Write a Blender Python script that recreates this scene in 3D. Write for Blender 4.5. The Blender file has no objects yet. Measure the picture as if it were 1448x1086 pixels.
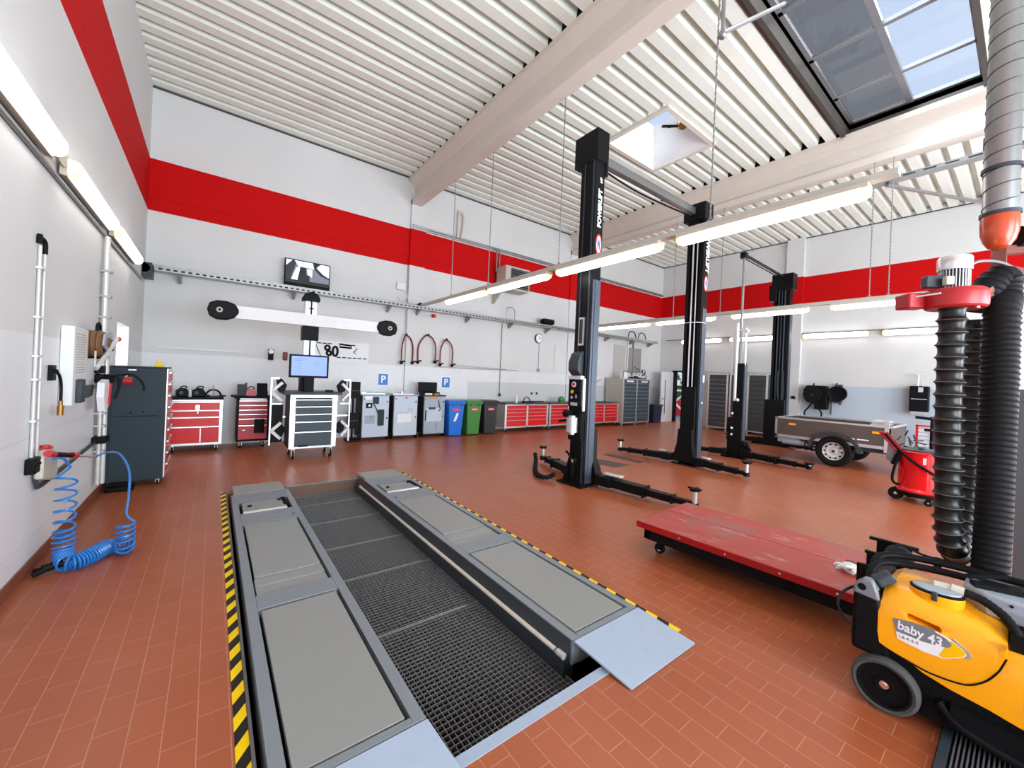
import bpy, math, random
from mathutils import Vector, Matrix
random.seed(7)
S = bpy.context.scene
COL = S.collection
PI = math.pi
V = Vector

# ------------------------------------------------------------------ materials
def new_mat(name):
    m = bpy.data.materials.new(name); m.use_nodes = True
    return m, m.node_tree, m.node_tree.nodes['Principled BSDF']

def mat(name, col, rough=.5, metal=0, var=.06, bump=0, scale=8, emit=0, spec=.5, coat=0, dirt=None, dirt_amt=.5):
    """procedural paint / metal / plastic: base colour with slight noise variation, optional dirt and bump"""
    m, nt, b = new_mat(name); N = nt.nodes; L = nt.links
    tc = N.new('ShaderNodeTexCoord'); no = N.new('ShaderNodeTexNoise')
    no.inputs['Scale'].default_value = scale; no.inputs['Detail'].default_value = 5
    L.new(tc.outputs['Object'], no.inputs['Vector'])
    mx = N.new('ShaderNodeMix'); mx.data_type = 'RGBA'
    c = V(col[:3])
    mx.inputs['A'].default_value = (*(c * (1 - var)), 1); mx.inputs['B'].default_value = (*[min(1, v * (1 + var)) for v in c], 1)
    L.new(no.outputs['Fac'], mx.inputs['Factor'])
    out = mx.outputs['Result']
    if dirt:
        n2 = N.new('ShaderNodeTexNoise'); n2.inputs['Scale'].default_value = scale * .6; n2.inputs['Detail'].default_value = 8
        n2.inputs['Roughness'].default_value = .7
        L.new(tc.outputs['Object'], n2.inputs['Vector'])
        rp = N.new('ShaderNodeValToRGB'); rp.color_ramp.elements[0].position = .52; rp.color_ramp.elements[1].position = .72
        rp.color_ramp.elements[1].color = (dirt_amt,) * 3 + (1,)
        L.new(n2.outputs['Fac'], rp.inputs['Fac'])
        m2 = N.new('ShaderNodeMix'); m2.data_type = 'RGBA'
        L.new(rp.outputs['Color'], m2.inputs['Factor']); L.new(out, m2.inputs['A']); m2.inputs['B'].default_value = (*dirt, 1)
        out = m2.outputs['Result']
    L.new(out, b.inputs['Base Color'])
    b.inputs['Roughness'].default_value = rough; b.inputs['Metallic'].default_value = metal
    b.inputs['Specular IOR Level'].default_value = spec; b.inputs['Coat Weight'].default_value = coat
    if emit:
        b.inputs['Emission Color'].default_value = (*c, 1); b.inputs['Emission Strength'].default_value = emit
    if bump:
        bp = N.new('ShaderNodeBump'); bp.inputs['Strength'].default_value = bump; bp.inputs['Distance'].default_value = .01
        L.new(no.outputs['Fac'], bp.inputs['Height']); L.new(bp.outputs['Normal'], b.inputs['Normal'])
    return m

def srgb(r, g, b):
    f = lambda c: (c / 255 / 12.92) if c <= 10 else ((c / 255 + .055) / 1.055) ** 2.4
    return (f(r), f(g), f(b))

M = {}
M['white'] = mat('white_enamel', srgb(226, 228, 230), .45)
M['plaster'] = mat('white_plaster', srgb(222, 219, 215), .85, bump=.05, scale=30, var=.02)
M['cream'] = mat('cream_steel', srgb(196, 186, 172), .55, var=.03)
M['beige'] = mat('beige_beam_paint', srgb(216, 208, 198), .6, var=.03, scale=3)
M['black'] = mat('black_plastic', (.006, .006, .007), .5, spec=.12)
M['rubber'] = mat('black_rubber', (.009, .009, .010), .6, bump=.1, scale=40, spec=.14)
M['liftblack'] = mat('black_powder_coat', (.006, .0065, .0075), .4, var=.1, spec=.14)
M['liftgrey'] = mat('dark_blue_grey_steel', srgb(74, 84, 98), .4, metal=.3)
M['anthracite'] = mat('anthracite_sheet', srgb(52, 60, 68), .45, var=.04, spec=.35)
M['cabdark'] = mat('slate_grey_sheet', srgb(44, 56, 63), .5, var=.05, scale=3, spec=.22)
M['drawergrey'] = mat('slate_drawer_front', srgb(66, 80, 88), .45, var=.04, spec=.3)
M['drawerdk'] = mat('graphite_drawer_front', srgb(62, 68, 72), .45, var=.05)
M['red'] = mat('red_drawer_paint', srgb(218, 22, 30), .35, var=.05)
M['redv'] = mat('crimson_trolley_paint', srgb(196, 40, 52), .35, var=.05)
M['redgloss'] = mat('glossy_red_drum', srgb(226, 16, 26), .2, var=.03, coat=.4)
M['blowred'] = mat('dull_red_cast', srgb(176, 30, 38), .35, var=.06)
M['orange'] = mat('orange_cast_elbow', srgb(196, 70, 30), .3, var=.08, coat=.3, dirt=(.25, .07, .03), dirt_amt=.3)
M['yellow'] = mat('scrubber_yellow', srgb(252, 168, 8), .36, var=.03, dirt=(.42, .2, .06), dirt_amt=.25, scale=7)
M['alu'] = mat('brushed_aluminium', (.78, .79, .8), .32, metal=.75, var=.03)
M['chrome'] = mat('chrome', (.8, .8, .82), .15, metal=1)
M['galv'] = mat('galvanised_duct', (.33, .34, .34), .38, metal=.85, var=.12, scale=14)
M['steelgrey'] = mat('grey_platform_paint', srgb(142, 143, 140), .42, var=.03, scale=25, bump=.02)
M['railgrey'] = mat('blue_grey_platform_frame', srgb(126, 132, 138), .4, var=.03)
M['flap'] = mat('pale_blue_grey_flap', srgb(160, 174, 194), .5, var=.04, scale=18, dirt=(.3, .34, .4), dirt_amt=.25)
M['flapdull'] = mat('dull_grey_flap', srgb(150, 148, 142), .5, var=.04)
M['darkvoid'] = mat('dark_steel_and_gap_shade', (.006, .006, .006), .8, spec=.1)
M['grate'] = mat('grating_steel', (.17, .17, .17), .5, metal=.4, var=.15)
M['pitwall'] = mat('pit_wall_brown', srgb(110, 84, 72), .7, var=.15)
M['machgrey'] = mat('pale_grey_machine_sheet', srgb(190, 204, 220), .45, var=.02)
M['machgrey2'] = mat('grey_machine_sheet', srgb(158, 172, 186), .45, var=.02)
M['bluebin'] = mat('blue_bin_plastic', srgb(22, 112, 214), .4, var=.03)
M['greenbin'] = mat('green_bin_plastic', srgb(66, 134, 62), .4, var=.03)
M['blackbin'] = mat('black_bin_plastic', srgb(36, 37, 40), .45, var=.05)
M['label_red'] = mat('red_label', srgb(232, 70, 90), .5)
M['signblue'] = mat('sign_blue', srgb(10, 110, 196), .4)
M['signwhite'] = mat('sign_white', srgb(240, 242, 245), .4)
M['hoseblue'] = mat('blue_hose', srgb(34, 120, 200), .3, coat=.3)
M['hosered'] = mat('dark_red_hose', srgb(120, 20, 24), .4)
M['worktop'] = mat('dark_worktop', srgb(64, 54, 48), .5, var=.1)
M['brown'] = mat('brown_trailer_panel', srgb(88, 74, 68), .5, var=.05)
M['amber'] = mat('amber_reflector', srgb(255, 170, 0), .3)
M['wheelwhite'] = mat('pale_steel_rim', srgb(205, 205, 205), .4, var=.05)
M['mudguard'] = mat('grey_black_mudguard', srgb(52, 58, 64), .5)
M['scrgrey'] = mat('light_grey_moulding', srgb(158, 166, 178), .4, var=.03)
M['scrgrey2'] = mat('mid_grey_moulding', srgb(120, 126, 134), .4, var=.04)
M['tyre'] = mat('grey_scuffed_tyre', srgb(70, 72, 72), .8, var=.25, scale=60, bump=.2)
M['clearbowl'] = mat('cloudy_plastic', srgb(205, 205, 190), .2, var=.1)
M['brass'] = mat('worn_brass', srgb(150, 110, 60), .4, metal=.7)
M['cord'] = mat('brown_cord', srgb(120, 84, 50), .7, var=.3, scale=40)
M['glove'] = mat('white_leather', srgb(232, 230, 228), .8, bump=.3, scale=30, dirt=(.45, .3, .16), dirt_amt=.4)
M['mastgrey'] = mat('white_aluminium_profile', srgb(226, 228, 230), .35, metal=.15)
M['bluescreen'] = mat('monitor_blue', srgb(118, 146, 255), .4, emit=.75, var=.03)
M['screenmark'] = mat('monitor_mark', srgb(86, 108, 220), .4, emit=.55)
M['screendark'] = mat('screen_dark', srgb(14, 16, 20), .3)
M['screenmid'] = mat('screen_mid', srgb(110, 116, 132), .3, emit=.5)
M['screenlight'] = mat('screen_light', srgb(222, 230, 244), .3, emit=.85)
M['yellowpaint'] = mat('yellow_paint', srgb(238, 200, 20), .5)
M['cabgrey'] = mat('side_grey_sheet', srgb(186, 182, 174), .5, var=.02)
M['darkcab'] = mat('dark_grey_locker', srgb(78, 80, 84), .5, var=.03)
M['navy'] = mat('navy_plastic', srgb(20, 30, 66), .5)
M['panelgrey'] = mat('panel_grey', srgb(190, 188, 184), .5)
M['panelgrey2'] = mat('panel_dark_grey', srgb(150, 148, 146), .5)
M['pipewhite'] = mat('pale_plastic_pipe', srgb(205, 205, 203), .4, metal=.2)
M['pave'] = mat('pale_paving', srgb(205, 205, 205), .8)
M['curb_gap_dark'] = mat('dark_curb_and_gap_shade', srgb(66, 62, 58), .55, var=.1)
M['alu2'] = mat('grey_glazing_bar', srgb(128, 130, 134), .4, metal=.3)
M['tileskirt'] = mat('skirting_tile', srgb(128, 72, 54), .4)
M['leaf'] = mat('hedge_leaves', srgb(58, 112, 40), .7, var=.5, scale=9)
M['fencewhite'] = mat('white_fence', srgb(235, 235, 235), .5)

def emission(name, col, strength):
    m, nt, b = new_mat(name)
    b.inputs['Base Color'].default_value = (*col, 1)
    b.inputs['Emission Color'].default_value = (*col, 1); b.inputs['Emission Strength'].default_value = strength
    b.inputs['Roughness'].default_value = .3
    return m
TUBE_STRENGTH = 8
M['tube'] = emission('lit_diffuser', (1, .965, .91), TUBE_STRENGTH)
M['tube_end'] = emission('dim_diffuser_end', (1, .72, .34), 1.6)

def glass(name, tint, gloss=.12):
    m = bpy.data.materials.new(name); m.use_nodes = True; nt = m.node_tree; N = nt.nodes; L = nt.links
    N.remove(N['Principled BSDF']); out = N['Material Output']
    t = N.new('ShaderNodeBsdfTransparent'); t.inputs['Color'].default_value = (*tint, 1)
    g = N.new('ShaderNodeBsdfGlossy'); g.inputs['Roughness'].default_value = .03
    mx = N.new('ShaderNodeMixShader'); fr = N.new('ShaderNodeLayerWeight'); fr.inputs['Blend'].default_value = .12
    ad = N.new('ShaderNodeMath'); ad.operation = 'ADD'; ad.inputs[1].default_value = gloss; ad.use_clamp = True
    pw = N.new('ShaderNodeMath'); pw.operation = 'POWER'; pw.inputs[1].default_value = 4; L.new(fr.outputs['Facing'], pw.inputs[0]); L.new(pw.outputs[0], ad.inputs[0]); L.new(ad.outputs[0], mx.inputs[0])
    L.new(t.outputs[0], mx.inputs[1]); L.new(g.outputs[0], mx.inputs[2]); L.new(mx.outputs[0], out.inputs['Surface'])
    return m
M['pane_clear'] = glass('clear_roof_pane', (.97, .985, 1), .02)
M['pane_grey'] = glass('grey_roof_pane', (.54, .52, .50), .06)  # one row of panes set darker grey than the other
M['lens'] = glass('clear_plastic_tube', (.95, .93, .9), .05)

def tex_obj(N):
    return N.new('ShaderNodeTexCoord').outputs['Object']

def floor_mat():
    m, nt, b = new_mat('terracotta_floor_tiles'); N = nt.nodes; L = nt.links
    co = tex_obj(N); sp = N.new('ShaderNodeSeparateXYZ'); L.new(co, sp.inputs[0])
    cb = N.new('ShaderNodeCombineXYZ'); L.new(sp.outputs['Y'], cb.inputs['X']); L.new(sp.outputs['X'], cb.inputs['Y'])
    br = N.new('ShaderNodeTexBrick'); L.new(cb.outputs[0], br.inputs['Vector'])
    br.inputs['Scale'].default_value = 1; br.inputs['Brick Width'].default_value = .25; br.inputs['Row Height'].default_value = .125
    br.inputs['Mortar Size'].default_value = .0022; br.inputs['Mortar Smooth'].default_value = .2; br.inputs['Bias'].default_value = -.3
    br.inputs['Color1'].default_value = (*srgb(168, 88, 52), 1); br.inputs['Color2'].default_value = (*srgb(161, 83, 48), 1)
    br.inputs['Mortar'].default_value = (*srgb(188, 130, 104), 1)
    no = N.new('ShaderNodeTexNoise'); no.inputs['Scale'].default_value = .8; no.inputs['Detail'].default_value = 6; L.new(co, no.inputs['Vector'])
    mx = N.new('ShaderNodeMix'); mx.data_type = 'RGBA'; mx.blend_type = 'MULTIPLY'; mx.inputs['Factor'].default_value = .35
    rp = N.new('ShaderNodeValToRGB'); rp.color_ramp.elements[0].color = (.72, .7, .68, 1); rp.color_ramp.elements[1].color = (1, 1, 1, 1)
    rp.color_ramp.elements[0].position = .3; rp.color_ramp.elements[1].position = .65
    L.new(no.outputs['Fac'], rp.inputs['Fac']); L.new(br.outputs['Color'], mx.inputs['A']); L.new(rp.outputs['Color'], mx.inputs['B'])
    L.new(mx.outputs['Result'], b.inputs['Base Color'])
    n2 = N.new('ShaderNodeTexNoise'); n2.inputs['Scale'].default_value = 3; n2.inputs['Detail'].default_value = 4; L.new(co, n2.inputs['Vector'])
    mr = N.new('ShaderNodeMapRange'); mr.inputs['To Min'].default_value = .27; mr.inputs['To Max'].default_value = .42
    L.new(n2.outputs['Fac'], mr.inputs['Value']); L.new(mr.outputs[0], b.inputs['Roughness'])
    bp = N.new('ShaderNodeBump'); bp.inputs['Strength'].default_value = .25; bp.inputs['Distance'].default_value = .004; bp.invert = True
    L.new(br.outputs['Fac'], bp.inputs['Height']); L.new(bp.outputs['Normal'], b.inputs['Normal'])
    return m
M['floor'] = floor_mat()

def wall_mat(name, axis, tile, grey=None, z0=4.63, z1=5.63, tile_h=.2, tile_w=.2, line=(.70, .71, .72)):
    """white wall with a painted red band between z0 and z1, tiles below `tile`, and grey paint where grey=(axis_min, axis_max, z)"""
    m, nt, b = new_mat(name); N = nt.nodes; L = nt.links
    co = tex_obj(N); sp = N.new('ShaderNodeSeparateXYZ'); L.new(co, sp.inputs[0]); z = sp.outputs['Z']
    def cmp(sock, op, val):
        n = N.new('ShaderNodeMath'); n.operation = op; L.new(sock, n.inputs[0]); n.inputs[1].default_value = val; return n.outputs[0]
    def mul(a, c):
        n = N.new('ShaderNodeMath'); n.operation = 'MULTIPLY'; L.new(a, n.inputs[0]); L.new(c, n.inputs[1]); return n.outputs[0]
    def mix(f, a, c):
        n = N.new('ShaderNodeMix'); n.data_type = 'RGBA'; L.new(f, n.inputs['Factor'])
        for s, k in ((a, 'A'), (c, 'B')):
            if isinstance(s, tuple): n.inputs[k].default_value = (*s, 1)
            else: L.new(s, n.inputs[k])
        return n.outputs['Result']
    no = N.new('ShaderNodeTexNoise'); no.inputs['Scale'].default_value = 1.3; no.inputs['Detail'].default_value = 5; L.new(co, no.inputs['Vector'])
    base = mix(no.outputs['Fac'], srgb(212, 214, 214), srgb(222, 223, 223))
    # tiles
    cb = N.new('ShaderNodeCombineXYZ'); L.new(sp.outputs[axis], cb.inputs['X']); L.new(z, cb.inputs['Y'])
    mp = N.new('ShaderNodeMapping'); mp.inputs['Location'].default_value = (0.05, -tile + 10 * tile_h, 0); L.new(cb.outputs[0], mp.inputs['Vector'])
    br = N.new('ShaderNodeTexBrick'); br.offset = 0 if tile_w == tile_h else .5; L.new(mp.outputs[0], br.inputs['Vector'])
    br.inputs['Scale'].default_value = 1; br.inputs['Brick Width'].default_value = tile_w; br.inputs['Row Height'].default_value = tile_h
    br.inputs['Mortar Size'].default_value = .0025; br.inputs['Mortar Smooth'].default_value = .3
    br.inputs['Color1'].default_value = (*srgb(226, 229, 232), 1); br.inputs['Color2'].default_value = (*srgb(229, 231, 234), 1)
    br.inputs['Mortar'].default_value = (*line, 1)
    tz = cmp(z, 'LESS_THAN', tile)
    c = mix(tz, base, br.outputs['Color'])
    rough = N.new('ShaderNodeMapRange'); L.new(tz, rough.inputs['Value']); rough.inputs['To Min'].default_value = .8; rough.inputs['To Max'].default_value = .35
    L.new(rough.outputs[0], b.inputs['Roughness'])
    if grey:
        f = mul(mul(cmp(sp.outputs[axis], 'GREATER_THAN', grey[0]), cmp(sp.outputs[axis], 'LESS_THAN', grey[1])), cmp(z, 'LESS_THAN', grey[2]))
        c = mix(f, c, srgb(*grey[3]))
    seam = mul(cmp(z, 'GREATER_THAN', z0 + .245), cmp(z, 'LESS_THAN', z0 + .255))
    redc = mix(seam, srgb(196, 0, 3), srgb(150, 2, 4))
    f = mul(cmp(z, 'GREATER_THAN', z0), cmp(z, 'LESS_THAN', z1))
    c = mix(f, c, redc)
    L.new(c, b.inputs['Base Color']); b.inputs['Specular IOR Level'].default_value = .22
    bp = N.new('ShaderNodeBump'); bp.inputs['Strength'].default_value = .06; bp.inputs['Distance'].default_value = .01
    n3 = N.new('ShaderNodeTexNoise'); n3.inputs['Scale'].default_value = 25; L.new(co, n3.inputs['Vector'])
    L.new(n3.outputs['Fac'], bp.inputs['Height']); L.new(bp.outputs['Normal'], b.inputs['Normal'])
    return m
M['wall_left'] = wall_mat('left_wall_paint', 'Y', 1.87, z0=4.63, z1=5.63, tile_h=.8, tile_w=1.6, line=(.6, .6, .61))
M['wall_back'] = wall_mat('back_wall_paint', 'X', 1.87, grey=(6.2, 40, 1.5, (206, 208, 210)), z0=4.62, z1=5.62)
M['wall_right'] = wall_mat('right_wall_paint', 'Y', .01, grey=(-30, 4.86, 1.85, (188, 202, 215)), z0=4.68, z1=5.63)

def stripe_mat(name, period, slope):
    m, nt, b = new_mat(name); N = nt.nodes; L = nt.links
    sp = N.new('ShaderNodeSeparateXYZ'); L.new(tex_obj(N), sp.inputs[0])
    a = N.new('ShaderNodeMath'); a.operation = 'MULTIPLY_ADD'; L.new(sp.outputs['X'], a.inputs[0]); a.inputs[1].default_value = slope; L.new(sp.outputs['Y'], a.inputs[2])
    d = N.new('ShaderNodeMath'); d.operation = 'DIVIDE'; L.new(a.outputs[0], d.inputs[0]); d.inputs[1].default_value = period
    fr = N.new('ShaderNodeMath'); fr.operation = 'FRACT'; L.new(d.outputs[0], fr.inputs[0])
    gt = N.new('ShaderNodeMath'); gt.operation = 'GREATER_THAN'; L.new(fr.outputs[0], gt.inputs[0]); gt.inputs[1].default_value = .5
    mx = N.new('ShaderNodeMix'); mx.data_type = 'RGBA'; L.new(gt.outputs[0], mx.inputs['Factor'])
    mx.inputs['A'].default_value = (.02, .018, .016, 1); mx.inputs['B'].default_value = (*srgb(250, 208, 10), 1)
    L.new(mx.outputs['Result'], b.inputs['Base Color']); b.inputs['Roughness'].default_value = .45; b.inputs['Specular IOR Level'].default_value = .15
    return m
M['tape_l'] = stripe_mat('hazard_stripes_left', .182, -1.4)
M['tape_r'] = stripe_mat('hazard_stripes_right', .185, -.5)

def deck_mat():
    m = mat('worn_red_deck', srgb(172, 62, 53), .5, var=.16, scale=3, dirt=(.22, .15, .13), dirt_amt=.85)
    nt = m.node_tree; N = nt.nodes; L = nt.links; b = N['Principled BSDF']
    old = b.inputs['Base Color'].links[0].from_socket
    tc = N.new('ShaderNodeTexCoord'); mp = N.new('ShaderNodeMapping'); mp.inputs['Scale'].default_value = (4, 1.4, 1); L.new(tc.outputs['Object'], mp.inputs[0])
    n = N.new('ShaderNodeTexNoise'); n.inputs['Scale'].default_value = 2.2; n.inputs['Detail'].default_value = 9; n.inputs['Roughness'].default_value = .75
    L.new(mp.outputs[0], n.inputs['Vector'])
    rp = N.new('ShaderNodeValToRGB'); rp.color_ramp.elements[0].position = .57; rp.color_ramp.elements[1].position = .68; rp.color_ramp.elements[1].color = (.7, .7, .7, 1)
    L.new(n.outputs['Fac'], rp.inputs['Fac'])
    mx = N.new('ShaderNodeMix'); mx.data_type = 'RGBA'; L.new(rp.outputs['Color'], mx.inputs['Factor']); L.new(old, mx.inputs['A']); mx.inputs['B'].default_value = (.5, .42, .4, 1)
    L.new(mx.outputs['Result'], b.inputs['Base Color'])
    return m
M['deck'] = deck_mat()
M['deckedge'] = mat('red_deck_edge', srgb(160, 0, 6), .5, var=.05)

# ------------------------------------------------------------------ mesh builder
class MB:
    def __init__(s): s.v = []; s.f = []; s.mi = []; s.mats = []; s.cur = 0; s.sm = []; s.smooth = False
    def use(s, mname):
        if mname not in s.mats: s.mats.append(mname)
        s.cur = s.mats.index(mname); return s
    def add(s, verts, faces, smooth=False):
        n = len(s.v); s.v += [tuple(v) for v in verts]
        for f in faces:
            s.f.append([i + n for i in f]); s.mi.append(s.cur); s.sm.append(smooth)
        return s
    def box(s, x0, x1, y0, y1, z0, z1):
        p = [(x, y, z) for z in (z0, z1) for y in (y0, y1) for x in (x0, x1)]
        return s.hexa(p)
    def hexa(s, p):
        return s.add(p, [(0, 2, 3, 1), (4, 5, 7, 6), (0, 1, 5, 4), (2, 6, 7, 3), (0, 4, 6, 2), (1, 3, 7, 5)])
    def bar(s, a, b, w, h, up=(0, 0, 1)):
        a, b = V(a), V(b); d = (b - a).normalized(); u = V(up)
        r = d.cross(u)
        if r.length < 1e-4: r = d.cross(V((1, 0, 0)))
        r.normalize(); u = r.cross(d).normalized()
        p = [q + r * (i * w / 2) + u * (j * h / 2) for j in (-1, 1) for q in (a, b) for i in (-1, 1)]
        return s.hexa(p)
    def ring(s, c, u, w, r, n): return [V(c) + V(u) * (r * math.cos(2 * PI * i / n)) + V(w) * (r * math.sin(2 * PI * i / n)) for i in range(n)]
    def cyl(s, a, b, r, r2=None, n=16, caps=True):
        a, b = V(a), V(b); r2 = r if r2 is None else r2
        d = (b - a).normalized(); u = d.orthogonal().normalized(); w = d.cross(u)
        s.add(s.ring(a, u, w, r, n) + s.ring(b, u, w, r2, n), [(i, (i + 1) % n, n + (i + 1) % n, n + i) for i in range(n)], True)
        if caps:
            s.add(s.ring(a, u, w, r, n), [tuple(reversed(range(n)))]); s.add(s.ring(b, u, w, r2, n), [tuple(range(n))])
        return s
    def tube(s, pts, r, n=8, caps=True, closed=False):
        pts = [V(p) for p in pts]; k = len(pts); rr = r if isinstance(r, (list, tuple)) else [r] * k
        vs = []; u = None
        for i, p in enumerate(pts):
            if closed: d = (pts[(i + 1) % k] - pts[i - 1])
            else: d = pts[min(i + 1, k - 1)] - pts[max(i - 1, 0)]
            d = d.normalized() if d.length > 1e-9 else V((0, 0, 1))
            if u is None: u = d.orthogonal().normalized()
            u = (u - d * u.dot(d)); u = u.normalized() if u.length > 1e-6 else d.orthogonal().normalized()
            vs += s.ring(p, u, d.cross(u), rr[i], n)
        fs = []
        for i in range(k if closed else k - 1):
            j = (i + 1) % k
            fs += [(i * n + q, i * n + (q + 1) % n, j * n + (q + 1) % n, j * n + q) for q in range(n)]
        s.add(vs, fs, True)
        if caps and not closed:
            s.add(vs[:n], [tuple(reversed(range(n)))]); s.add(vs[-n:], [tuple(range(n))])
        return s
    def lathe(s, prof, c=(0, 0, 0), axis=(0, 0, 1), n=24):
        d = V(axis).normalized(); u = d.orthogonal().normalized(); w = d.cross(u); vs = []
        for r, h in prof: vs += s.ring(V(c) + d * h, u, w, max(r, 1e-4), n)
        k = len(prof)
        return s.add(vs, [(i * n + q, i * n + (q + 1) % n, (i + 1) * n + (q + 1) % n, (i + 1) * n + q) for i in range(k - 1) for q in range(n)], True)
    def prism(s, poly, plane, a, b, poly2=None):
        def P3(q, t):
            return {'xz': (q[0], t, q[1]), 'yz': (t, q[0], q[1]), 'xy': (q[0], q[1], t)}[plane]
        poly2 = poly2 or poly; n = len(poly)
        vs = [P3(q, a) for q in poly] + [P3(q, b) for q in poly2]
        return s.add(vs, [tuple(range(n)), tuple(reversed(range(n, 2 * n)))] + [(i, n + i, n + (i + 1) % n, (i + 1) % n) for i in range(n)])
    def loft(s, rings, caps=True, smooth=True):
        n = len(rings[0]); vs = [p for r in rings for p in r]
        s.add(vs, [(i * n + q, i * n + (q + 1) % n, (i + 1) * n + (q + 1) % n, (i + 1) * n + q) for i in range(len(rings) - 1) for q in range(n)], smooth)
        if caps: s.add(rings[0], [tuple(reversed(range(n)))]); s.add(rings[-1], [tuple(range(n))])
        return s
    def sphere(s, c, r, n=12, m=8, sx=1, sy=1, sz=1):
        rings = []
        for j in range(m + 1):
            t = PI * j / m
            rings.append([(c[0] + sx * r * math.sin(t) * math.cos(2 * PI * i / n), c[1] + sy * r * math.sin(t) * math.sin(2 * PI * i / n), c[2] - sz * r * math.cos(t)) for i in range(n)])
        return s.loft(rings, caps=False)
    def torus(s, c, R, r, axis=(0, 0, 1), n=24, k=8, a0=0, a1=2 * PI, sx=1, sy=1):
        d = V(axis).normalized(); u = d.orthogonal().normalized(); w = d.cross(u); full = abs(a1 - a0 - 2 * PI) < 1e-6
        pts = [V(c) + u * (R * sx * math.cos(a0 + (a1 - a0) * i / n)) + w * (R * sy * math.sin(a0 + (a1 - a0) * i / n)) for i in range(n if full else n + 1)]
        return s.tube(pts, r, k, closed=full)
    def islands(s):
        key = {}; par = list(range(len(s.v)))
        def find(i):
            while par[i] != i: par[i] = par[par[i]]; i = par[i]
            return i
        for i, p in enumerate(s.v):
            k = tuple(round(c, 4) for c in p)
            if k in key: par[find(i)] = find(key[k])
            else: key[k] = i
        for f in s.f:
            for i in f[1:]: par[find(i)] = find(f[0])
        comp = {}
        for k, f in enumerate(s.f): comp.setdefault(find(f[0]), []).append(k)
        boxes = []
        for fs in comp.values():
            vs = [s.v[i] for k in fs for i in s.f[k]]
            boxes.append([fs, [min(p[a] for p in vs) - .001 for a in range(3)], [max(p[a] for p in vs) + .001 for a in range(3)]])
        done = False
        while not done:
            done = True
            for i in range(len(boxes)):
                for j in range(i + 1, len(boxes)):
                    A, B = boxes[i], boxes[j]
                    if all(A[1][a] <= B[2][a] and B[1][a] <= A[2][a] for a in range(3)):
                        boxes[i] = [A[0] + B[0], [min(A[1][a], B[1][a]) for a in range(3)], [max(A[2][a], B[2][a]) for a in range(3)]]; del boxes[j]; done = False; break
                if not done: break
        out = []
        for fs, _, _ in boxes:
            m = MB(); m.mats = list(s.mats)
            for k in fs:
                n = len(m.v); m.v += [s.v[i] for i in s.f[k]]; m.f.append(list(range(n, n + len(s.f[k])))); m.mi.append(s.mi[k]); m.sm.append(s.sm[k])
            out.append(m)
        return out
    def each(s, name, mname=None, parent=None, **kw):
        """one object per separate piece"""
        return [m.obj(name, mname, parent, **kw) for m in s.islands()][0]
    def obj(s, name, mname=None, parent=None, label=None, off=None, bevel=0, seg=2, loc=None):
        import bmesh
        if off is not None:
            o = V(off); s.v = [(x - o.x, y - o.y, z - o.z) for x, y, z in s.v]
        me = bpy.data.meshes.new(name)
        me.from_pydata(s.v, [], s.f)
        for nm in (s.mats or [mname]): me.materials.append(M[nm])
        me.polygons.foreach_set('material_index', s.mi if s.mats else [0] * len(s.f))
        bm = bmesh.new(); bm.from_mesh(me); bmesh.ops.remove_doubles(bm, verts=bm.verts, dist=1e-5); bmesh.ops.recalc_face_normals(bm, faces=bm.faces); bm.to_mesh(me); bm.free()
        me.polygons.foreach_set('use_smooth', [True] * len(me.polygons)); me.set_sharp_from_angle(angle=math.radians(34))
        me.update()
        o = bpy.data.objects.new(name, me); COL.objects.link(o)
        if parent: o.parent = parent
        if loc is not None: o.location = loc
        if label: o['label'] = label
        if bevel:
            md = o.modifiers.new('bevel', 'BEVEL'); md.width = bevel; md.segments = seg; md.limit_method = 'ANGLE'; md.angle_limit = math.radians(40); md.harden_normals = False
        return o

def thing(name, label, cat, loc=(0, 0, 0), rotz=0, group=None):
    o = bpy.data.objects.new(name, None); COL.objects.link(o); o.location = loc; o.rotation_euler = (0, 0, rotz); o.empty_display_size = .1
    o['label'] = label; o['category'] = cat
    if group: o['group'] = group
    return o
def solo(mb, name, mname, label, cat, loc=(0, 0, 0), group=None, bevel=0, kind=None):
    """one-mesh thing built in world coordinates with its origin at loc"""
    o = mb.obj(name, mname, off=loc, loc=loc, bevel=bevel); o['label'] = label; o['category'] = cat
    if group: o['group'] = group
    if kind: o['kind'] = kind
    return o
def struct(mb, name, mname, label=None, bevel=0, parent=None):
    o = mb.obj(name, mname, bevel=bevel, parent=parent); o['kind'] = 'structure'
    if label: o['label'] = label
    return o
def dup(root, loc, label, rotz=None, group=None):
    r = root.copy(); COL.objects.link(r); r.location = loc; r['label'] = label
    if rotz is not None: r.rotation_euler = (0, 0, rotz)
    if group: r['group'] = group
    for ch in list(root.children):
        c = ch.copy(); COL.objects.link(c); c.parent = r
        for g in list(ch.children):
            d = g.copy(); COL.objects.link(d); d.parent = c
    return r
def text(s, size, origin, right, up, mname, name, parent=None, off=None, thick=.002, align='CENTER', font_x=1.0, bold=0):
    cu = bpy.data.curves.new(name, 'FONT'); cu.body = s; cu.size = size; cu.align_x = align; cu.align_y = 'CENTER'; cu.extrude = thick; cu.offset = bold
    t = bpy.data.objects.new(name, cu); COL.objects.link(t)
    dg = bpy.context.evaluated_depsgraph_get(); me = bpy.data.meshes.new_from_object(t.evaluated_get(dg))
    bpy.data.objects.remove(t)
    r, u = V(right).normalized(), V(up).normalized(); n = r.cross(u); o = V(origin) - V(off or (0, 0, 0))
    for v in me.vertices: v.co = o + r * (v.co.x * font_x) + u * v.co.y + n * v.co.z
    me.materials.clear(); me.materials.append(M[mname])
    ob = bpy.data.objects.new(name, me); COL.objects.link(ob)
    if parent: ob.parent = parent
    return ob
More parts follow.
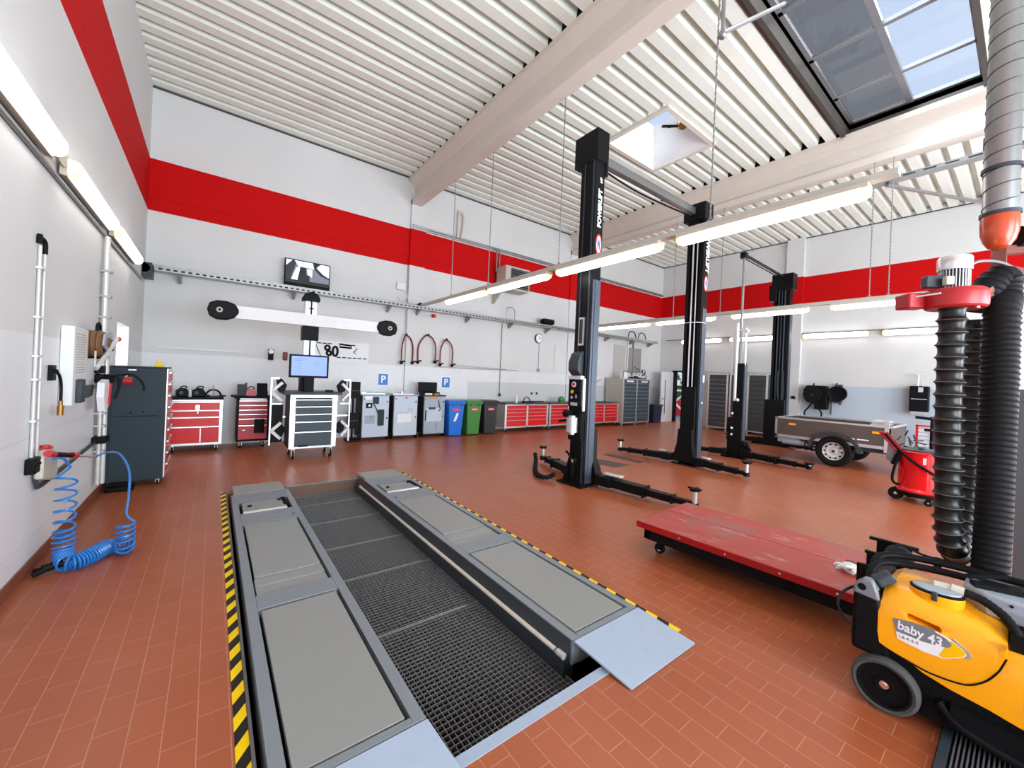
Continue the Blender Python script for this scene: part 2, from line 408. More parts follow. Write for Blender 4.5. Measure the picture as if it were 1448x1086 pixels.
def arc(c, r, a0, a1, n, u=(1, 0, 0), w=(0, 0, 1)):
    return [V(c) + V(u) * (r * math.cos(a0 + (a1 - a0) * i / n)) + V(w) * (r * math.sin(a0 + (a1 - a0) * i / n)) for i in range(n + 1)]
def smooth_path(pts, k=8):
    """Catmull-Rom through pts"""
    pts = [V(p) for p in pts]; q = [2 * pts[0] - pts[1]] + pts + [2 * pts[-1] - pts[-2]]; out = []
    for i in range(1, len(q) - 2):
        for j in range(k):
            t = j / k; a, b, c, d = q[i - 1], q[i], q[i + 1], q[i + 2]
            out.append(.5 * ((2 * b) + (c - a) * t + (2 * a - 5 * b + 4 * c - d) * t * t + (3 * b - a - 3 * c + d) * t ** 3))
    out.append(pts[-1]); return out
def resample(pts, step):
    out = [V(pts[0])]; acc = 0
    for a, b in zip(pts, pts[1:]):
        a, b = V(a), V(b); d = (b - a).length
        while acc + d >= step:
            t = (step - acc) / d if d else 0
            a = a.lerp(b, t); out.append(a.copy()); d = (b - a).length; acc = 0
        acc += d
    return out
# ------------------------------------------------------------------ the room
XL, XR, YB, YF, ZC = -1.1, 16.4, 10.38, -5.0, 7.0
# floor with the pit opening
PX0, PX1, PY0, PY1 = .195, 2.572, 1.5, 6.34
b = MB(); T = .3
for x0, x1, y0, y1 in ((XL - .3, PX0, YF - .3, YB + .3), (PX1, XR + .3, YF - .3, YB + .3), (PX0, PX1, YF - .3, PY0), (PX0, PX1, PY1, YB + .3)):
    b.box(x0, x1, y0, y1, -T, 0)
struct(b, 'floor', 'floor', 'red-brown terracotta tiled workshop floor')
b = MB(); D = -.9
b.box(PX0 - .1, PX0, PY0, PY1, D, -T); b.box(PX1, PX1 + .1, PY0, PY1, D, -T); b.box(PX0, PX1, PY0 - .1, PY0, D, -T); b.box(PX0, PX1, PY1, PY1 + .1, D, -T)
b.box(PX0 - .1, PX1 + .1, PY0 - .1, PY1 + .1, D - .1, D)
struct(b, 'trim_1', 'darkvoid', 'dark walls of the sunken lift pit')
b = MB(); b.box(.88, 1.86, PY1 - .014, PY1 + .0, -.28, -.002)
struct(b, 'trim_2', 'pitwall', 'brown end wall of the lift pit')
b = MB(); b.use('flap'); b.box(.87, 1.9, PY0 - .06, PY0, -.06, .004); b.use('railgrey'); b.box(.88, 1.9, PY1 - .01, PY1 + .05, -.05, .006)
struct(b, 'trim_3', 'flap', 'steel edge strips across both ends of the pit')

# walls
b = MB()   # left wall with a window opening
WY0, WY1, WZ0, WZ1 = 7.86, 8.86, 1.0, 2.24
b.box(XL - .4, XL, YF, WY0, 0, ZC + .3); b.box(XL - .4, XL, WY1, YB, 0, ZC + .3); b.box(XL - .4, XL, WY0, WY1, 0, WZ0); b.box(XL - .4, XL, WY0, WY1, WZ1, ZC + .3)
struct(b, 'wall_left', 'wall_left')
b = MB(); b.use('white')
b.box(XL - .4, XL - .34, WY0, WY0 + .06, WZ0, WZ1); b.box(XL - .4, XL - .34, WY1 - .06, WY1, WZ0, WZ1); b.box(XL - .4, XL - .34, WY0, WY1, WZ1 - .06, WZ1); b.box(XL - .4, XL - .34, WY0, WY1, WZ0, WZ0 + .06)
w = struct(b, 'window_1', 'white', 'narrow recessed window in the left wall')
b = MB(); b.box(XL - .38, XL - .37, WY0 + .05, WY1 - .05, WZ0 + .05, WZ1 - .05); b.obj('window_pane', 'pane_clear', parent=w)
b = MB(); b.box(XL - .3, XR + .3, YB, YB + .3, 0, ZC + .3); struct(b, 'wall_back', 'wall_back')
DY0, DY1, DZ = 8.8, 9.72, 2.28
b = MB()
b.box(XR, XR + .3, YF, DY0, 0, ZC + .3); b.box(XR, XR + .3, DY1, YB, 0, ZC + .3); b.box(XR, XR + .3, DY0, DY1, DZ, ZC + .3)
struct(b, 'wall_right', 'wall_right')
# front wall behind the camera: three unseen glazed gates, filled by added area lamps
b = MB()
gx = [(-.4, 3.6), (4.8, 8.8), (10.4, 14.4)]
xs = [XL - .3] + [v for g in gx for v in g] + [XR + .3]
for i in range(0, len(xs), 2): b.box(xs[i], xs[i + 1], YF - .3, YF, 0, ZC + .3)
for g in gx: b.box(g[0], g[1], YF - .3, YF, 4.4, ZC + .3)
struct(b, 'wall_front', 'plaster')
for i, g in enumerate(gx):
    b = MB()
    for k in range(6):
        z = k * 4.4 / 5; b.box(g[0], g[1], YF - .16, YF - .1, max(0, z - .05), min(4.4, z + .05))
    for k in range(5):
        x = g[0] + (g[1] - g[0]) * k / 4; b.box(max(g[0], x - .05), min(g[1], x + .05), YF - .155, YF - .105, 0, 4.4)
    d = struct(b, 'door_%d' % (i + 2), 'alu', 'glazed sectional gate in the front wall')
    b = MB(); b.box(g[0], g[1], YF - .135, YF - .13, 0, 4.4); b.obj('gate_glazing', 'pane_clear', parent=d)

# corrugated steel ceiling, ribs along X; openings for the two roof lights
def corrugated(b, x0, x1, y0, y1):
    P = .3135; prof = []
    k0 = math.floor((y0 - .2) / P)
    for k in range(k0, math.ceil(y1 / P) + 1):
        o = k * P
        prof += [(o, 7.17), (o + .085, 7.17), (o + .112, 7.0), (o + .285, 7.0)]
    def zat(y):
        for (a, za), (c, zc) in zip(prof, prof[1:]):
            if a <= y <= c: return za + (zc - za) * (y - a) / (c - a) if c > a else za
        return 7.15
    q = [(y0, zat(y0))] + [p for p in prof if y0 < p[0] < y1] + [(y1, zat(y1))]
    n = len(q)
    b.add([(x0, y, z) for y, z in q] + [(x1, y, z) for y, z in q], [(i, i + 1, n + i + 1, n + i) for i in range(n - 1)])
    q2 = [(y, z + .012) for y, z in q]
    b.add([(x0, y, z) for y, z in q2] + [(x1, y, z) for y, z in q2], [(n + i, n + i + 1, i + 1, i) for i in range(n - 1)])
HX0, HX1, HY0, HY1 = 6.82, 8.52, 4.40, 5.80      # small roof hatch
BX0, BX1, BY0, BY1 = 5.0, 10.52, .62, 2.46        # long roof light
b = MB()
corrugated(b, XL, XR, HY1, YB); corrugated(b, XL, HX0, HY0, HY1); corrugated(b, HX1, XR, HY0, HY1); corrugated(b, XL, XR, BY1, HY0)
corrugated(b, XL, BX0, BY0, BY1); corrugated(b, BX1, XR, BY0, BY1); corrugated(b, XL, XR, YF, BY0)
M['ceiling'] = mat('ceiling_sheet', srgb(232, 236, 228), .55, var=.04, scale=1.2, dirt=(.5, .46, .4), dirt_amt=.25)
struct(b, 'ceiling', 'ceiling', 'cream trapezoidal sheet metal ceiling')
# roof slab above (keeps daylight out except at the openings)
b = MB()
for x0, x1, y0, y1 in ((XL - .3, XR + .3, HY1, YB + .3), (XL - .3, HX0, HY0, HY1), (HX1, XR + .3, HY0, HY1), (XL - .3, XR + .3, BY1, HY0), (XL - .3, BX0, BY0, BY1), (BX1, XR + .3, BY0, BY1), (XL - .3, XR + .3, YF - .3, BY0)):
    b.box(x0, x1, y0, y1, 7.2, 7.3)
struct(b, 'trim_4', 'darkvoid', 'roof deck above the ceiling sheets')
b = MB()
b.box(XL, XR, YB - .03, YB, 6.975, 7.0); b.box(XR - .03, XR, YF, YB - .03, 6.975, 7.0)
struct(b, 'trim_5', 'curb_gap_dark', 'dark strip standing in for the shaded gap under the ceiling sheets')  # dark colour stands for the shaded gap at the wall top

# long roof light: curb, frame, panes
cz = 7.34
b = MB(); b.box(BX0 - .08, BX1 + .08, BY1, BY1 + .07, 6.96, cz); b.box(BX0 - .08, BX1 + .08, BY0 - .07, BY0, 6.96, cz); b.box(BX1, BX1 + .08, BY0, BY1, 6.96, cz); b.box(BX0 - .08, BX0, BY0, BY1, 6.96, cz)
w = struct(b, 'window_2', 'curb_gap_dark' if 'curb_gap_dark' in M else 'anthracite', 'long glazed roof light with two rows of panes')
ym = 1.555; rz = cz + .0
xb = [5.0, 6.62, 8.0, 9.42, 10.52]
b = MB()
b.box(BX0, BX1, ym - .045, ym + .045, rz - .03, rz + .05)
for y in (BY0 + .03, BY1 - .03): b.box(BX0, BX1, y - .03, y + .03, rz - .02, rz + .05)
for x in xb: b.box(max(BX0, x - .04), min(BX1, x + .04), BY0, BY1, rz - .02, rz + .045)
b.obj('glazing_bar', 'alu2' if 'alu2' in M else 'galv', parent=w)
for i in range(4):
    for j, (y0, y1, mm) in enumerate(((ym + .045, BY1 - .06, 'pane_grey'), (BY0 + .06, ym - .045, 'pane_clear'))):
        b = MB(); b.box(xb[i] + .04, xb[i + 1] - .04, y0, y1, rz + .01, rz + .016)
        b.obj('roof_pane', mm, parent=w, label='darker grey roof pane' if j == 0 else 'clear roof pane')
# roof hatch: flared white shaft, frame, dome pane, lifting motor
hz = 7.75; i_ = .42
b = MB()
lo = [(HX0, HY0, 7.0), (HX1, HY0, 7.0), (HX1, HY1, 7.0), (HX0, HY1, 7.0)]
hi = [(HX0 + i_, HY0 + i_ * .6, hz), (HX1 - i_, HY0 + i_ * .6, hz), (HX1 - i_, HY1 - i_ * .6, hz), (HX0 + i_, HY1 - i_ * .6, hz)]
b.add(lo + hi, [(i, (i + 1) % 4, 4 + (i + 1) % 4, 4 + i) for i in range(4)])
lo2 = [(x + (-.03 if x < 7.6 else .03), y + (-.03 if y < 5 else .03), z) for x, y, z in lo]; hi2 = [(x + (-.03 if x < 7.6 else .03), y + (-.03 if y < 5 else .03), z) for x, y, z in hi]
b.add(lo2 + hi2, [(i, 4 + i, 4 + (i + 1) % 4, (i + 1) % 4) for i in range(4)])
w = struct(b, 'window_3', 'white', 'square roof hatch with flared white shaft')
b = MB(); e = .09
b.box(HX0 - e, HX1 + e, HY0 - e, HY0, 6.96, 7.02); b.box(HX0 - e, HX1 + e, HY1, HY1 + e, 6.96, 7.02); b.box(HX0 - e, HX0, HY0, HY1, 6.96, 7.02); b.box(HX1, HX1 + e, HY0, HY1, 6.96, 7.02)
b.obj('hatch_frame', 'beige', parent=w)
b = MB(); b.box(HX0 + i_, HX1 - i_, HY0 + .25, HY1 - .25, hz + .01, hz + .02); b.obj('hatch_pane', 'pane_clear', parent=w)
b = MB(); b.use('signblue'); b.box(8.0 - .35, 8.0 - .3, HY0 + .28, HY1 - .28, hz - .03, hz); b.use('brass'); b.cyl((8.0, 4.75, 7.35), (8.15, 4.9, 7.5), .09); b.use('black'); b.cyl((7.75, 4.95, 7.3), (8.15, 4.8, 7.45), .02); b.bar((7.6, 5.0, 7.28), (7.95, 4.85, 7.36), .04, .04)
b.obj('hatch_opener', 'brass', parent=w)

# concrete / steel roof beams along Y
def beam(n, x, label):
    # x = left face of the bottom flange
    prof = [(x - .1, 7.0), (x - .1, 6.9), (x + .05, 6.8), (x + .08, 6.76), (x + .08, 6.5), (x, 6.42), (x, 6.28), (x + .27, 6.28), (x + .27, 6.42), (x + .19, 6.5), (x + .19, 6.76), (x + .22, 6.8), (x + .37, 6.9), (x + .37, 7.0)]
    b = MB(); b.prism(prof, 'xz', YF, YB); struct(b, 'trim_%d' % n, 'beige', label)
beam(6, 4.17, 'cream I-section roof beam nearest the left wall')
beam(7, 10.36, 'cream I-section roof beam beside the long roof light')
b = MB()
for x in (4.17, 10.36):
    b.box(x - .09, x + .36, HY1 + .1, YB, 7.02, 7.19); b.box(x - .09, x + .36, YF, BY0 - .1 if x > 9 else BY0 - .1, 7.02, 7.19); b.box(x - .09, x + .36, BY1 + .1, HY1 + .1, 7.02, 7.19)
struct(b, 'trim_12', 'darkvoid', 'dark blocks standing in for shade in the sheet ribs above the roof beams')  # near-black blocks put the shade of the open rib ends into colour
b = MB(); b.box(4.17, 4.62, YB - .07, YB, 0, 6.6); struct(b, 'trim_8', 'wall_back', 'shallow pilaster under the near roof beam')
b = MB(); b.box(XR - .14, XR, 4.9, 5.42, 0, 7.0); struct(b, 'trim_9', 'wall_right', 'pilaster on the far right wall')
b = MB(); b.box(10.36, 10.8, YB - .05, YB, 0, 6.6); struct(b, 'trim_10', 'wall_back', 'shallow pilaster under the far roof beam')
b = MB(); b.box(XR - .012, XR, 5.42, DY0 - .1, 2.24, 2.262); struct(b, 'trim_11', 'cabgrey', 'thin panel joint strip on the right wall above the drawer cabinets')
b = MB(); b.box(XL, XL + .012, YF, WY0 - .2, 0, .1); struct(b, 'baseboard_left', 'tileskirt' if 'tileskirt' in M else 'floor', 'terracotta skirting along the left wall')

# side door in the right wall with its leaf swung into the room, and what stands outside
b = MB(); b.use('darkvoid'); b.box(XR - .03, XR + .3, DY0, DY0 + .06, 0, DZ); b.box(XR - .03, XR + .3, DY1 - .06, DY1, 0, DZ); b.box(XR - .03, XR + .3, DY0, DY1, DZ - .06, DZ)
d = struct(b, 'door_1', 'darkvoid', 'open white side door beside the far corner')
b = MB(); b.hexa([(15.55, 9.72, .01), (16.36, 9.66, .01), (15.55, 9.77, .01), (16.36, 9.71, .01), (15.55, 9.72, 2.2), (16.36, 9.66, 2.2), (15.55, 9.77, 2.2), (16.36, 9.71, 2.2)])
lf = b.obj('door_leaf', 'white', parent=d)
b = MB(); b.bar((15.8, 9.69, .35), (15.8, 9.69, 1.85), .03, .012); b.cyl((15.62, 9.715, 1.02), (15.62, 9.67, 1.02), .014); b.bar((15.62, 9.67, 1.02), (15.74, 9.66, 1.02), .02, .02); b.obj('door_handle', 'anthracite', parent=lf)
b = MB(); b.box(XR + .3, 45, -6, 30, -.3, -.02); struct(b, 'ground', 'pave', 'pale paving outside the side door') if 'pave' in M else None
M['anthracite2'] = mat('dark_skirt', srgb(46, 50, 54), .35, var=.05)
M['tubegrey'] = mat('frosted_tube', srgb(214, 204, 190), .12, var=.15, scale=3, coat=.5)
M['lens2'] = mat('tube_end_cap', srgb(180, 182, 184), .2, var=.1)
# ------------------------------------------------------------------ hazard tapes, gratings, drive-on platforms
b = MB(); b.box(.136, .19, .4, 6.43, .0005, .003); solo(b, 'hazard_tape', 'tape_l', 'black and yellow hazard tape along the left platform of the pit', 'floor tape', (.16, 3.4, 0))
b = MB(); b.box(2.58, 2.64, 1.42, 6.42, .0005, .003); solo(b, 'hazard_tape', 'tape_r', 'black and yellow hazard tape along the right platform of the pit', 'floor tape', (2.61, 3.9, 0))
b = MB(); b.box(.192, .205, .4, 6.4, -.02, .012); solo(b, 'edge_angle', 'grate', 'thin steel edge angle beside the left hazard tape', 'edging', (.2, 3.4, 0))

gy = [1.56, 2.71, 3.60, 4.32, 5.12, 5.87, 6.31]
glab = ['steel grating panel nearest the camera between the two platforms', 'second steel grating panel from the near end of the pit', 'third steel grating panel from the near end of the pit',
        'third steel grating panel from the brown far end wall of the pit', 'second steel grating panel from the brown far end wall of the pit', 'short steel grating panel against the brown far end wall of the pit']
for k in range(6):
    y0, y1 = gy[k], gy[k + 1]; zt = -.16; c = ((.9 + 1.8) / 2, (y0 + y1) / 2, zt - .035)
    t = thing('floor_grating', glab[k], 'grating', c, group='grating panels in the pit')
    b = MB(); x0, x1 = .9, 1.83
    nx = 28; ny = max(6, round((y1 - y0) / .035))
    for i in range(1, nx): x = x0 + (x1 - x0) * i / nx; b.box(x - .0022, x + .0022, y0, y1, zt - .03, zt)
    for j in range(1, ny): y = y0 + (y1 - y0) * j / ny; b.box(x0, x1, y - .0026, y + .0026, zt - .012, zt + .001)
    b.obj('bars', 'grate', t, off=c)
    b = MB()
    for y in (y0 + .006, y1 - .01): b.box(x0, x1, y - .006, y + .006, zt - .035, zt + .004)
    for x in (x0, x1): b.box(x - .004, x + .004, y0, y1, zt - .035, zt + .003)
    b.obj('frame', 'galv', t, off=c)

def platform(x0, x1, label, side, lab_side):
    """drive-on platform: frame with open bays, two cover plates, slide plate, roller tray, end flaps"""
    c = ((x0 + x1) / 2, 3.9, 0); t = thing('drive_on_platform', label, 'vehicle platform', c)
    Z0, Z1 = -.10, .06
    y_n, y_f = 1.70, 6.03; xi0, xi1 = x0 + .062, x1 - .062
    b = MB()
    b.box(x0, xi0, y_n, y_f, Z0, Z1); b.box(xi1, x1, y_n, y_f, Z0, Z1)
    for ya, yb in ((y_n, 1.745), (3.105, 3.30), (4.845, 5.22), (5.70, y_f)): b.box(xi0, xi1, ya, yb, Z0, Z1)
    b.obj('frame', 'railgrey', t, off=c, bevel=.004)
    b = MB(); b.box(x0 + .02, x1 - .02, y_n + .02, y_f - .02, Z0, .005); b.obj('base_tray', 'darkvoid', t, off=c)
    for ya, yb in ((1.757, 3.082), (3.60, 4.83)):
        b = MB(); b.box(xi0 + .018, xi1 - .022, ya, yb, .02, Z1 - .002); b.obj('cover_plate', 'steelgrey', t, off=c, bevel=.004)
    b = MB(); b.box(xi0 + .012, xi1 - .018, 3.325, 3.46, .012, .044); b.box(xi0 + .012, xi1 - .018, 3.46, 3.59, .012, .05); b.obj('slide_plate', 'steelgrey', t, off=c, bevel=.003)
    # roller tray at the far end
    rb = MB(); rb.box(xi0 + .03, xi1 - .05, 5.30, 5.62, .01, .062); tr = rb.obj('roller_tray', 'steelgrey', t, off=c, bevel=.006)
    rb = MB(); rb.cyl((xi0 + .03, 5.28, .035), (xi1 - .05, 5.28, .035), .028, n=12); rb.cyl((xi0 + .06, 5.64, .04), (xi1 - .03, 5.64, .04), .016, n=10); rb.each('roller', 'alu', tr, off=c)
    rb = MB(); rb.cyl((xi0 + .1, 5.45, .06), (xi0 + .1, 5.45, .075), .022); rb.cyl((xi1 - .1, 5.56, .06), (xi1 - .1, 5.56, .075), .018); rb.box(xi1 - .075, xi1 - .03, 5.35, 5.66, .02, .066); rb.each('stop', 'darkvoid', tr, off=c)
    # far flap
    rb = MB(); rb.hexa([(x0 + .03, 6.035, .05), (x1 - .04, 6.035, .05), (x0 + .03, 6.48, .006), (x1 - .05, 6.48, .006), (x0 + .03, 6.035, .064), (x1 - .04, 6.035, .064), (x0 + .03, 6.48, .06), (x1 - .05, 6.48, .06)])
    rb.obj('end_flap', 'flapdull', t, off=c, label='dull grey end flap')
    # near ramp flap
    rb = MB(); rb.hexa([(x0 + .0, 1.69, .05), (x1 + .0, 1.69, .05), (x0 + .03, 1.285, .004), (x1 + .045, 1.285, .004), (x0, 1.69, .062), (x1, 1.69, .062), (x0 + .03, 1.285, .014), (x1 + .045, 1.285, .014)])
    rb.obj('ramp_flap', 'flap', t, off=c, label='pale blue-grey ramp flap')
    # bolt heads / holes
    rb = MB(); rb.cyl((xi1 - .03 if side < 0 else xi0 + .04, 4.98, .0595), (xi1 - .03 if side < 0 else xi0 + .04, 4.98, .0615), .014, n=10); rb.cyl((x0 + .2, 4.9, .0595), (x0 + .2, 4.9, .061), .006, n=8)
    rb.each('screw_hole', 'darkvoid', t, off=c)
    # side skirt on the pit side
    xs_ = x0 if side > 0 else x1
    rb = MB(); s = -1 if side > 0 else 1
    rb.prism([(xs_, .05), (xs_ + s * .012, .02), (xs_ + s * .035, -.035), (xs_ + s * .05, -.06), (xs_ + s * .06, -.15), (xs_ + s * .06, -.24), (xs_ - s * .03, -.24), (xs_ - s * .03, .05)], 'xz', 1.72, 6.2)
    rb.obj('side_skirt', 'anthracite2', t, off=c)
    if side < 0: return t
    rb = MB(); xl = xs_ + s * .052
    rb.cyl((xl, 1.80, -.035), (xl, 5.95, -.035), .0165, n=12); st = rb.obj('light_strip', 'tubegrey', t, off=c, label='clear tube light along the pit side')
    rb = MB()
    for yy in (1.75, 5.98): rb.cyl((xl, yy - .03, -.035), (xl, yy + .03, -.035), .021, n=12)
    rb.each('end_cap', 'lens2', st, off=c)
    return t
platform(.235, .868, 'grey steel drive-on platform on the left of the pit', -1, '')
platform(1.862, 2.525, 'grey steel drive-on platform on the right of the pit', 1, '')
# lift frame rails under the platforms
# ------------------------------------------------------------------ tube lights, rails, chains
def tube_light(label, loc, length, rotz, group, out=(0, 0, -1), name='hanging_tube_light'):
    """fitting along local Y, diffuser facing `out` (local)"""
    t = thing(name, label, 'tube light', loc, rotz, group); o = V(out); h = length / 2
    side = V((0, 1, 0)).cross(o)
    b = MB(); b.prism([(-.075, .045), (.075, .045), (.085, 0), (-.085, 0)], 'xz', -h, h)
    up = -o
    R = Matrix((side, V((0, 1, 0)), up)).transposed()
    b.v = [tuple(R @ V(p)) for p in b.v]
    b.obj('housing', 'cream', t)
    n = 9; sec = [(-.075, 0)] + [(.075 * math.cos(PI + PI * i / n) , -.03 + .055 * math.sin(PI + PI * i / n)) for i in range(n + 1)] + [(.075, 0)]
    b = MB(); b.prism(sec, 'xz', -h + .05, h - .05); b.v = [tuple(R @ V(p)) for p in b.v]; b.obj('diffuser', 'tube', t, label='glowing diffuser')
    for y0, y1 in ((-h, -h + .05), (h - .05, h)):
        b = MB(); sm = [(x * .8, z * .8) for x, z in sec]
        b.prism(sm if y0 < -h + .01 else sec, 'xz', y0, y1, sec if y0 < -h + .01 else sm); b.v = [tuple(R @ V(p)) for p in b.v]; b.obj('end_cap', 'tube_end', t)
    return t
x1_ = 4.43; z1_ = 3.44
r1 = [(8.54, 6.82), (6.70, 4.93), (4.71, 2.855), (2.62, .88)]
names1 = ['long tube light on the near hanging rail, end nearest the back wall', 'tube light in front of the wall heater on the near hanging rail', 'tube light crossing in front of the near black lift post', 'big bright tube light nearest the camera on the hanging rail']
for (a, c), lb in zip(r1, names1): tube_light(lb, (x1_, (a + c) / 2, z1_), a - c, 0, 'tube lights on the near hanging rail')
b = MB(); b.box(x1_ - .05, x1_ + .05, .7, 9.95, z1_ + .05, z1_ + .10); b.box(x1_ - .02, x1_ + .02, .7, 9.95, z1_ + .10, z1_ + .115)
solo(b, 'light_rail', 'cabgrey', 'cream trunking rail carrying the near row of tube lights', 'light rail', (x1_, 5.3, z1_ + .05))
b = MB(); b.tube(smooth_path([(x1_, 9.95, z1_ + .08), (x1_ - .03, 10.02, z1_ + .12), (x1_ - .12, 10.1, z1_ + .06), (x1_ - .3, 10.12, z1_ + .05)], 5), .03); solo(b, 'feed_cable', 'rubber', 'black cable looping from the near light rail to the wall tray', 'cable', (x1_, 10, z1_))
x2_ = 10.35; z2_ = 3.47
r2 = [(8.95, 6.95), (6.72, 5.02), (4.6, 3.0), (2.6, 1.0)]
names2 = ['tube light on the far hanging rail nearest the back wall', 'tube light passing behind the second lift post on the far hanging rail', 'tube light above the short lift post on the far hanging rail', 'tube light beside the red blower on the far hanging rail']
for (a, c), lb in zip(r2, names2): tube_light(lb, (x2_, (a + c) / 2, z2_), a - c, 0, 'tube lights on the far hanging rail')
b = MB(); b.box(x2_ - .05, x2_ + .05, .4, 9.6, z2_ + .05, z2_ + .10); b.box(x2_ - .02, x2_ + .02, .4, 9.6, z2_ + .10, z2_ + .12)
solo(b, 'light_rail', 'cabgrey', 'cream trunking rail carrying the far row of tube lights', 'light rail', (x2_, 5, z2_ + .05))
ln = ['big wall-mounted tube light at the left edge of the picture', 'middle tube light mounted on the left wall', 'tube light on the left wall nearest the back corner']
for (a, c), lb in zip([(4.60, 2.85), (6.70, 4.95), (8.72, 6.92)], ln):
    tube_light(lb, (XL + .07, (a + c) / 2, 3.31), a - c, 0, 'tube lights on the left wall', out=(1, 0, 0), name='wall_lamp')
b = MB(); b.cyl((XL + .022, 2.5, 3.19), (XL + .022, 9.85, 3.19), .018, n=8); b.cyl((XL + .05, 4.61, 3.30), (XL + .05, 4.94, 3.30), .012, n=8); b.cyl((XL + .05, 6.71, 3.30), (XL + .05, 6.91, 3.30), .012, n=8); solo(b, 'conduit', 'galv', 'grey conduit running under the left wall tube lights', 'conduit', (XL, 6, 3.2))
rn = ['right-wall tube light nearest the back corner', 'right-wall tube light seen behind the short lift post', 'right-wall tube light between the pilaster and the black box', 'right-wall tube light above the wall-hung black box', 'right-wall tube light seen between the black hoses']
for (a, c), lb in zip([(9.3, 7.6), (7.28, 5.6), (4.85, 3.12), (2.8, 1.1), (.85, -.8)], rn):
    tube_light(lb, (XR - .09, (a + c) / 2, 3.53), a - c, 0, 'tube lights on the right wall', out=(-1, 0, 0), name='wall_lamp')
b = MB(); b.cyl((XR - .03, -3, 3.64), (XR - .03, 10.1, 3.64), .015, n=8); solo(b, 'conduit', 'galv', 'thin conduit linking the right wall tube lights', 'conduit', (XR - .03, 4, 3.64))

def chain(x, y, z0, z1, label, group):
    n = int((z1 - z0) / .035); pts = []; rr = []
    for i in range(n + 1):
        z = z0 + (z1 - z0) * i / n; pts.append((x, y, z)); rr.append(.012 if i % 2 else .006)
    b = MB(); b.tube(pts, rr, 6); b.torus((x, y, z0 - .0), .03, .006, axis=(1, 0, 0), n=12, k=5)
    solo(b, 'hanging_chain', 'galv', label, 'chain', (x, y, z0), group)
for y, zt, lb in ((8.36, 7.0, 'chain hanging beside the end of the near roof beam'), (6.78, 7.0, 'chain holding the near light rail in front of the red band'), (4.71, 6.28, 'chain dropping from the near roof beam left of the near lift post'), (2.25, 6.28, 'long dark chain hanging right of the square roof hatch')):
    chain(x1_, y, z1_ + .12, zt, lb, 'chains of the near light rail')
for y, lb in ((6.2, 'thin chain of the far light rail left of the second lift post'), (4.9, 'thin chain of the far light rail above the short lift post'), (2.0, 'left chain of the pair above the far light rail near the red blower'), (1.72, 'right chain of the pair above the far light rail near the red blower')):
    chain(x2_, y, z2_ + .12, 6.28 if True else 7, lb, 'chains of the far light rail')
b = MB(); b.cyl((x1_, 2.2, 6.28), (x1_, 2.2, 5.62), .022, n=8); b.sphere((x1_, 2.2, 5.64), .05, 8, 6); b.cyl((x1_, 2.2, 5.66), (6.1, 2.2, 7.0), .026, n=8)
solo(b, 'ceiling_pipe', 'galv', 'grey pipe running from the chain clamp towards the long roof light', 'pipe', (x1_, 2.2, 6.0))
b = MB(); x = 10.75
b.prism([(x - .1, 6.02), (x - .1, 5.94), (x + .1, 5.94), (x + .1, 6.02), (x + .09, 6.02), (x + .09, 5.95), (x - .09, 5.95), (x - .09, 6.02)], 'xz', -2, 6.0)
b.use('anthracite')
for k in range(28): y = -1.9 + k * .28; b.box(x - .102, x - .0995, y, y + .17, 5.965, 5.995)
for y in (.6, 3.2, 5.6): b.box(x - .02, x + .02, y, y + .03, 6.02, 6.28)
b.mats = ['galv' if m == 'grate' else m for m in b.mats] or ['galv']
if len(b.mats) == 1: b.mats = ['galv', 'anthracite']; b.mi = [0] * 10 + [1] * (len(b.f) - 10)
solo(b, 'slotted_rail', None, 'slotted grey cable rail under the far roof beam', 'cable rail', (x, 2, 5.95))
b = MB(); b.bar((10.75, 1.88, 5.905), (XR - .06, .74, 6.82), .06, .05); solo(b, 'strut', 'galv', 'slanting grey strut below the slotted cable rail', 'strut', (11.5, 1.6, 5.8))

# cable tray along the back wall
b = MB(); yt = 10.02; zt = 3.42
xa, xb_ = XL + .16, 15.6
b.use('galv'); b.box(xa, xb_, yt, yt + .012, zt, zt + .10); b.box(xa, xb_, yt + .2, yt + .212, zt, zt + .1); b.box(xa, xb_, yt, yt + .21, zt - .004, zt)
b.box(xa, xb_, yt - .004, yt, zt + .07, zt + .10)
b.use('black')
for k in range(150):
    x = xa + .06 + k * .11
    if x < xb_ - .1: b.box(x, x + .06, yt - .002, yt - .0005, zt + .02, zt + .05)
b.use('galv')
for x in (-.6, 1.4, 3.6, 4.4, 6.0, 7.6, 9.2, 10.8, 12.4, 14.0, 15.3): b.prism([(yt + .02, zt - .005), (YB - .04, zt - .005), (YB - .04, zt - .16), (yt + .1, zt - .05)], 'yz', x, x + .05)
solo(b, 'cable_tray', None, 'long perforated cable tray along the back wall', 'cable tray', (7, yt, zt))
b = MB(); b.cyl((XL + .03, 9.9, 3.42), (XL + .03, 10.3, 3.42), .09, n=10); b.box(XL + .01, XL + .14, 9.9, 10.28, 3.26, 3.52); solo(b, 'junction_box', 'anthracite', 'dark junction box in the left back corner at the tray end', 'junction box', (XL, 10.1, 3.4))
b = MB(); xh = [V((x, 10.13, zt + .1)) for x in (0,)]
for x0 in (13.6, 14.3): b.tube(smooth_path([(x0, 10.13, zt + .08), (x0 + .12, 10.12, zt + .34), (x0 + .4, 10.12, zt + .36), (x0 + .6, 10.13, zt + .08)], 6), .02, 6)
solo(b, 'cable_loop', 'rubber', 'black cable loops standing on the far end of the tray', 'cable', (14, 10.1, zt))
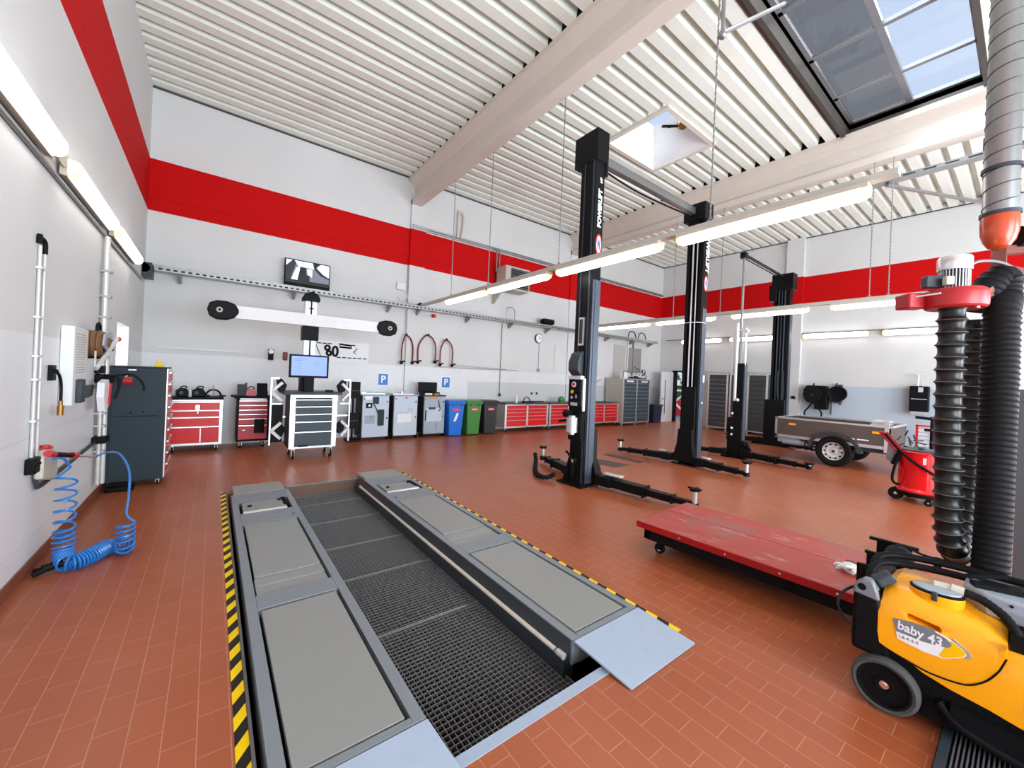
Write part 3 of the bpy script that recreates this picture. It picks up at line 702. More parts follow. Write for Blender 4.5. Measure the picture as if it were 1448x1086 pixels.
b = MB(); b.tube(smooth_path([(7.35, 10.13, zt + .08), (7.38, 10.13, zt + .42), (7.52, 10.13, zt + .5), (7.68, 10.13, zt + .4), (7.7, 10.13, zt + .08)], 6), .012, 6); solo(b, 'cable_loop', 'galv', 'thin grey cable hoop on the tray below the wall heater', 'cable', (7.5, 10.1, zt))
# ------------------------------------------------------------------ along the back wall
def caster(parent, x, y, z1, r=.055, off=(0, 0, 0), w=.03, mfork='alu', ang=0):
    b = MB(); b.cyl((x, y, z1), (x, y, z1 - .02), .035, n=10)
    for s in (-1, 1): b.box(x + s * (w / 2 + .004) - .003, x + s * (w / 2 + .004) + .003, y - .02, y + .045, r - .01, z1 - .015)
    f = b.obj('caster', mfork, parent, off=off)
    b = MB(); b.cyl((x - w / 2, y + .02, r), (x + w / 2, y + .02, r), r, n=16); b.use('rubber')
    b = MB(); b.use('rubber'); b.cyl((x - w / 2, y + .02, r), (x + w / 2, y + .02, r), r, n=16); b.use('alu'); b.cyl((x - w / 2 - .002, y + .02, r), (x + w / 2 + .002, y + .02, r), r * .5, n=12)
    b.obj('wheel', None, f, off=off)

def drawer_unit(name, label, cat, loc, w, d, z0, z1, cols, hs, body, front, rotz=0, group=None, top=None, top_t=.03, casters=True, rim='alu', hm='alu', side=None, post=.03, gap=.012, feet_r=.055, top_over=.01):
    """cabinet with drawers; local front faces -Y, front plane y=0, centred on x; hs = drawer heights fractions from the top"""
    t = thing(name, label, cat, loc, rotz, group)
    b = MB(); b.use(side or body)
    b.box(-w / 2, w / 2, .012, d, z0, z1)
    b.obj('body', None, t, bevel=.004)
    b = MB()   # front frame
    b.box(-w / 2 - .002, -w / 2 + post, -.006, .014, z0, z1); b.box(w / 2 - post, w / 2 + .002, -.006, .014, z0, z1); b.box(-w / 2, w / 2, -.005, .014, z1 - .03, z1); b.box(-w / 2, w / 2, -.005, .014, z0, z0 + .035)
    for c in range(1, cols): x = -w / 2 + w * c / cols; b.box(x - post / 2, x + post / 2, -.005, .014, z0, z1)
    b.obj('front_frame', rim, t)
    zt, zb = z1 - .032, z0 + .037; tot = sum(hs)
    for c in range(cols):
        x0 = -w / 2 + w * c / cols + (post if c == 0 else post / 2); x1 = -w / 2 + w * (c + 1) / cols - (post if c == cols - 1 else post / 2)
        z = zt
        for h in hs:
            hh = (zt - zb) * h / tot
            b = MB(); b.box(x0 + .004, x1 - .004, -.004, .02, z - hh + gap / 2, z - gap / 2)
            dr = b.obj('drawer', front, t)
            b = MB(); b.prism([(-.004, z - gap / 2 - .002), (-.02, z - gap / 2 - .004), (-.022, z - gap / 2 - .018), (-.004, z - gap / 2 - .03 if hh > .08 else z - gap / 2 - .02)], 'yz', x0 + .008, x1 - .008)
            b.obj('handle', hm, dr)
            z -= hh
    if top:
        b = MB(); b.box(-w / 2 - top_over, w / 2 + top_over, -top_over - .02, d, z1, z1 + top_t); b.obj('worktop', top, t, bevel=.006)
    if casters:
        for sx in (-1, 1):
            for y in (.06, d - .08): caster(t, sx * (w / 2 - .08), y, z0, feet_r)
    else:
        b = MB()
        for sx in (-1, 0, 1):
            if sx == 0 and cols == 1: continue
            b.box(sx * (w / 2 - .05) - .025, sx * (w / 2 - .05) + .025, .03, .08, 0, z0); b.box(sx * (w / 2 - .05) - .025, sx * (w / 2 - .05) + .025, d - .1, d - .05, 0, z0)
        b.each('foot', 'alu', t)
    return t

# red four-drawer roller cabinet (front frame of pale aluminium)
t = drawer_unit('tool_cabinet', 'wide red four-drawer roller cabinet with black top beside the dark grey locker', 'tool cabinet', (-.225, 9.65, 0), .82, .55, .13, 1.0, 1, [.16, .13, .18, .32], 'cabgrey', 'red', top='black', top_t=.045, post=.045, feet_r=.06)
b = MB(); b.box(-.155, -.14, 9.638, 9.65, .18, .45); b.obj('drawer_divider', 'alu', t, off=(-.225, 9.65, 0))
b = MB(); b.box(-.235, -.17, 9.625, 9.645, .80, .90); b.cyl((-.2, 9.63, .79), (-.2, 9.625, .74), .02); b.obj('lock_plate', 'chrome', t, off=(-.225, 9.65, 0))
# things on it
def tool_case(label, loc, w, h, d, seed):
    r = random.Random(seed); t = thing('power_tool', label, 'power tool', loc, r.uniform(-.3, .3))
    b = MB(); b.prism([(-w / 2, 0), (w / 2, 0), (w / 2, h * .5), (w * .3, h * .9), (-w * .1, h), (-w / 2, h * .7)], 'xz', -d / 2, d / 2); b.obj('body', 'black', t, bevel=.015)
    b = MB(); b.cyl((-w * .2, -d / 2 - .02, h * .45), (-w * .2, d / 2 + .01, h * .45), h * .2, n=12); b.tube(smooth_path([(w * .2, 0, h * .8), (w * .35, 0, h * 1.12), (0, 0, h * 1.15), (-w * .2, 0, h * .95)], 5), .012); b.obj('handle', 'anthracite', t)
    return t
tool_case('black power tool at the left end of the red cabinet top', (-.45, 9.9, 1.045), .18, .17, .14, 2)
tool_case('black power tool in the middle of the red cabinet top', (-.20, 9.92, 1.045), .2, .17, .15, 5)
b = MB(); b.cyl((-.33, 9.86, 1.045), (-.33, 9.86, 1.19), .028); b.cyl((-.33, 9.86, 1.19), (-.33, 9.86, 1.215), .014); solo(b, 'spray_bottle', 'clearbowl', 'small clear bottle between the two black power tools', 'bottle', (-.33, 9.86, 1.045))
b = MB(); b.use('rubber'); b.tube(arc((.03, 9.9, 1.06), .12, 0, PI, 14) , .017); b.tube([(.15, 9.9, 1.06), (.15, 9.9, 1.062), (.24, 9.9, 1.058)], .014); b.use('red'); b.box(.02, .04, 9.885, 9.915, 1.05, 1.27)
b.use('rubber'); b.box(-.1, -.03, 9.85, 9.95, 1.045, 1.08)
solo(b, 'arched_tool', None, 'black arched hose tool with red strut on the red cabinet top', 'tool', (.03, 9.9, 1.045))

# crimson trolley
t = drawer_unit('tool_trolley', 'crimson six-drawer tool trolley left of the grey wheel aligner', 'tool trolley', (.70, 9.7, 0), .56, .45, .14, 1.02, 1, [.11, .11, .11, .11, .16, .36], 'black', 'redv', top='black', top_t=.05, rim='black', post=.03, feet_r=.065, top_over=.05)
o_ = (.70, 9.7, 0)
b = MB(); b.tube([(.36, 9.72, 1.06), (.33, 9.72, 1.06), (.33, 10.1, 1.06), (.36, 10.1, 1.06)], .016); b.obj('push_handle', 'black', t, off=o_)
b = MB(); b.box(.47, .93, 9.67, 9.685, 1.0, 1.045); b.obj('front_strip', 'alu', t, off=o_)
b = MB(); b.box(.52, .57, 9.66, 9.675, .37, .385); b.obj('badge', 'chrome', t, off=o_)
b = MB(); b.box(.72, .90, 9.655, 9.672, .31, .60); b.obj('glove_box', 'black', t, off=o_, label='black pouch on the lower drawer')
for i, (x, h) in enumerate(((.44, .2), (.51, .24), (.57, .24))): pass
b = MB(); b.box(.42, .58, 9.82, 9.95, 1.07, 1.30); b.use('anthracite')
for k in range(5): b.box(.415, .585, 9.815, 9.82, 1.09 + k * .04, 1.11 + k * .04)
b.box(.55, .585, 9.83, 9.94, 1.30, 1.335)
b.mats = ['cabdark', 'anthracite']; b.mi = [0] * 6 + [1] * (len(b.f) - 6)
solo(b, 'parts_organiser', None, 'grey small-parts organiser box on the crimson trolley', 'box', (.5, 9.88, 1.07))
b = MB(); b.prism([(.57, 1.07), (.74, 1.07), (.74, 1.17), (.70, 1.21), (.6, 1.21), (.57, 1.15)], 'xz', 9.78, 9.88); b.use('black'); b.tube(arc((.655, 9.83, 1.2), .06, 0, PI, 8), .009)
b.mats = ['redv', 'black']; b.mi = [0] * 8 + [1] * (len(b.f) - 8)
solo(b, 'tool_case', None, 'small red case with black handle on the crimson trolley', 'case', (.65, 9.83, 1.07))
b = MB(); b.box(.76, .95, 9.76, 9.9, 1.07, 1.17); b.prism([(9.86, 1.17), (9.9, 1.17), (9.93, 1.33), (9.9, 1.33)], 'yz', .76, .95); solo(b, 'tablet_box', 'black', 'black box with upright lid on the crimson trolley', 'box', (.85, 9.83, 1.07))

# ---- wheel aligner: grey cabinet, mast, camera beam, monitor, clamp holders
o_ = (1.55, 8.15, 0)
t = drawer_unit('wheel_aligner', 'grey wheel alignment cabinet with mast and long white camera beam', 'wheel aligner', o_, .80, .62, .2, 1.2, 1, [.05, .14, .15, .15, .2, .3], 'cabdark', 'drawergrey', top=None, rim='alu', post=.085, feet_r=.075)
b = MB(); b.box(1.03, 2.03, 8.08, 8.8, 1.2, 1.25); b.box(1.2, 1.9, 8.06, 8.09, 1.21, 1.245); b.obj('top_tray', 'anthracite', t, off=o_, bevel=.012)
b = MB(); b.use('black'); b.box(1.3, 1.46, 8.115, 8.14, .235, .262); b.obj('badge', 'anthracite', t, off=o_)
b = MB(); xm = 1.51
b.box(xm - .115, xm + .115, 8.62, 8.78, 1.25, 3.02); 
mast = b.obj('mast', 'mastgrey', t, off=o_, bevel=.02)
b = MB(); b.use('black'); b.box(xm - .012, xm + .012, 8.61, 8.622, 1.95, 3.02)
for z, w_ in ((2.86, .04), (2.70, .08), (2.68, .09)): b.box(xm - w_, xm + w_, 8.608, 8.622, z, z + .02)
b.obj('mast_slot', 'anthracite', mast, off=o_)
b = MB(); b.prism([(xm - .15, 3.02), (xm + .15, 3.02), (xm + .15, 3.08), (xm + .1, 3.17), (xm, 3.2), (xm - .1, 3.17), (xm - .15, 3.08)], 'xz', 8.58, 8.82); b.obj('mast_cap', 'black', mast, off=o_, bevel=.01)
b = MB(); b.box(xm - .14, xm + .14, 8.56, 8.82, 2.24, 2.52); b.obj('carriage', 'black', mast, off=o_, bevel=.008)
b = MB(); b.box(xm - .16, xm + .08, 8.5, 8.7, 1.25, 1.5); b.cyl((xm - .1, 8.55, 1.25), (xm - .1, 8.55, 1.9), .03); b.obj('monitor_stand', 'black', t, off=o_)
# camera beam (slightly tilted profile)
bx0, bx1 = .08, 3.0
b = MB()
sec = [(-.11, -.06), (-.11, -.02), (-.095, -.02), (-.095, .02), (-.11, .02), (-.11, .06), (.11, .06), (.11, .02), (.1, .02), (.1, -.02), (.11, -.02), (.11, -.06)]
b.prism([(y + 8.5, z + 2.625) for z, y in [(q[0], q[1]) for q in sec]], 'yz', bx0, bx1)
bm_ = b.obj('camera_beam', 'white', t, off=o_)
for nm, cx, sx in (('beam_end', .06, 1), ('beam_end', 3.02, -1)):
    b = MB(); pts = [(cx + sx * .27, 2.625 + .03), (cx + sx * .22, 2.75), (cx + sx * .1, 2.79), (cx - sx * .04, 2.79), (cx - sx * .14, 2.74), (cx - sx * .17, 2.63), (cx - sx * .14, 2.52), (cx - sx * .04, 2.47), (cx + sx * .1, 2.47), (cx + sx * .22, 2.52), (cx + sx * .27, 2.6)]
    b.prism(pts, 'xz', 8.40, 8.57); e_ = b.obj('beam_end', 'black', bm_, off=o_, bevel=.02)
    b = MB(); b.cyl((cx, 8.398, 2.63), (cx, 8.39, 2.63), .045, n=16); b.use('black'); b.cyl((cx, 8.39, 2.63), (cx, 8.386, 2.63), .022, n=12); b.mats = ['cabgrey', 'black']; b.mi = [0] * 18 + [1] * (len(b.f) - 18)
    b.obj('camera_lens', None, bm_, off=o_)
# monitor
b = MB(); b.box(1.13, 1.81, 8.33, 8.38, 1.51, 1.945); mo = b.obj('monitor', 'black', t, off=o_, bevel=.008)
b = MB(); b.box(1.165, 1.775, 8.326, 8.331, 1.55, 1.915); sc = b.obj('screen', 'bluescreen', mo, off=o_)
b = MB()
b.box(1.2, 1.34, 8.3245, 8.3262, 1.83, 1.842); b.box(1.2, 1.4, 8.3245, 8.3262, 1.855, 1.86); b.torus((1.6, 8.325, 1.79), .035, .003, axis=(0, 1, 0), n=16, k=4); b.box(1.3, 1.304, 8.3245, 8.3262, 1.6, 1.8); b.each('screen_graphic', 'screenmark', mo, off=o_)
b = MB(); b.box(1.42, 1.5, 8.35, 8.37, 1.5, 1.53); b.box(1.40, 1.56, 8.36, 8.5, 1.25, 1.52); b.obj('monitor_neck', 'black', mo, off=o_)
# clamp racks left and right
def clamps(x, s, nm):
    b = MB(); b.box(x - .012, x + .012, 8.4, 8.43, .62, 1.5); b.box(x - .012, x + .012, 8.4, 8.43, .25, .62)
    b.box(min(x, x + s * .12), max(x, x + s * .12), 8.4, 8.43, 1.47, 1.5); b.box(min(x, x + s * .18), max(x, x + s * .18), 8.4, 8.43, 1.0, 1.02); b.box(min(x, x + s * .25), max(x, x + s * .25), 8.45, 8.5, .75, .78)
    rk = b.obj('clamp_rack', 'alu', t, off=o_)
    for zc, dz in ((1.36, 1), (1.12, -1), (.62, 1), (.42, -1)):
        b = MB(); b.bar((x + s * .02, 8.38, zc - dz * .1), (x + s * .17, 8.36, zc + dz * .05), .06, .05); b.obj('wheel_clamp', 'white', rk, off=o_)
    for zc in (1.36, .55):
        b = MB(); b.prism([(x + s * .1, zc - .1), (x + s * .2, zc - .14), (x + s * .25, zc), (x + s * .16, zc + .12), (x + s * .08, zc + .1)], 'xz', 8.38, 8.5); b.obj('target_plate', 'black', rk, off=o_, bevel=.01)
    if s < 0: return
    b = MB(); b.box(min(x, x + s * .2), max(x, x + s * .2), 8.42, 8.48, .3, 1.0); b.obj('rack_back', 'black', rk, off=o_)
clamps(.87, 1, 'l'); clamps(2.25, -1, 'r')
b = MB(); b.box(1.76, 1.88, 8.2, 8.32, 1.25, 1.29); solo(b, 'mouse', 'black', 'small black box on the grey aligner top right of the monitor', 'box', (1.8, 8.2, 1.25))

# ---- three pale grey service machines
def service_machine(label, loc, w, z1, m, kind):
    t = thing('service_machine', label, 'workshop machine', loc, group='pale grey service machines along the back wall')
    b = MB(); b.box(-w / 2, w / 2, 0, .5, .09, z1); b.obj('body', m, t, bevel=.012)
    b = MB(); b.box(-w / 2 - .05, w / 2 + .02, -.03, .53, z1, z1 + .03); b.obj('top_tray', 'machgrey2' if kind < 2 else 'anthracite', t, bevel=.006)
    b = MB(); b.box(-w / 2 - .02, -w / 2, .05, .5, .1, z1 - .01); b.obj('side_panel', 'black', t)
    for sx in (-1, 1):
        b = MB(); b.use('rubber'); b.cyl((sx * (w / 2 + .005), .12, .12), (sx * (w / 2 + .028), .12, .12), .12, n=18); b.use('anthracite'); b.cyl((sx * (w / 2 + .028), .12, .12), (sx * (w / 2 + .03), .12, .12), .05, n=12); b.obj('wheel', None, t)
    b = MB()
    for z in (.55, .95): b.cyl((w / 2 - .05, -.002, z), (w / 2 - .05, -.012, z), .018, n=10)
    b.cyl((-w / 2 + .04, -.002, z1 - .08), (-w / 2 + .04, -.01, z1 - .08), .014, n=10)
    b.each('latch', 'black', t)
    return t
loc = (3.19, 9.6, 0)
t = service_machine('pale grey service machine right of the wheel aligner, with gauge and dark hose pocket', loc, .64, 1.1, 'machgrey', 0)
b = MB(); b.box(-.27, -.1, -.012, 0, 1.0, 1.09); b.obj('display', 'signwhite', t)
b = MB(); b.box(-.24, -.1, -.02, 0, .80, .92); b.cyl((-.17, -.02, .86), (-.17, -.035, .86), .035, n=14); b.obj('gauge', 'black', t, bevel=.004)
b = MB(); b.cyl((-.17, -.036, .86), (-.17, -.04, .86), .028, n=14); b.obj('gauge_face', 'signwhite', t)
b = MB(); b.box(-.08, .06, -.03, 0, .9, 1.07); b.obj('manifold', 'cabdark', t, bevel=.01)
b = MB(); b.box(.05, .19, -.05, 0, .37, .76); b.obj('hose_pocket', 'cabdark', t, bevel=.006)
b = MB(); b.tube(smooth_path([(-.08, -.02, .9), (-.02, -.04, .82), (.05, -.03, .66), (.08, -.03, .6)], 5), .01); b.obj('hose', 'rubber', t)
b = MB(); b.box(-.26, -.02, -.006, 0, .42, .62); b.obj('recess_panel', 'machgrey2', t); b = MB(); b.bar((-.15, -.008, .55), (-.05, -.008, .62), .008, .004); b.bar((-.14, -.008, .62), (-.1, -.008, .5), .008, .004); b.each('scribble_mark', 'anthracite', t)
loc = (3.95, 9.6, 0)
t = service_machine('middle pale grey service machine with recessed handle panel', loc, .62, 1.1, 'machgrey', 1)
b = MB(); b.box(-.23, .16, -.006, 0, .42, .64); b.tube([(-.23, -.012, .42), (-.23, -.012, .66)], .012); b.tube(smooth_path([(-.23, -.015, .66), (-.1, -.03, .71), (.05, -.03, .69)], 5), .012); b.tube([(.08, -.012, .70), (.08, -.012, .78), (.18, -.012, .78), (.18, -.012, .42), (.05, -.012, .42)], .014); b.obj('handle_panel', 'white', t)
b = MB(); b.box(-.04, .05, -.008, 0, 1.03, 1.06); b.obj('label_plate', 'label_red', t)
loc = (4.75, 9.6, 0)
t = service_machine('right grey service machine with black lid open on top, beside the blue bin', loc, .6, 1.09, 'machgrey2', 2)
b = MB(); b.box(-.24, .2, -.006, 0, .42, .78); b.obj('door_panel', 'machgrey', t); b = MB(); b.box(-.265, -.24, -.015, 0, .45, .72); b.obj('door_handle', 'black', t)
b = MB(); b.tube(smooth_path([(.1, -.01, 1.0), (.12, -.03, .85), (.15, -.03, .74), (.1, -.03, .70)], 5), .009); b.obj('hose', 'rubber', t)
b = MB(); b.box(-.2, .08, -.01, 0, 1.03, 1.085); b.obj('label_strip', 'brass', t)
b = MB(); b.box(.05, .055, -.008, 0, .16, .38); b.box(-.18, .02, -.012, 0, .74, .80); b.each('trim_mark', 'anthracite', t)
b = MB(); b.box(4.43, 4.95, 9.72, 9.95, 1.12, 1.19); b.box(4.42, 4.96, 9.93, 9.99, 1.19, 1.45); solo(b, 'open_case', 'black', 'black case with upright lid on the right grey service machine', 'case', (4.7, 9.85, 1.12), bevel=.012)
b = MB(); b.box(4.5, 4.7, 9.68, 9.74, 1.12, 1.16); solo(b, 'paper_pad', 'signwhite', 'white pad lying in front of the open black case', 'paper', (4.6, 9.7, 1.12))
b = MB(); b.box(4.75, 4.9, 9.66, 9.72, 1.12, 1.155); solo(b, 'sponge', 'brass', 'yellowish block lying in front of the open black case', 'block', (4.82, 9.7, 1.12))
b = MB(); 
for x in (3.66, 4.15): b.tube([(x, 9.7, 1.13), (x, 9.7, 1.25)], .006)
b.tube([(3.66, 9.7, 1.25), (4.15, 9.7, 1.25)], .006); b.tube([(3.66, 10.0, 1.13), (3.66, 10.0, 1.25), (4.15, 10.0, 1.25), (4.15, 10.0, 1.13)], .006); b.box(3.64, 4.17, 9.69, 10.02, 1.13, 1.14); b.cyl((3.9, 9.8, 1.14), (3.9, 9.8, 1.2), .04)
solo(b, 'wire_basket', 'alu', 'low wire tray on the middle service machine', 'wire tray', (3.9, 9.85, 1.13))
b = MB(); b.box(2.9, 3.45, 9.7, 9.72, 1.13, 1.145); b.tube(smooth_path([(2.9, 9.7, 1.16), (3.1, 9.7, 1.2), (3.35, 9.7, 1.16)], 5), .008); b.cyl((3.14, 9.7, 1.17), (3.14, 9.7, 1.21), .02); b.box(2.86, 2.95, 9.68, 9.75, 1.13, 1.18); solo(b, 'hose_tool', 'alu', 'thin hose tool lying on the left service machine', 'tool', (3.1, 9.7, 1.13))
# black loudspeaker-like holder boxes on a post left of the machines
t = thing('target_stand', 'black two-box stand on a thin post between aligner and service machines', 'stand', (2.62, 9.75, 0))
b = MB(); b.cyl((2.70, 9.8, .05), (2.70, 9.8, 1.35), .022); b.box(2.56, 2.82, 9.6, 9.95, 0, .05); b.obj('post', 'black', t, off=(2.62, 9.75, 0))
for z0, z1 in ((1.03, 1.42), (.32, .68)):
    b = MB(); b.box(2.56, 2.81, 9.62, 9.76, z0, z1); b.use('anthracite'); b.box(2.58, 2.79, 9.614, 9.62, z0 + .17, z0 + .19); b.mats = ['black', 'anthracite']; b.mi = [0] * 6 + [1] * 6; b.obj('box', None, t, off=(2.62, 9.75, 0), bevel=.01)

# ---- wheelie bins
def bin_(label, x, m, lab):
    loc = (x, 9.5, 0); t = thing('wheelie_bin', label, 'wheelie bin', loc, group='three wheelie bins by the back wall')
    b = MB(); w0, w1 = .19, .235
    b.prism([(-w0, 0), (w0, 0), (w0, .4), (-w0, .4)], 'xy', .02, .88, [(-w1, -.05), (w1, -.05), (w1, .46), (-w1, .46)]); b.obj('bin_body', m, t, bevel=.02)
    b = MB(); b.box(-w1 - .03, w1 + .03, -.08, .5, .875, .925); b.obj('rim', m, t, bevel=.012)
    b = MB(); b.prism([(-.1, .925), (.5, .925), (.52, .975), (.1, .99), (-.08, .965)], 'yz', -w1 - .04, w1 + .04); l = b.obj('lid', m, t, bevel=.015)
    b = MB(); b.cyl((-w1 - .03, .52, .95), (w1 + .03, .52, .95), .018); b.obj('hinge_bar', m, l)
    for s in (-1, 1):
        b = MB(); b.cyl((s * .2 - .02, .42, .09), (s * .2 + .02, .42, .09), .09, n=16); b.obj('wheel', 'rubber', t)
    b = MB(); b.box(-.1, .1, -.052, -.02, .70, .765); b.v = [(x_, y - (.0 if True else 0), z) for x_, y, z in b.v]; b.obj('label_plate', 'label_red', t)
    b = MB()
    for sx in (-1, 1): b.prism([(sx * .13 - .02, .875), (sx * .13 + .02, .875), (sx * .13, .83)], 'xz', -.062, -.04)
    b.each('rim_lug', 'black' if m != 'blackbin' else 'anthracite', t)
    b = MB()
    if lab == 'w': b.prism([(-.09, .42), (-.02, .42), (.06, .6), (.05, .64), (.02, .65), (-.0, .63)], 'xz', -.046, -.02); b.obj('sticker', 'signwhite', t)
    else:
        b.box(-.085, .085, -.054, -.05, .725, .733); b.box(-.07, .07, -.054, -.05, .745, .75); b.each('label_text', 'signwhite', t)
    return t
bin_('blue wheelie bin with white sticker, left of the green bin', 5.34, 'bluebin', 'w'); bin_('green wheelie bin between the blue and the black bin', 5.91, 'greenbin', 'r'); bin_('black wheelie bin with red label beside the workbench', 6.47, 'blackbin', 'r')

# ---- three red workbench units with one continuous worktop each
bl = ['red-drawer workbench unit beside the black bin', 'middle red-drawer workbench unit partly behind the near lift post', 'red-drawer workbench unit beside the tall grey drawer cabinet']
for k, (x0, x1) in enumerate(((7.08, 8.84), (8.9, 10.68), (10.84, 12.5))):
    w = x1 - x0
    drawer_unit('workbench', bl[k], 'workbench', ((x0 + x1) / 2, 9.6, 0), w, .72, .13, .85, 2, [.12, .12, .12, .13, .2], 'cabgrey', 'red', top='worktop', top_t=.035, post=.07, group='red drawer workbenches', feet_r=.055, hm='redv' if False else 'red', gap=.016, top_over=.0)
t = drawer_unit('drawer_cabinet', 'tall grey double drawer cabinet at the end of the workbenches', 'drawer cabinet', (13.42, 9.45, 0), 1.76, .85, .09, 1.82, 2, [1] * 10 + [1.2], 'cabgrey', 'drawergrey', casters=False, hm='drawergrey', rim='alu', post=.07, gap=.012)
b = MB(); b.box(-.7, -.25, -.03, -.018, 1.69, 1.75); b.box(.25, .65, -.03, -.018, 1.69, 1.75); b.each('label_strip', 'signwhite', t)
# small things on the benches
b = MB(); b.cyl((7.62, 9.75, .885), (7.62, 9.75, 1.08), .035); b.cyl((7.62, 9.75, 1.08), (7.62, 9.75, 1.12), .03, .02); solo(b, 'bottle', 'signwhite', 'white bottle on the left workbench', 'bottle', (7.62, 9.75, .885))
b = MB(); b.tube(smooth_path([(7.95, 9.8, .9), (7.98, 9.8, 1.02), (8.1, 9.8, 1.06), (8.2, 9.8, .98), (8.22, 9.8, .9)], 5), .018); b.use('black'); b.box(7.92, 8.35, 9.76, 9.86, .885, .93); b.mats = ['black']; b.mi = [0] * len(b.f); solo(b, 'bench_grinder', None, 'black arched tool lying on the left workbench', 'tool', (8.1, 9.8, .885))
b = MB(); b.box(8.3, 8.9, 9.9, 10.0, .885, .93); solo(b, 'tool_strip', 'anthracite', 'dark flat tool strip at the right end of the left workbench', 'tool', (8.6, 9.95, .885))
b = MB(); b.sphere((9.72, 9.9, .985), .11, sx=1.3); b.cyl((9.72, 9.9, .885), (9.72, 9.9, .93), .09); solo(b, 'bench_vise', 'greenbin', 'green bench vice just left of the near lift post', 'vice', (9.72, 9.9, .885))
b = MB(); b.cyl((10.98, 9.85, .885), (10.98, 9.85, 1.17), .09, .07); solo(b, 'canister', 'black', 'black canister just right of the near lift post on the bench', 'canister', (10.98, 9.85, .885))
b = MB(); b.cyl((11.22, 9.72, .99), (11.22, 9.86, .99), .105, n=18); b.use('black'); b.cyl((11.22, 9.715, .99), (11.22, 9.87, .99), .05, n=12); b.box(11.15, 11.29, 9.74, 9.84, .885, .9); b.mats = ['hosered', 'black']; b.mi = [0] * 18 + [0, 0] + [1] * (len(b.f) - 20); solo(b, 'cable_reel', None, 'dark red reel beside the black canister on the bench', 'reel', (11.22, 9.8, .885))
# on top of the tall cabinet
b = MB(); b.box(12.85, 13.1, 9.7, 9.85, 1.82, 2.06); b.use('black'); b.tube(smooth_path([(12.83, 9.69, 1.85), (12.85, 9.69, 2.08), (13.0, 9.69, 2.12), (13.12, 9.69, 2.06)], 5), .012); b.mats = ['signwhite', 'black']; b.mi = [0] * 6 + [1] * (len(b.f) - 6); solo(b, 'white_container', None, 'white container with black handle on the tall drawer cabinet', 'container', (12.97, 9.77, 1.82))
for i, (x, w_, h) in enumerate(((13.35, .16, .09), (13.62, .14, .12), (13.84, .12, .07))):
    b = MB(); b.prism([(x - w_, 1.82), (x + w_, 1.82), (x + w_ * .6, 1.82 + h * .7), (x, 1.82 + h), (x - w_ * .7, 1.82 + h * .5)], 'xz', 9.6, 9.75); solo(b, 'machine_part', 'cabdark', ['flat grey metal part on the tall cabinet right of the white container', 'peaked grey metal part in the middle of the tall cabinet top', 'small grey metal part beside the tangle of fittings on the tall cabinet'][i], 'metal part', (x, 9.67, 1.82))
r = random.Random(3); b = MB()
for k in range(26):
    p = V((14.1 + r.uniform(-.28, .3), 9.75 + r.uniform(-.1, .1), 1.84 + r.uniform(0, .4))); q = p + V((r.uniform(-.16, .16), 0, r.uniform(-.14, .14))); q.z = max(q.z, 1.83); b.cyl(p, q, .016, n=6)
b.box(13.8, 14.35, 9.66, 9.84, 1.82, 1.86)
solo(b, 'valve_rack', 'anthracite', 'dark tangle of pipe fittings on the right end of the tall drawer cabinet', 'fittings', (14.1, 9.75, 1.82))
t = thing('litter_bin', 'dark blue open bin in the far corner beside the door', 'bin', (15.2, 9.85, 0))
b = MB(); b.prism([(14.95, 9.65), (15.5, 9.65), (15.5, 10.15), (14.95, 10.15)], 'xy', 0, .72, [(14.93, 9.62), (15.53, 9.62), (15.53, 10.18), (14.93, 10.18)]); b.obj('bin_body', 'navy', t, off=(15.2, 9.85, 0), bevel=.01)
b = MB(); b.box(14.9, 15.56, 9.59, 10.2, .72, .77); b.obj('rim', 'anthracite', t, off=(15.2, 9.85, 0))

# ---- on the back wall
def onwall(b, name, m, label, cat, loc, **k): return solo(b, name, m, label, cat, loc, **k)
# TV
t = thing('television', 'flat television on the back wall showing a grey camera picture', 'television', (1.69, 10.24, 3.86)); o_ = (1.69, 10.24, 3.86)
b = MB(); b.box(1.21, 2.16, 10.2, 10.26, 3.56, 4.16); b.obj('case', 'black', t, off=o_, bevel=.008)
b = MB(); b.box(1.5, 1.9, 10.26, (YB - .003), 3.7, 4.0); b.obj('bracket', 'anthracite', t, off=o_)
b = MB(); y = 10.197
b.use('screenmid'); b.box(1.235, 2.135, y, 10.201, 3.63, 4.135)
def pg(pts, m, dy): b.use(m); b.prism(pts, 'xz', y - dy, y + .001)
pg([(1.40, 4.135), (1.78, 4.135), (1.80, 4.0), (1.48, 4.02)], 'screenlight', .001); pg([(1.44, 3.98), (1.52, 4.02), (1.48, 3.68), (1.34, 3.68)], 'screenlight', .001)
pg([(1.52, 4.0), (1.64, 4.0), (1.65, 3.84), (1.72, 3.84), (1.72, 3.63), (1.46, 3.63)], 'screendark', .002); pg([(1.66, 3.98), (1.77, 3.98), (1.77, 3.8), (1.68, 3.85)], 'screenlight', .0015)
pg([(1.78, 4.135), (1.92, 4.135), (1.85, 4.04), (2.0, 3.9), (2.135, 3.84), (2.135, 3.81), (1.95, 3.87), (1.82, 4.0)], 'screendark', .002); pg([(1.86, 4.04), (1.95, 4.135), (2.135, 4.135), (2.135, 3.85), (2.0, 3.92)], 'screenlight', .001)
pg([(1.235, 4.0), (1.36, 4.135), (1.235, 4.135)], 'screenlight', .001); pg([(1.235, 3.63), (2.135, 3.63), (2.135, 3.7), (1.235, 3.70)], 'screendark', .0015); pg([(1.235, 3.98), (1.36, 4.135), (1.45, 4.135), (1.33, 3.7), (1.235, 3.7)], 'anthracite', .0008)
b.obj('screen', None, t, off=o_, label='lit screen with a grey security picture')
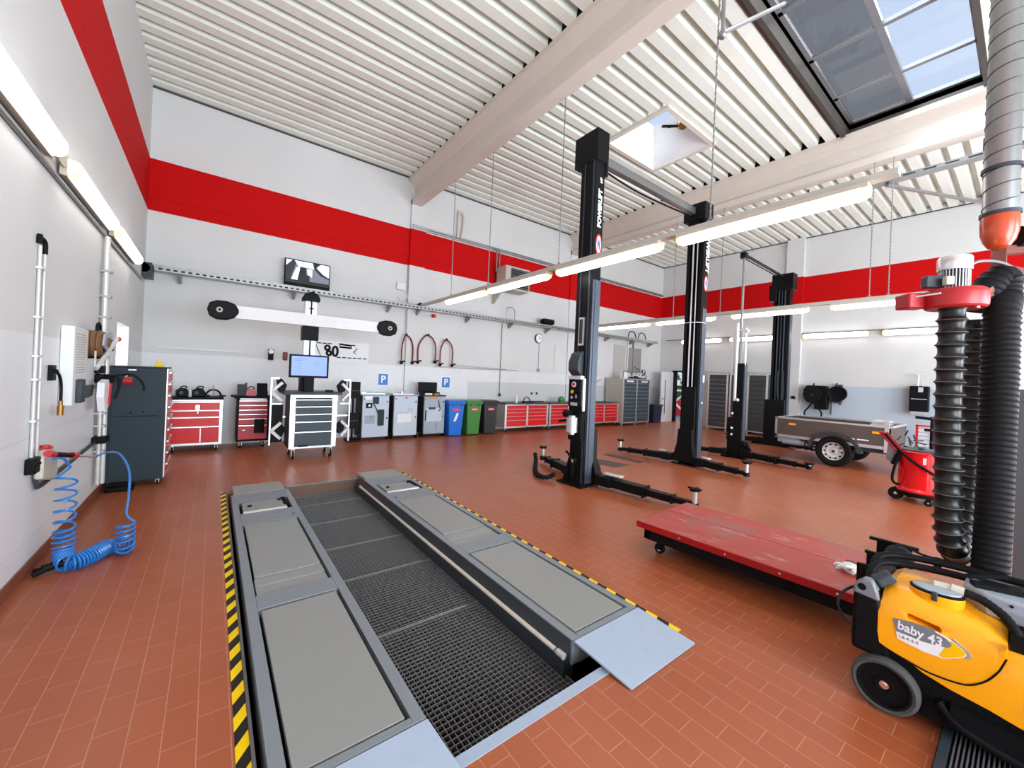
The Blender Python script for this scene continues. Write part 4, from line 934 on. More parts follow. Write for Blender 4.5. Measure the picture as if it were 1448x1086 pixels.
# tool board
t = thing('tool_board', 'white pegboard with black adapter shapes behind the aligner mast', 'tool board', (2.55, 10.36, 2.12)); o_ = (2.55, 10.36, 2.12)
b = MB(); b.box(1.92, 3.19, 10.355, 10.375, 1.87, 2.38); b.obj('board', 'white', t, off=o_)
yb = 10.345
b = MB()
for x in (1.96, 2.08, 2.2, 2.75): b.box(x, x + .1, yb, 10.356, 2.30, 2.325)
for x in (2.42, 2.55, 2.68, 2.8, 2.92, 3.05): b.box(x, x + .09, yb, 10.356, 1.98, 2.005)
b.bar((1.93, yb + .005, 2.3), (2.06, yb + .005, 2.0), .02, .012); b.each('clip', 'black', t, off=o_)
b = MB(); b.torus((2.2, yb, 2.21), .052, .026, axis=(0, 1, 0), n=16); b.torus((2.24, yb, 2.08), .048, .026, axis=(0, 1, 0), n=16); b.bar((2.17, yb, 2.14), (2.26, yb, 2.15), .03, .03); b.obj('ring_adapter', 'black', t, off=o_)
b = MB(); b.torus((2.38, yb, 2.13), .06, .022, axis=(0, 1, 0), n=20, sy=2.0, sx=1.0); 
pts = [V((2.38 + .055 * math.cos(a), yb, 2.135 + .115 * math.sin(a))) for a in [2 * PI * i / 20 for i in range(20)]]
b = MB(); b.tube(pts, .026, 8, closed=True); b.obj('oval_adapter', 'black', t, off=o_)
b = MB(); b.tube([(2.47, yb, 2.32), (2.75, yb, 2.30), (2.76, yb, 2.24), (2.48, yb, 2.25)], .022, 8, closed=True); b.obj('bar_adapter', 'black', t, off=o_)
b = MB(); b.bar((2.82, yb, 2.14), (2.9, yb, 2.24), .02, .02); b.bar((2.8, yb, 2.16), (2.87, yb, 2.1), .015, .015); b.obj('spring_clip', 'hosered', t, off=o_)
# arched hoses
hs_ = [((4.04, 1.95), (4.15, 2.70), (4.35, 1.96), 'left dark red arched hose on the back wall'), ((4.51, 1.99), (4.78, 2.76), (5.03, 2.02), 'middle and tallest dark red arched hose on the back wall'), ((5.19, 1.95), (5.36, 2.68), (5.58, 1.95), 'right dark red arched hose on the back wall')]
for (a, tp, c, lb) in hs_:
    y = 10.275; mx_ = (a[0] + c[0]) / 2
    t = thing('arched_hose', lb, 'hose', (mx_, y, a[1]), group='arched hoses on the back wall'); o_ = (mx_, y, a[1])
    b = MB(); b.tube(smooth_path([(a[0], y, a[1]), (a[0] + .0, y, a[1] + .42), (a[0] + (tp[0] - a[0]) * .45 , y, tp[1] - .1), (tp[0], y, tp[1]), (c[0] - (c[0] - tp[0]) * .35, y, tp[1] - .1), (c[0], y, c[1] + .42), (c[0], y, c[1])], 7), .021); b.obj('hose', 'hosered', t, off=o_)
    b = MB()
    for p in (a, c): b.sphere((p[0], y, p[1]), .048); b.cyl((p[0], y, p[1] + .02), (p[0] + .1, y - .02, p[1] + .05), .02)
    b.each('coupling', 'black', t, off=o_)
    b = MB(); b.cyl((tp[0], y - .02, tp[1] + .02), (tp[0], (YB - .003), tp[1] + .02), .012); b.sphere((tp[0], y - .03, tp[1] + .025), .025, 8, 6); b.obj('hook', 'black', t, off=o_)
b = MB(); b.use('alu'); b.cyl((5.05, 10.35, 1.89), (8.05, 10.35, 1.91), .012, n=6); b.cyl((5.65, 10.35, 1.97), (7.6, 10.35, 1.93), .012, n=6); solo(b, 'probe_rod', None, 'long thin probe rods hanging right of the arched hoses', 'rod', (6.5, 10.35, 1.92))
# parking signs
for x, z, lb in ((3.60, 1.48, 'blue parking sign with white P above the left service machine'), (5.45, 1.45, 'blue parking sign with white P above the blue bin')):
    t = thing('parking_sign', lb, 'sign', (x, 10.37, z), group='blue P signs on the tiled back wall'); o_ = (x, 10.37, z)
    b = MB(); b.box(x - .15, x + .15, 10.368, 10.38, z - .17, z + .17); b.obj('plate', 'signwhite', t, off=o_, bevel=.004)
    b = MB(); b.box(x - .125, x + .125, 10.365, 10.37, z - .145, z + .145); b.obj('panel', 'signblue', t, off=o_)
    text('P', .26, (x, 10.364, z), (1, 0, 0), (0, 0, 1), 'signwhite', 'letter_p', t, off=o_, bold=.006)
# clock, alarm lamp, loudspeaker, heater, pipes, sockets
t = thing('wall_clock', 'round white wall clock below the cable tray', 'clock', (8.95, 10.33, 3.06)); o_ = (8.95, 10.33, 3.06)
b = MB(); b.cyl((8.95, (YB - .003), 3.06), (8.95, 10.32, 3.06), .17, n=24); b.obj('case', 'anthracite', t, off=o_)
b = MB(); b.cyl((8.95, 10.325, 3.06), (8.95, 10.315, 3.06), .15, n=24); b.obj('face', 'signwhite', t, off=o_)
b = MB(); b.bar((8.95, 10.312, 3.06), (9.04, 10.312, 3.06), .015, .004, up=(0, 1, 0)); b.bar((8.95, 10.312, 3.06), (8.93, 10.312, 3.16), .012, .004, up=(0, 1, 0)); b.each('hand', 'black', t, off=o_)
b = MB(); b.sphere((4.96, 10.33, 3.33), .055, 12, 8, sx=1.3); solo(b, 'warning_lamp', 'redgloss', 'small red warning lamp below the cable tray', 'lamp', (4.96, 10.33, 3.33))
b = MB(); b.box(8.82, 9.32, 9.95, 10.2, 3.53, 3.72); solo(b, 'loudspeaker', 'black', 'black loudspeaker lying on the cable tray above the clock', 'loudspeaker', (9.07, 10.05, 3.53), bevel=.06)
t = thing('unit_heater', 'grey louvred unit heater on the red band of the back wall', 'heater', (7.65, 9.98, 4.8)); o_ = (7.65, 9.98, 4.8)
b = MB(); b.box(7.0, 7.95, 9.75, 10.25, 4.38, 5.1); b.obj('case', 'cabgrey', t, off=o_, bevel=.01)
b = MB(); b.box(7.2, 7.9, 9.742, 9.75, 4.44, 5.04)
b.obj('grille_back', 'cabdark', t, off=o_)
b = MB()
for k in range(9): z = 4.47 + k * .065; b.hexa([(7.2, 9.72, z), (7.9, 9.72, z), (7.2, 9.742, z + .02), (7.9, 9.742, z + .02), (7.2, 9.72, z + .006), (7.9, 9.72, z + .006), (7.2, 9.742, z + .026), (7.9, 9.742, z + .026)])
b.each('louvre', 'galv', t, off=o_)
b = MB()
for x in (6.95, 7.06): b.cyl((x, 10.2, 4.95), (x, 10.2, 5.68), .022, n=8); b.cyl((x, 10.2, 4.95), (7.1, 10.2, 4.95), .022, n=8)
b.each('feed_pipe', 'galv', t, off=o_)
b = MB(); b.prism([(9.8, 4.38), ((YB - .003), 4.38), ((YB - .003), 3.98), (10.28, 3.98)], 'yz', 6.95, 7.0); b.obj('bracket', 'cabgrey', t, off=o_)
b = MB()
for k, z in enumerate((5.66, 5.72)): b.cyl((4.2, 10.31, z), (XR - .1, 10.31, z), .022, n=8)
solo(b, 'heating_pipe', 'galv', 'twin heating pipes along the top of the red band on the back wall', 'pipe', (10, 10.31, 5.68))
b = MB(); b.tube(smooth_path([(5.6, 10.3, 5.7), (5.6, 10.3, 6.2), (5.62, 10.3, 6.5), (5.68, 10.27, 6.42), (5.74, 10.3, 6.5), (5.78, 10.3, 6.2), (5.72, 10.3, 5.7)], 5), .03, 8); solo(b, 'pipe_loop', 'beige', 'pale expansion pipe loop above the red band', 'pipe', (5.7, 10.3, 6))
b = MB(); b.box(3.84, 4.1, 10.31, (YB - .003), 3.9, 4.12); solo(b, 'white_box', 'white', 'white wall box above the cable tray near the pilaster', 'wall box', (3.97, 10.35, 4.0), bevel=.03)
b = MB(); b.tube(smooth_path([(4.05, 10.34, 3.9), (4.15, 10.34, 3.75), (4.0, 10.34, 3.62), (3.92, 10.34, 3.72)], 5), .012, 6); solo(b, 'loose_cable', 'signwhite', 'loose cable curling below the white wall box', 'cable', (4.0, 10.34, 3.75))
b = MB(); b.box(.98, 1.08, 10.32, (YB - .003), 1.84, 2.08); b.use('signwhite'); b.cyl((1.03, 10.315, 2.03), (1.03, 10.32, 2.03), .05, n=14); b.mats = ['black', 'signwhite']; b.mi = [0] * 6 + [1] * (len(b.f) - 6); solo(b, 'wall_holder', None, 'small black holder with white dial on the wall above the trolley', 'wall holder', (1.03, 10.34, 1.95))
b = MB(); b.box(1.27, 1.36, 10.33, (YB - .003), 1.85, 2.04); solo(b, 'call_point', 'hosered', 'small dark red box on the wall left of the aligner mast', 'wall box', (1.31, 10.35, 1.95), bevel=.02)
b = MB(); b.box(-.9, .48, 10.355, (YB - .003), 1.965, 1.995); solo(b, 'wall_strip', 'white', 'long white strip on the wall above the red roller cabinet', 'strip', (-.2, 10.37, 1.98))
b = MB(); b.box(1.66, 1.75, 10.33, (YB - .003), 2.16, 2.36); solo(b, 'socket_box', 'plaster', 'white socket box peeping out left of the aligner mast', 'socket', (1.7, 10.36, 2.2)) if False else None
# drop cables and pipes
def drop(x, z0, z1, lb, r=.01, m='galv', name='drop_cable', cat='cable', end=None):
    b = MB(); b.cyl((x, 10.355, z0), (x, 10.355, z1), r, n=6)
    if end == 'plug': b.sphere((x, 10.33, z0), .05, 8, 6)
    if end == 'box': b.box(x - .05, x + .05, 10.33, (YB - .003), z0 - .06, z0 + .05)
    solo(b, name, m, lb, cat, (x, 10.355, z0))
drop(7.38, 1.1, 3.42, 'grey drop cable with plug above the left workbench', .009, 'anthracite', end='plug')
drop(9.0, 1.97, 2.92, 'drop cable with socket below the wall clock', .012, 'galv', end='box')
drop(9.75, 1.93, 2.9, 'short pale drop cable left of the near lift post', .008, 'plaster')
drop(4.14, 2.75, 3.42, 'thin cable above the left arched hose', .006, 'galv')
drop(4.155, 3.53, 4.62, 'thin cable running down the pilaster to the tray', .012, 'galv')
drop(13.95, 2.2, 3.42, 'pale vertical pipe above the tall drawer cabinet', .03, 'alu', 'wall_pipe', 'pipe')
drop(14.3, 1.95, 3.42, 'dark vertical pipe above the tangle of fittings', .022, 'anthracite', 'wall_pipe', 'pipe')
b = MB(); b.box(13.05, 13.8, 10.36, (YB - .003), 1.85, 3.2); solo(b, 'wall_panel', 'panelgrey', 'pale grey metal panel on the wall left of the vertical pipes', 'panel', (13.4, 10.37, 2.5))
b = MB(); b.box(14.0, 14.9, 10.34, (YB - .003), 2.1, 3.15); solo(b, 'wall_panel', 'panelgrey2', 'darker grey ribbed panel on the wall behind the vertical pipes', 'panel', (14.4, 10.37, 2.6), bevel=.05)
b = MB(); b.tube(smooth_path([(11.3, 10.35, 2.0), (11.5, 10.35, 1.75), (11.9, 10.35, 1.6), (12.3, 10.35, 1.75)], 6), .01, 6); solo(b, 'loose_cable', 'anthracite', 'thin cable sagging on the wall left of the tall drawer cabinet', 'cable', (11.8, 10.35, 1.7))
b = MB()
for x in (8.72, 8.95): b.box(x, x + .05, 10.35, (YB - .003), 1.12, 1.2)
solo(b, 'wall_socket', 'anthracite', 'small dark socket on the wall above the left workbench', 'socket', (8.8, 10.36, 1.16))
# ------------------------------------------------------------------ two-post lifts
def arm(t, o_, base, tip, label, pad_h=.16, w0=.17, tel=.55, pad_m='alu'):
    """telescopic swing arm lying low over the floor from base to tip (world xy)"""
    a, c = V((*base, .13)), V((*tip, .11)); d = (c - a); m_ = a + d * tel; s = d.normalized()
    b = MB(); b.bar(a, m_, w0, .13); b.bar(a + V((0, 0, .0)), a + d * .18, w0 + .05, .15)
    ar = b.obj('swing_arm', 'liftblack', t, off=o_, bevel=.008)
    b = MB(); b.bar(m_ - s * .1, a + d * .8, w0 * .75, .095); b.bar(a + d * .8 - s * .05, c, w0 * .58, .07); b.obj('extension', 'liftblack', ar, off=o_, bevel=.005)
    b = MB()
    for f in (tel - .02, .8): b.bar(a + d * f, a + d * (f + .02), w0 + .03 if f < .7 else w0 * .8, .16 if f < .7 else .12)
    b.each('collar', 'liftblack', ar, off=o_, bevel=.004)
    b = MB(); p = V((c.x, c.y, .06)); b.cyl(p, p + V((0, 0, .09)), .05, n=14); b.use('alu')
    b = MB(); b.use('liftblack'); b.cyl(p, p + V((0, 0, .07)), .055, n=14); b.use('alu'); b.cyl(p + V((0, 0, .07)), p + V((0, 0, .07 + pad_h)), .035, n=12); b.use('liftblack'); b.cyl(p + V((0, 0, .07 + pad_h)), p + V((0, 0, .10 + pad_h)), .065, n=14)
    for q in range(2): b.bar(p + V((-.09, 0, .1 + pad_h)) if q else p + V((0, -.09, .1 + pad_h)), p + V((.09, 0, .1 + pad_h)) if q else p + V((0, .09, .1 + pad_h)), .03, .02)
    b.obj('lift_pad', None, ar, off=o_)
    return ar

def column(b, x0, x1, y0, y1, z0, z1, open_dir):
    """C-shaped post, open towards +x or -x"""
    w = .035
    if open_dir > 0:
        sec = [(x0, y0), (x1, y0), (x1, y0 + w * 2), (x1 - w, y0 + w * 2), (x1 - w, y0 + w), (x0 + w, y0 + w), (x0 + w, y1 - w), (x1 - w, y1 - w), (x1 - w, y1 - w * 2), (x1, y1 - w * 2), (x1, y1), (x0, y1)]
    else:
        sec = [(x1, y1), (x0, y1), (x0, y1 - w * 2), (x0 + w, y1 - w * 2), (x0 + w, y1 - w), (x1 - w, y1 - w), (x1 - w, y0 + w), (x0 + w, y0 + w), (x0 + w, y0 + w * 2), (x0, y0 + w * 2), (x0, y0), (x1, y0)]
    b.prism(sec, 'xy', z0, z1)

# --- near lift
o_ = (6.4, 4.35, 0)
t = thing('two_post_lift', 'tall black two-post lift in the middle, with control panel on its near post', 'vehicle lift', o_)
X0, X1, Y0, Y1 = 4.72, 4.93, 4.25, 4.56
b = MB(); column(b, X0, X1, Y0, Y1, .03, 5.25, 1); p1 = b.obj('post', 'liftblack', t, off=o_)
b = MB(); b.box(X0 + .03, X1 - .0, Y0 - .012, Y0, .05, 3.3); b.box(X0 + .08, X0 + .14, Y0 - .02, Y0 - .01, .05, 3.3); b.obj('side_profile', 'liftgrey', p1, off=o_, label='blue-grey side profile')
b = MB(); b.box(X0 - .01, X1 + .06, Y0 - .02, Y1 + .16, 5.2, 5.7); b.box(X1 + .0, X1 + .06, Y0 - .02, Y1 + .16, 5.0, 5.2); b.obj('top_cover', 'liftblack', p1, off=o_, bevel=.006)
b = MB(); b.box(X0 - .12, X1 + .1, Y0 - .06, Y1 + .15, 0, .03); b.prism([(Y1 + .02, .03), (Y1 + .14, .03), (Y1 + .02, .42)], 'yz', X0, X0 + .02); b.prism([(Y1 + .02, .03), (Y1 + .14, .03), (Y1 + .02, .42)], 'yz', X1 - .06, X1 - .04)
for xx in (X0 - .06, X1 + .04):
    for yy in (Y0 - .02, Y1 + .1): b.cyl((xx, yy, .03), (xx, yy, .055), .018, n=6)
b.obj('base_plate', 'liftblack', p1, off=o_)
b = MB(); b.box(X0 - .012, X0, Y0 + .02, Y0 + .05, .05, 5.2); b.box(X0 - .012, X0, Y1 - .1, Y1 - .08, 1.4, 5.2); b.each('cable_channel', 'anthracite', p1, off=o_)
b = MB(); b.box(X0 - .03, X0, Y0 + .1, Y0 + .2, 2.25, 2.7); b.obj('lettering_plate', 'alu', p1, off=o_); 
b = MB(); b.box(X0 - .034, X0 - .028, Y0 + .115, Y0 + .185, 2.28, 2.67); b.obj('plate_inset', 'anthracite', p1, off=o_)
b = MB(); b.prism([(X0, 2.16), (X0 - .08, 2.12), (X0 - .14, 1.98), (X0 - .14, 1.84), (X0 - .04, 1.74), (X0, 1.74)], 'xz', Y0 + .08, Y1 - .02); b.obj('motor_cover', 'anthracite', p1, off=o_, bevel=.012)
b = MB(); b.prism([(Y0 - .14, .05), (Y1 + .14, .05), (Y1 + .06, .30), (Y1 - .02, .42), (Y1 - .03, .9), (Y0 + .03, .9), (Y0 + .02, .42), (Y0 - .06, .30)], 'yz', X1 - .02, X1 + .13); b.obj('carriage', 'liftblack', p1, off=o_, bevel=.008)
# control panel
b = MB(); b.box(X0 - .09, X0, Y0 + .05, Y1 - .0, 1.26, 1.70); cp = b.obj('control_panel', 'liftblack', p1, off=o_, bevel=.01)
b = MB(); b.box(X0 - .1, X0 + .0, Y0 + .04, Y1 + .01, 1.70, 1.76); b.box(X0 - .06, X0, Y0 + .015, Y0 + .05, 1.2, 1.72); b.obj('panel_edge', 'alu', cp, off=o_, bevel=.006)
b = MB(); x = X0 - .09
b.use('signwhite'); b.cyl((x, Y0 + .19, 1.62), (x - .01, Y0 + .19, 1.62), .045, n=14); b.use('red'); b.cyl((x - .01, Y0 + .19, 1.62), (x - .014, Y0 + .19, 1.62), .03, n=12); b.use('yellowpaint'); b.cyl((x, Y0 + .22, 1.5), (x - .012, Y0 + .22, 1.5), .03, n=12); b.use('black'); b.cyl((x, Y0 + .14, 1.48), (x - .04, Y0 + .14, 1.48), .025, n=10); b.use('alu'); b.box(x - .006, x, Y0 + .1, Y0 + .25, 1.28, 1.33); b.box(x - .005, x, Y0 + .12, Y0 + .15, 1.4, 1.46); b.box(x - .005, x, Y0 + .21, Y0 + .25, 1.39, 1.43)
b.each('control_button', None, cp, off=o_)
# hydraulic unit
b = MB(); b.box(X0 - .06, X0 - .0, Y0 + .03, Y1, .72, 1.26); b.cyl((X0 - .09, Y1 + .06, 1.14), (X0 - .09, Y1 - .1, 1.14), .06, n=12); b.cyl((X0 - .11, Y1 - .02, 1.04), (X0 - .11, Y1 + .16, 1.0), .022, n=8); hu = b.obj('hydraulic_unit', 'black', p1, off=o_)
b = MB(); b.cyl((X0 - .12, Y0 + .17, .86), (X0 - .12, Y0 + .17, 1.09), .09, n=20); b.cyl((X0 - .12, Y0 + .17, .82), (X0 - .12, Y0 + .17, .86), .05, n=14); b.cyl((X0 - .12, Y0 + .17, 1.09), (X0 - .12, Y0 + .17, 1.12), .06, n=14); b.obj('oil_tank', 'alu', hu, off=o_, label='silver oil tank')
b = MB(); b.tube(smooth_path([(X0 - .03, Y1 + .05, .5), (X0 - .08, Y1 - .02, .52), (X0 - .1, Y1 - .12, .44), (X0 - .08, Y1 - .16, .3), (X0 - .05, Y1 - .12, .14)], 6), .018, 8); b.cyl((X0 - .1, Y1 - .16, .4), (X0 - .04, Y1 - .16, .4), .05, n=12); b.obj('hydraulic_hose', 'rubber', hu, off=o_)
b = MB(); b.cyl((X0 - .105, Y1 - .16, .4), (X0 - .11, Y1 - .16, .4), .028, n=12); b.obj('hose_cap', 'alu', hu, off=o_)
# lettering on the post side
fx = (X0 + X1) / 2 + .0
text('POWERLIFT', .115, (fx + .02, Y0 - .004, 4.45), (0, 0, 1), (-1, 0, 0), 'signwhite', 'lettering', p1, off=o_, bold=.006, font_x=1.0)
text('HF', .07, (fx + .03, Y0 - .004, 4.90), (0, 0, 1), (-1, 0, 0), 'signwhite', 'lettering', p1, off=o_, bold=.004)
def badge(px, xx, yy, zz):
    b = MB()
    def ov(rx, rz, dy, m): b.use(m); b.prism([(xx + rx * math.cos(2 * PI * i / 24), zz + rz * math.sin(2 * PI * i / 24)) for i in range(24)], 'xz', yy - dy, yy)
    ov(.075, .17, .004, 'red'); ov(.052, .14, .006, 'signwhite'); b.use('signblue'); b.box(xx - .03, xx - .008, yy - .008, yy - .005, zz - .07, zz + .08); b.box(xx + .008, xx + .03, yy - .008, yy - .005, zz - .08, zz + .07); b.bar((xx - .02, yy - .007, zz + .06), (xx + .02, yy - .007, zz - .06), .015, .003)
    return b.obj('badge', None, px, off=o_)
badge(p1, fx + .02, Y0 - .003, 3.87)
# far post of the near lift
A0, A1, B0, B1 = 8.06, 8.27, 4.2, 4.56
b = MB(); column(b, A0, A1, B0, B1, .03, 5.15, -1); p2 = b.obj('post', 'liftblack', t, off=o_)
b = MB(); b.box(A0 + .05, A1, B0 - .012, B0, .05, 3.3); b.obj('side_profile', 'liftgrey', p2, off=o_, label='blue-grey side profile')
b = MB(); b.box(A0 - .1, A1 + .03, B0 - .05, B1 + .06, 5.15, 5.5); b.box(A0 - .06, A0, B0 + .1, B1 - .05, 4.9, 5.15); b.obj('top_cover', 'liftblack', p2, off=o_, bevel=.006)
b = MB(); b.box(A0 - .15, A1 + .1, B0 - .08, B1 + .08, 0, .03); b.obj('base_plate', 'liftblack', p2, off=o_)
b = MB(); b.cyl((A0 - .0, B0 + .22, 1.6), (A0 - .0, B0 + .22, 5.1), .018, n=8); b.cyl((A0 - .0, B0 + .13, 1.6), (A0 - .0, B0 + .13, 5.1), .012, n=8); b.each('lift_chain', 'alu', p2, off=o_)
b = MB(); b.box(A0 - .06, A0 + .02, B0 + .02, B1 - .03, .05, 1.65); b.prism([(B0 - .06, .06), (B1 + .08, .06), (B1 - .02, .45), (B1 - .04, .75), (B0 + .02, .75), (B0, .42)], 'yz', A0 - .14, A0 - .02); b.obj('carriage', 'liftblack', p2, off=o_, bevel=.008)
b = MB()
for k in range(5): b.box(A0 - .15, A0 - .135, B0 + .05, B1 - .06, .5 + k * .05, .525 + k * .05)
b.obj('rubber_guard', 'rubber', p2, off=o_)
b = MB()
for zz in (3.0,): b.torus((A0 + .1, B0 + .18, zz), .21, .008, n=24)
b.box(A0 + .15, A0 + .2, B0 - .03, B0 - .01, 1.75, 1.9); b.box(A0 + .14, A0 + .18, B0 - .02, B0 - .01, 1.3, 1.34); b.each('hose_clip', 'signwhite', p2, off=o_)
text('POWERLIFT', .17, ((A0 + A1) / 2 + .03, B0 - .014, 4.5), (0, 0, -1), (1, 0, 0), 'signwhite', 'lettering', p2, off=o_, bold=.006)
badge(p2, (A0 + A1) / 2 + .03, B0 - .003, 3.83)
b = MB(); b.box(X1, A0, 4.36, 4.47, 5.28, 5.4); b.box(X1, A0, 4.35, 4.48, 5.395, 5.41)
b.obj('crossbar', 'galv', t, off=o_)
b = MB(); b.tube(smooth_path([(X1, 4.5, 5.3), (6, 4.5, 5.22), (7, 4.5, 5.24), (A0, 4.5, 5.3)], 5), .018, 6); b.obj('crossbar_hose', 'rubber', t, off=o_)
arm(t, o_, (4.98, 4.15), (5.14, 2.66), 'front')
arm(t, o_, (4.98, 4.72), (5.34, 5.9), 'back')
arm(t, o_, (7.98, 4.1), (7.86, 3.12), 'front', tel=.5)
arm(t, o_, (7.98, 4.66), (7.75, 5.85), 'back', tel=.5)
b = MB(); b.bar((5.0, 4.05, .23), (5.06, 3.75, .23), .12, .03); b.obj('arm_lock', 'alu', t, off=o_, bevel=.01); b = MB(); b.bar((7.95, 4.0, .23), (7.92, 3.82, .23), .1, .03); b.bar((7.95, 4.78, .23), (7.93, 4.95, .23), .1, .03); b.each('arm_lock', 'alu', t, off=o_, bevel=.01)
# energy chain on the floor behind the near post
b = MB(); pth = resample(smooth_path([(4.62, 4.80, .10), (4.50, 4.82, .055), (4.44, 4.92, .05), (4.52, 5.14, .05), (4.76, 5.45, .05), (5.02, 5.74, .055), (5.16, 5.90, .10), (5.2, 5.98, .2)], 10), .03)
b.tube(pth, [.045 if i % 2 else .032 for i in range(len(pth))], 8); solo(b, 'cable_chain', 'rubber', 'ribbed black cable chain curled on the floor left of the near lift post', 'cable chain', (4.45, 5.2, 0))
# floor plates between the posts
b = MB(); b.hexa([(6.38, 4.92, .001), (6.86, 4.90, .001), (6.2, 5.9, .001), (6.64, 5.88, .001), (6.38, 4.92, .004), (6.86, 4.90, .004), (6.2, 5.9, .004), (6.64, 5.88, .004)]); solo(b, 'floor_plate', 'worktop', 'larger dark floor plate between the posts of the near lift', 'floor plate', (6.5, 5.4, 0))
b = MB(); b.box(7.2, 7.42, 4.95, 5.9, .001, .004); solo(b, 'floor_plate', 'worktop', 'narrower dark floor plate nearer the far post of the near lift', 'floor plate', (7.3, 5.4, 0))
b = MB(); b.box(6.62, 6.78, 6.05, 6.3, .001, .003); solo(b, 'floor_plate', 'worktop', 'smallest dark patch on the floor behind the larger floor plate', 'floor plate', (6.7, 6.2, 0))

# --- far lift: short post with silver rods, tall post, overhead bar
o_ = (11.9, 4.4, 0)
t = thing('two_post_lift', 'far two-post lift with silver rods on its short post, by the trailer', 'vehicle lift', o_)
X0, X1, Y0, Y1 = 9.98, 10.18, 4.12, 4.40
b = MB(); b.box(X0, X1, Y0, Y1 + .03, .02, .95); b.box(X0 + .02, X1, Y0, Y1 - .06, .95, 2.25); p3 = b.obj('post', 'liftblack', t, off=o_, bevel=.006)
b = MB(); b.box(X0 + .05, X1, Y0 - .01, Y0, .05, 2.2); b.obj('side_profile', 'liftgrey', p3, off=o_)
b = MB(); b.box(X0 + .04, X0 + .1, Y1 - .04, Y1 + .02, 2.0, 3.15); b.cyl((X0 + .02, Y1 - .1, 1.35), (X0 + .02, Y1 - .1, 3.22), .035, n=10); b.cyl((X0 + .1, Y0 + .02, 2.2), (X0 + .1, Y0 + .02, 3.1), .025, n=10); b.cyl((X0 + .06, Y1 - .1, 3.05), (X0 + .1, Y0 + .02, 3.05), .015, n=6); b.sphere((X0 + .1, Y0 - .01, 3.03), .05, 8, 6); b.obj('silver_rod', 'mastgrey', p3, off=o_, label='pale silver rods')
b = MB(); b.box(X0 - .1, X1 + .12, Y0 - .1, Y1 + .12, 0, .03); b.prism([(Y0 - .3, .05), (Y0 - .02, .05), (Y0 - .02, .42), (Y0 - .1, .4)], 'yz', X0 + .04, X0 + .12); b.cyl((X0 - .02, Y0 - .02, .36), (X0 - .02, Y0 - .12, .36), .06, n=12); b.obj('base_plate', 'liftblack', p3, off=o_)
b = MB()
for z in (.55, .7, 1.05): b.sphere((X0 - .03, Y1 - .08, z), .03, 8, 6)
b.sphere((X0 - .02, Y1 - .18, 1.38), .04, 8, 6); b.each('valve', 'mastgrey', p3, off=o_)
b = MB(); b.cyl((X0 + .1, Y1 - .15, 2.2), (X0 + .1, Y1 - .15, 4.85), .03, n=8); pole = b.obj('pole', 'galv', t, off=o_)
b = MB(); b.box(X0 + .04, X0 + .18, Y1 - .2, Y1 - .08, 4.78, 4.92); b.obj('pole_joint', 'liftblack', pole, off=o_)
C0, C1, D0, D1 = 13.45, 13.68, 4.36, 4.78
b = MB(); column(b, C0, C1, D0, D1, .02, 4.8, -1); p4 = b.obj('post', 'liftblack', t, off=o_)
b = MB(); b.box(C0 + .05, C1, D0 - .012, D0, .05, 4.0); b.obj('side_profile', 'liftgrey', p4, off=o_)
b = MB(); b.box(C0 - .06, C1 + .06, D0 - .08, D1 + .05, 4.62, 5.1); b.box(C0 - .1, C0, D1 - .1, D1 + .1, 4.3, 4.8); b.obj('top_cover', 'liftblack', p4, off=o_, bevel=.008)
b = MB()
for y, r in ((D0 + .12, .02), (D0 + .2, .014), (D0 + .28, .02)): b.cyl((C0 - .005, y, 1.2), (C0 - .005, y, 4.8), r, n=8)
b.tube(smooth_path([(C0 - .05, D0 + .08, 2.2), (C0 - .06, D0 + .06, 1.5), (C0 - .06, D0 + .12, 1.3), (C0 - .06, D0 + .2, 1.5), (C0 - .05, D0 + .22, 2.2)], 5), .015, 6)
b.each('hydraulic_pipe', 'anthracite', p4, off=o_)
b = MB(); b.box(C0 - .25, C1 + .1, D0 - .2, D1 + .35, 0, .1); b.box(C0 - .12, C0 + .02, D0, D1 + .1, .05, 1.35); b.obj('base_plate', 'liftblack', p4, off=o_)
b = MB(); b.bar((X0 + .1, Y1 - .15, 4.87), (C0, 4.5, 4.98), .05, .05); b.bar((X0 + .1, Y1 - .1, 4.82), (C0, 4.56, 4.94), .02, .02); b.obj('overhead_bar', 'liftblack', t, off=o_)
arm(t, o_, (10.0, 4.05), (9.83, 2.72), 'front', pad_h=.02, w0=.16)
arm(t, o_, (9.95, 4.4), (9.72, 5.05), 'back', pad_h=.06)
arm(t, o_, (13.3, 4.85), (12.9, 5.7), 'back', pad_h=.04); arm(t, o_, (13.3, 4.3), (12.9, 3.5), 'front', pad_h=.02)

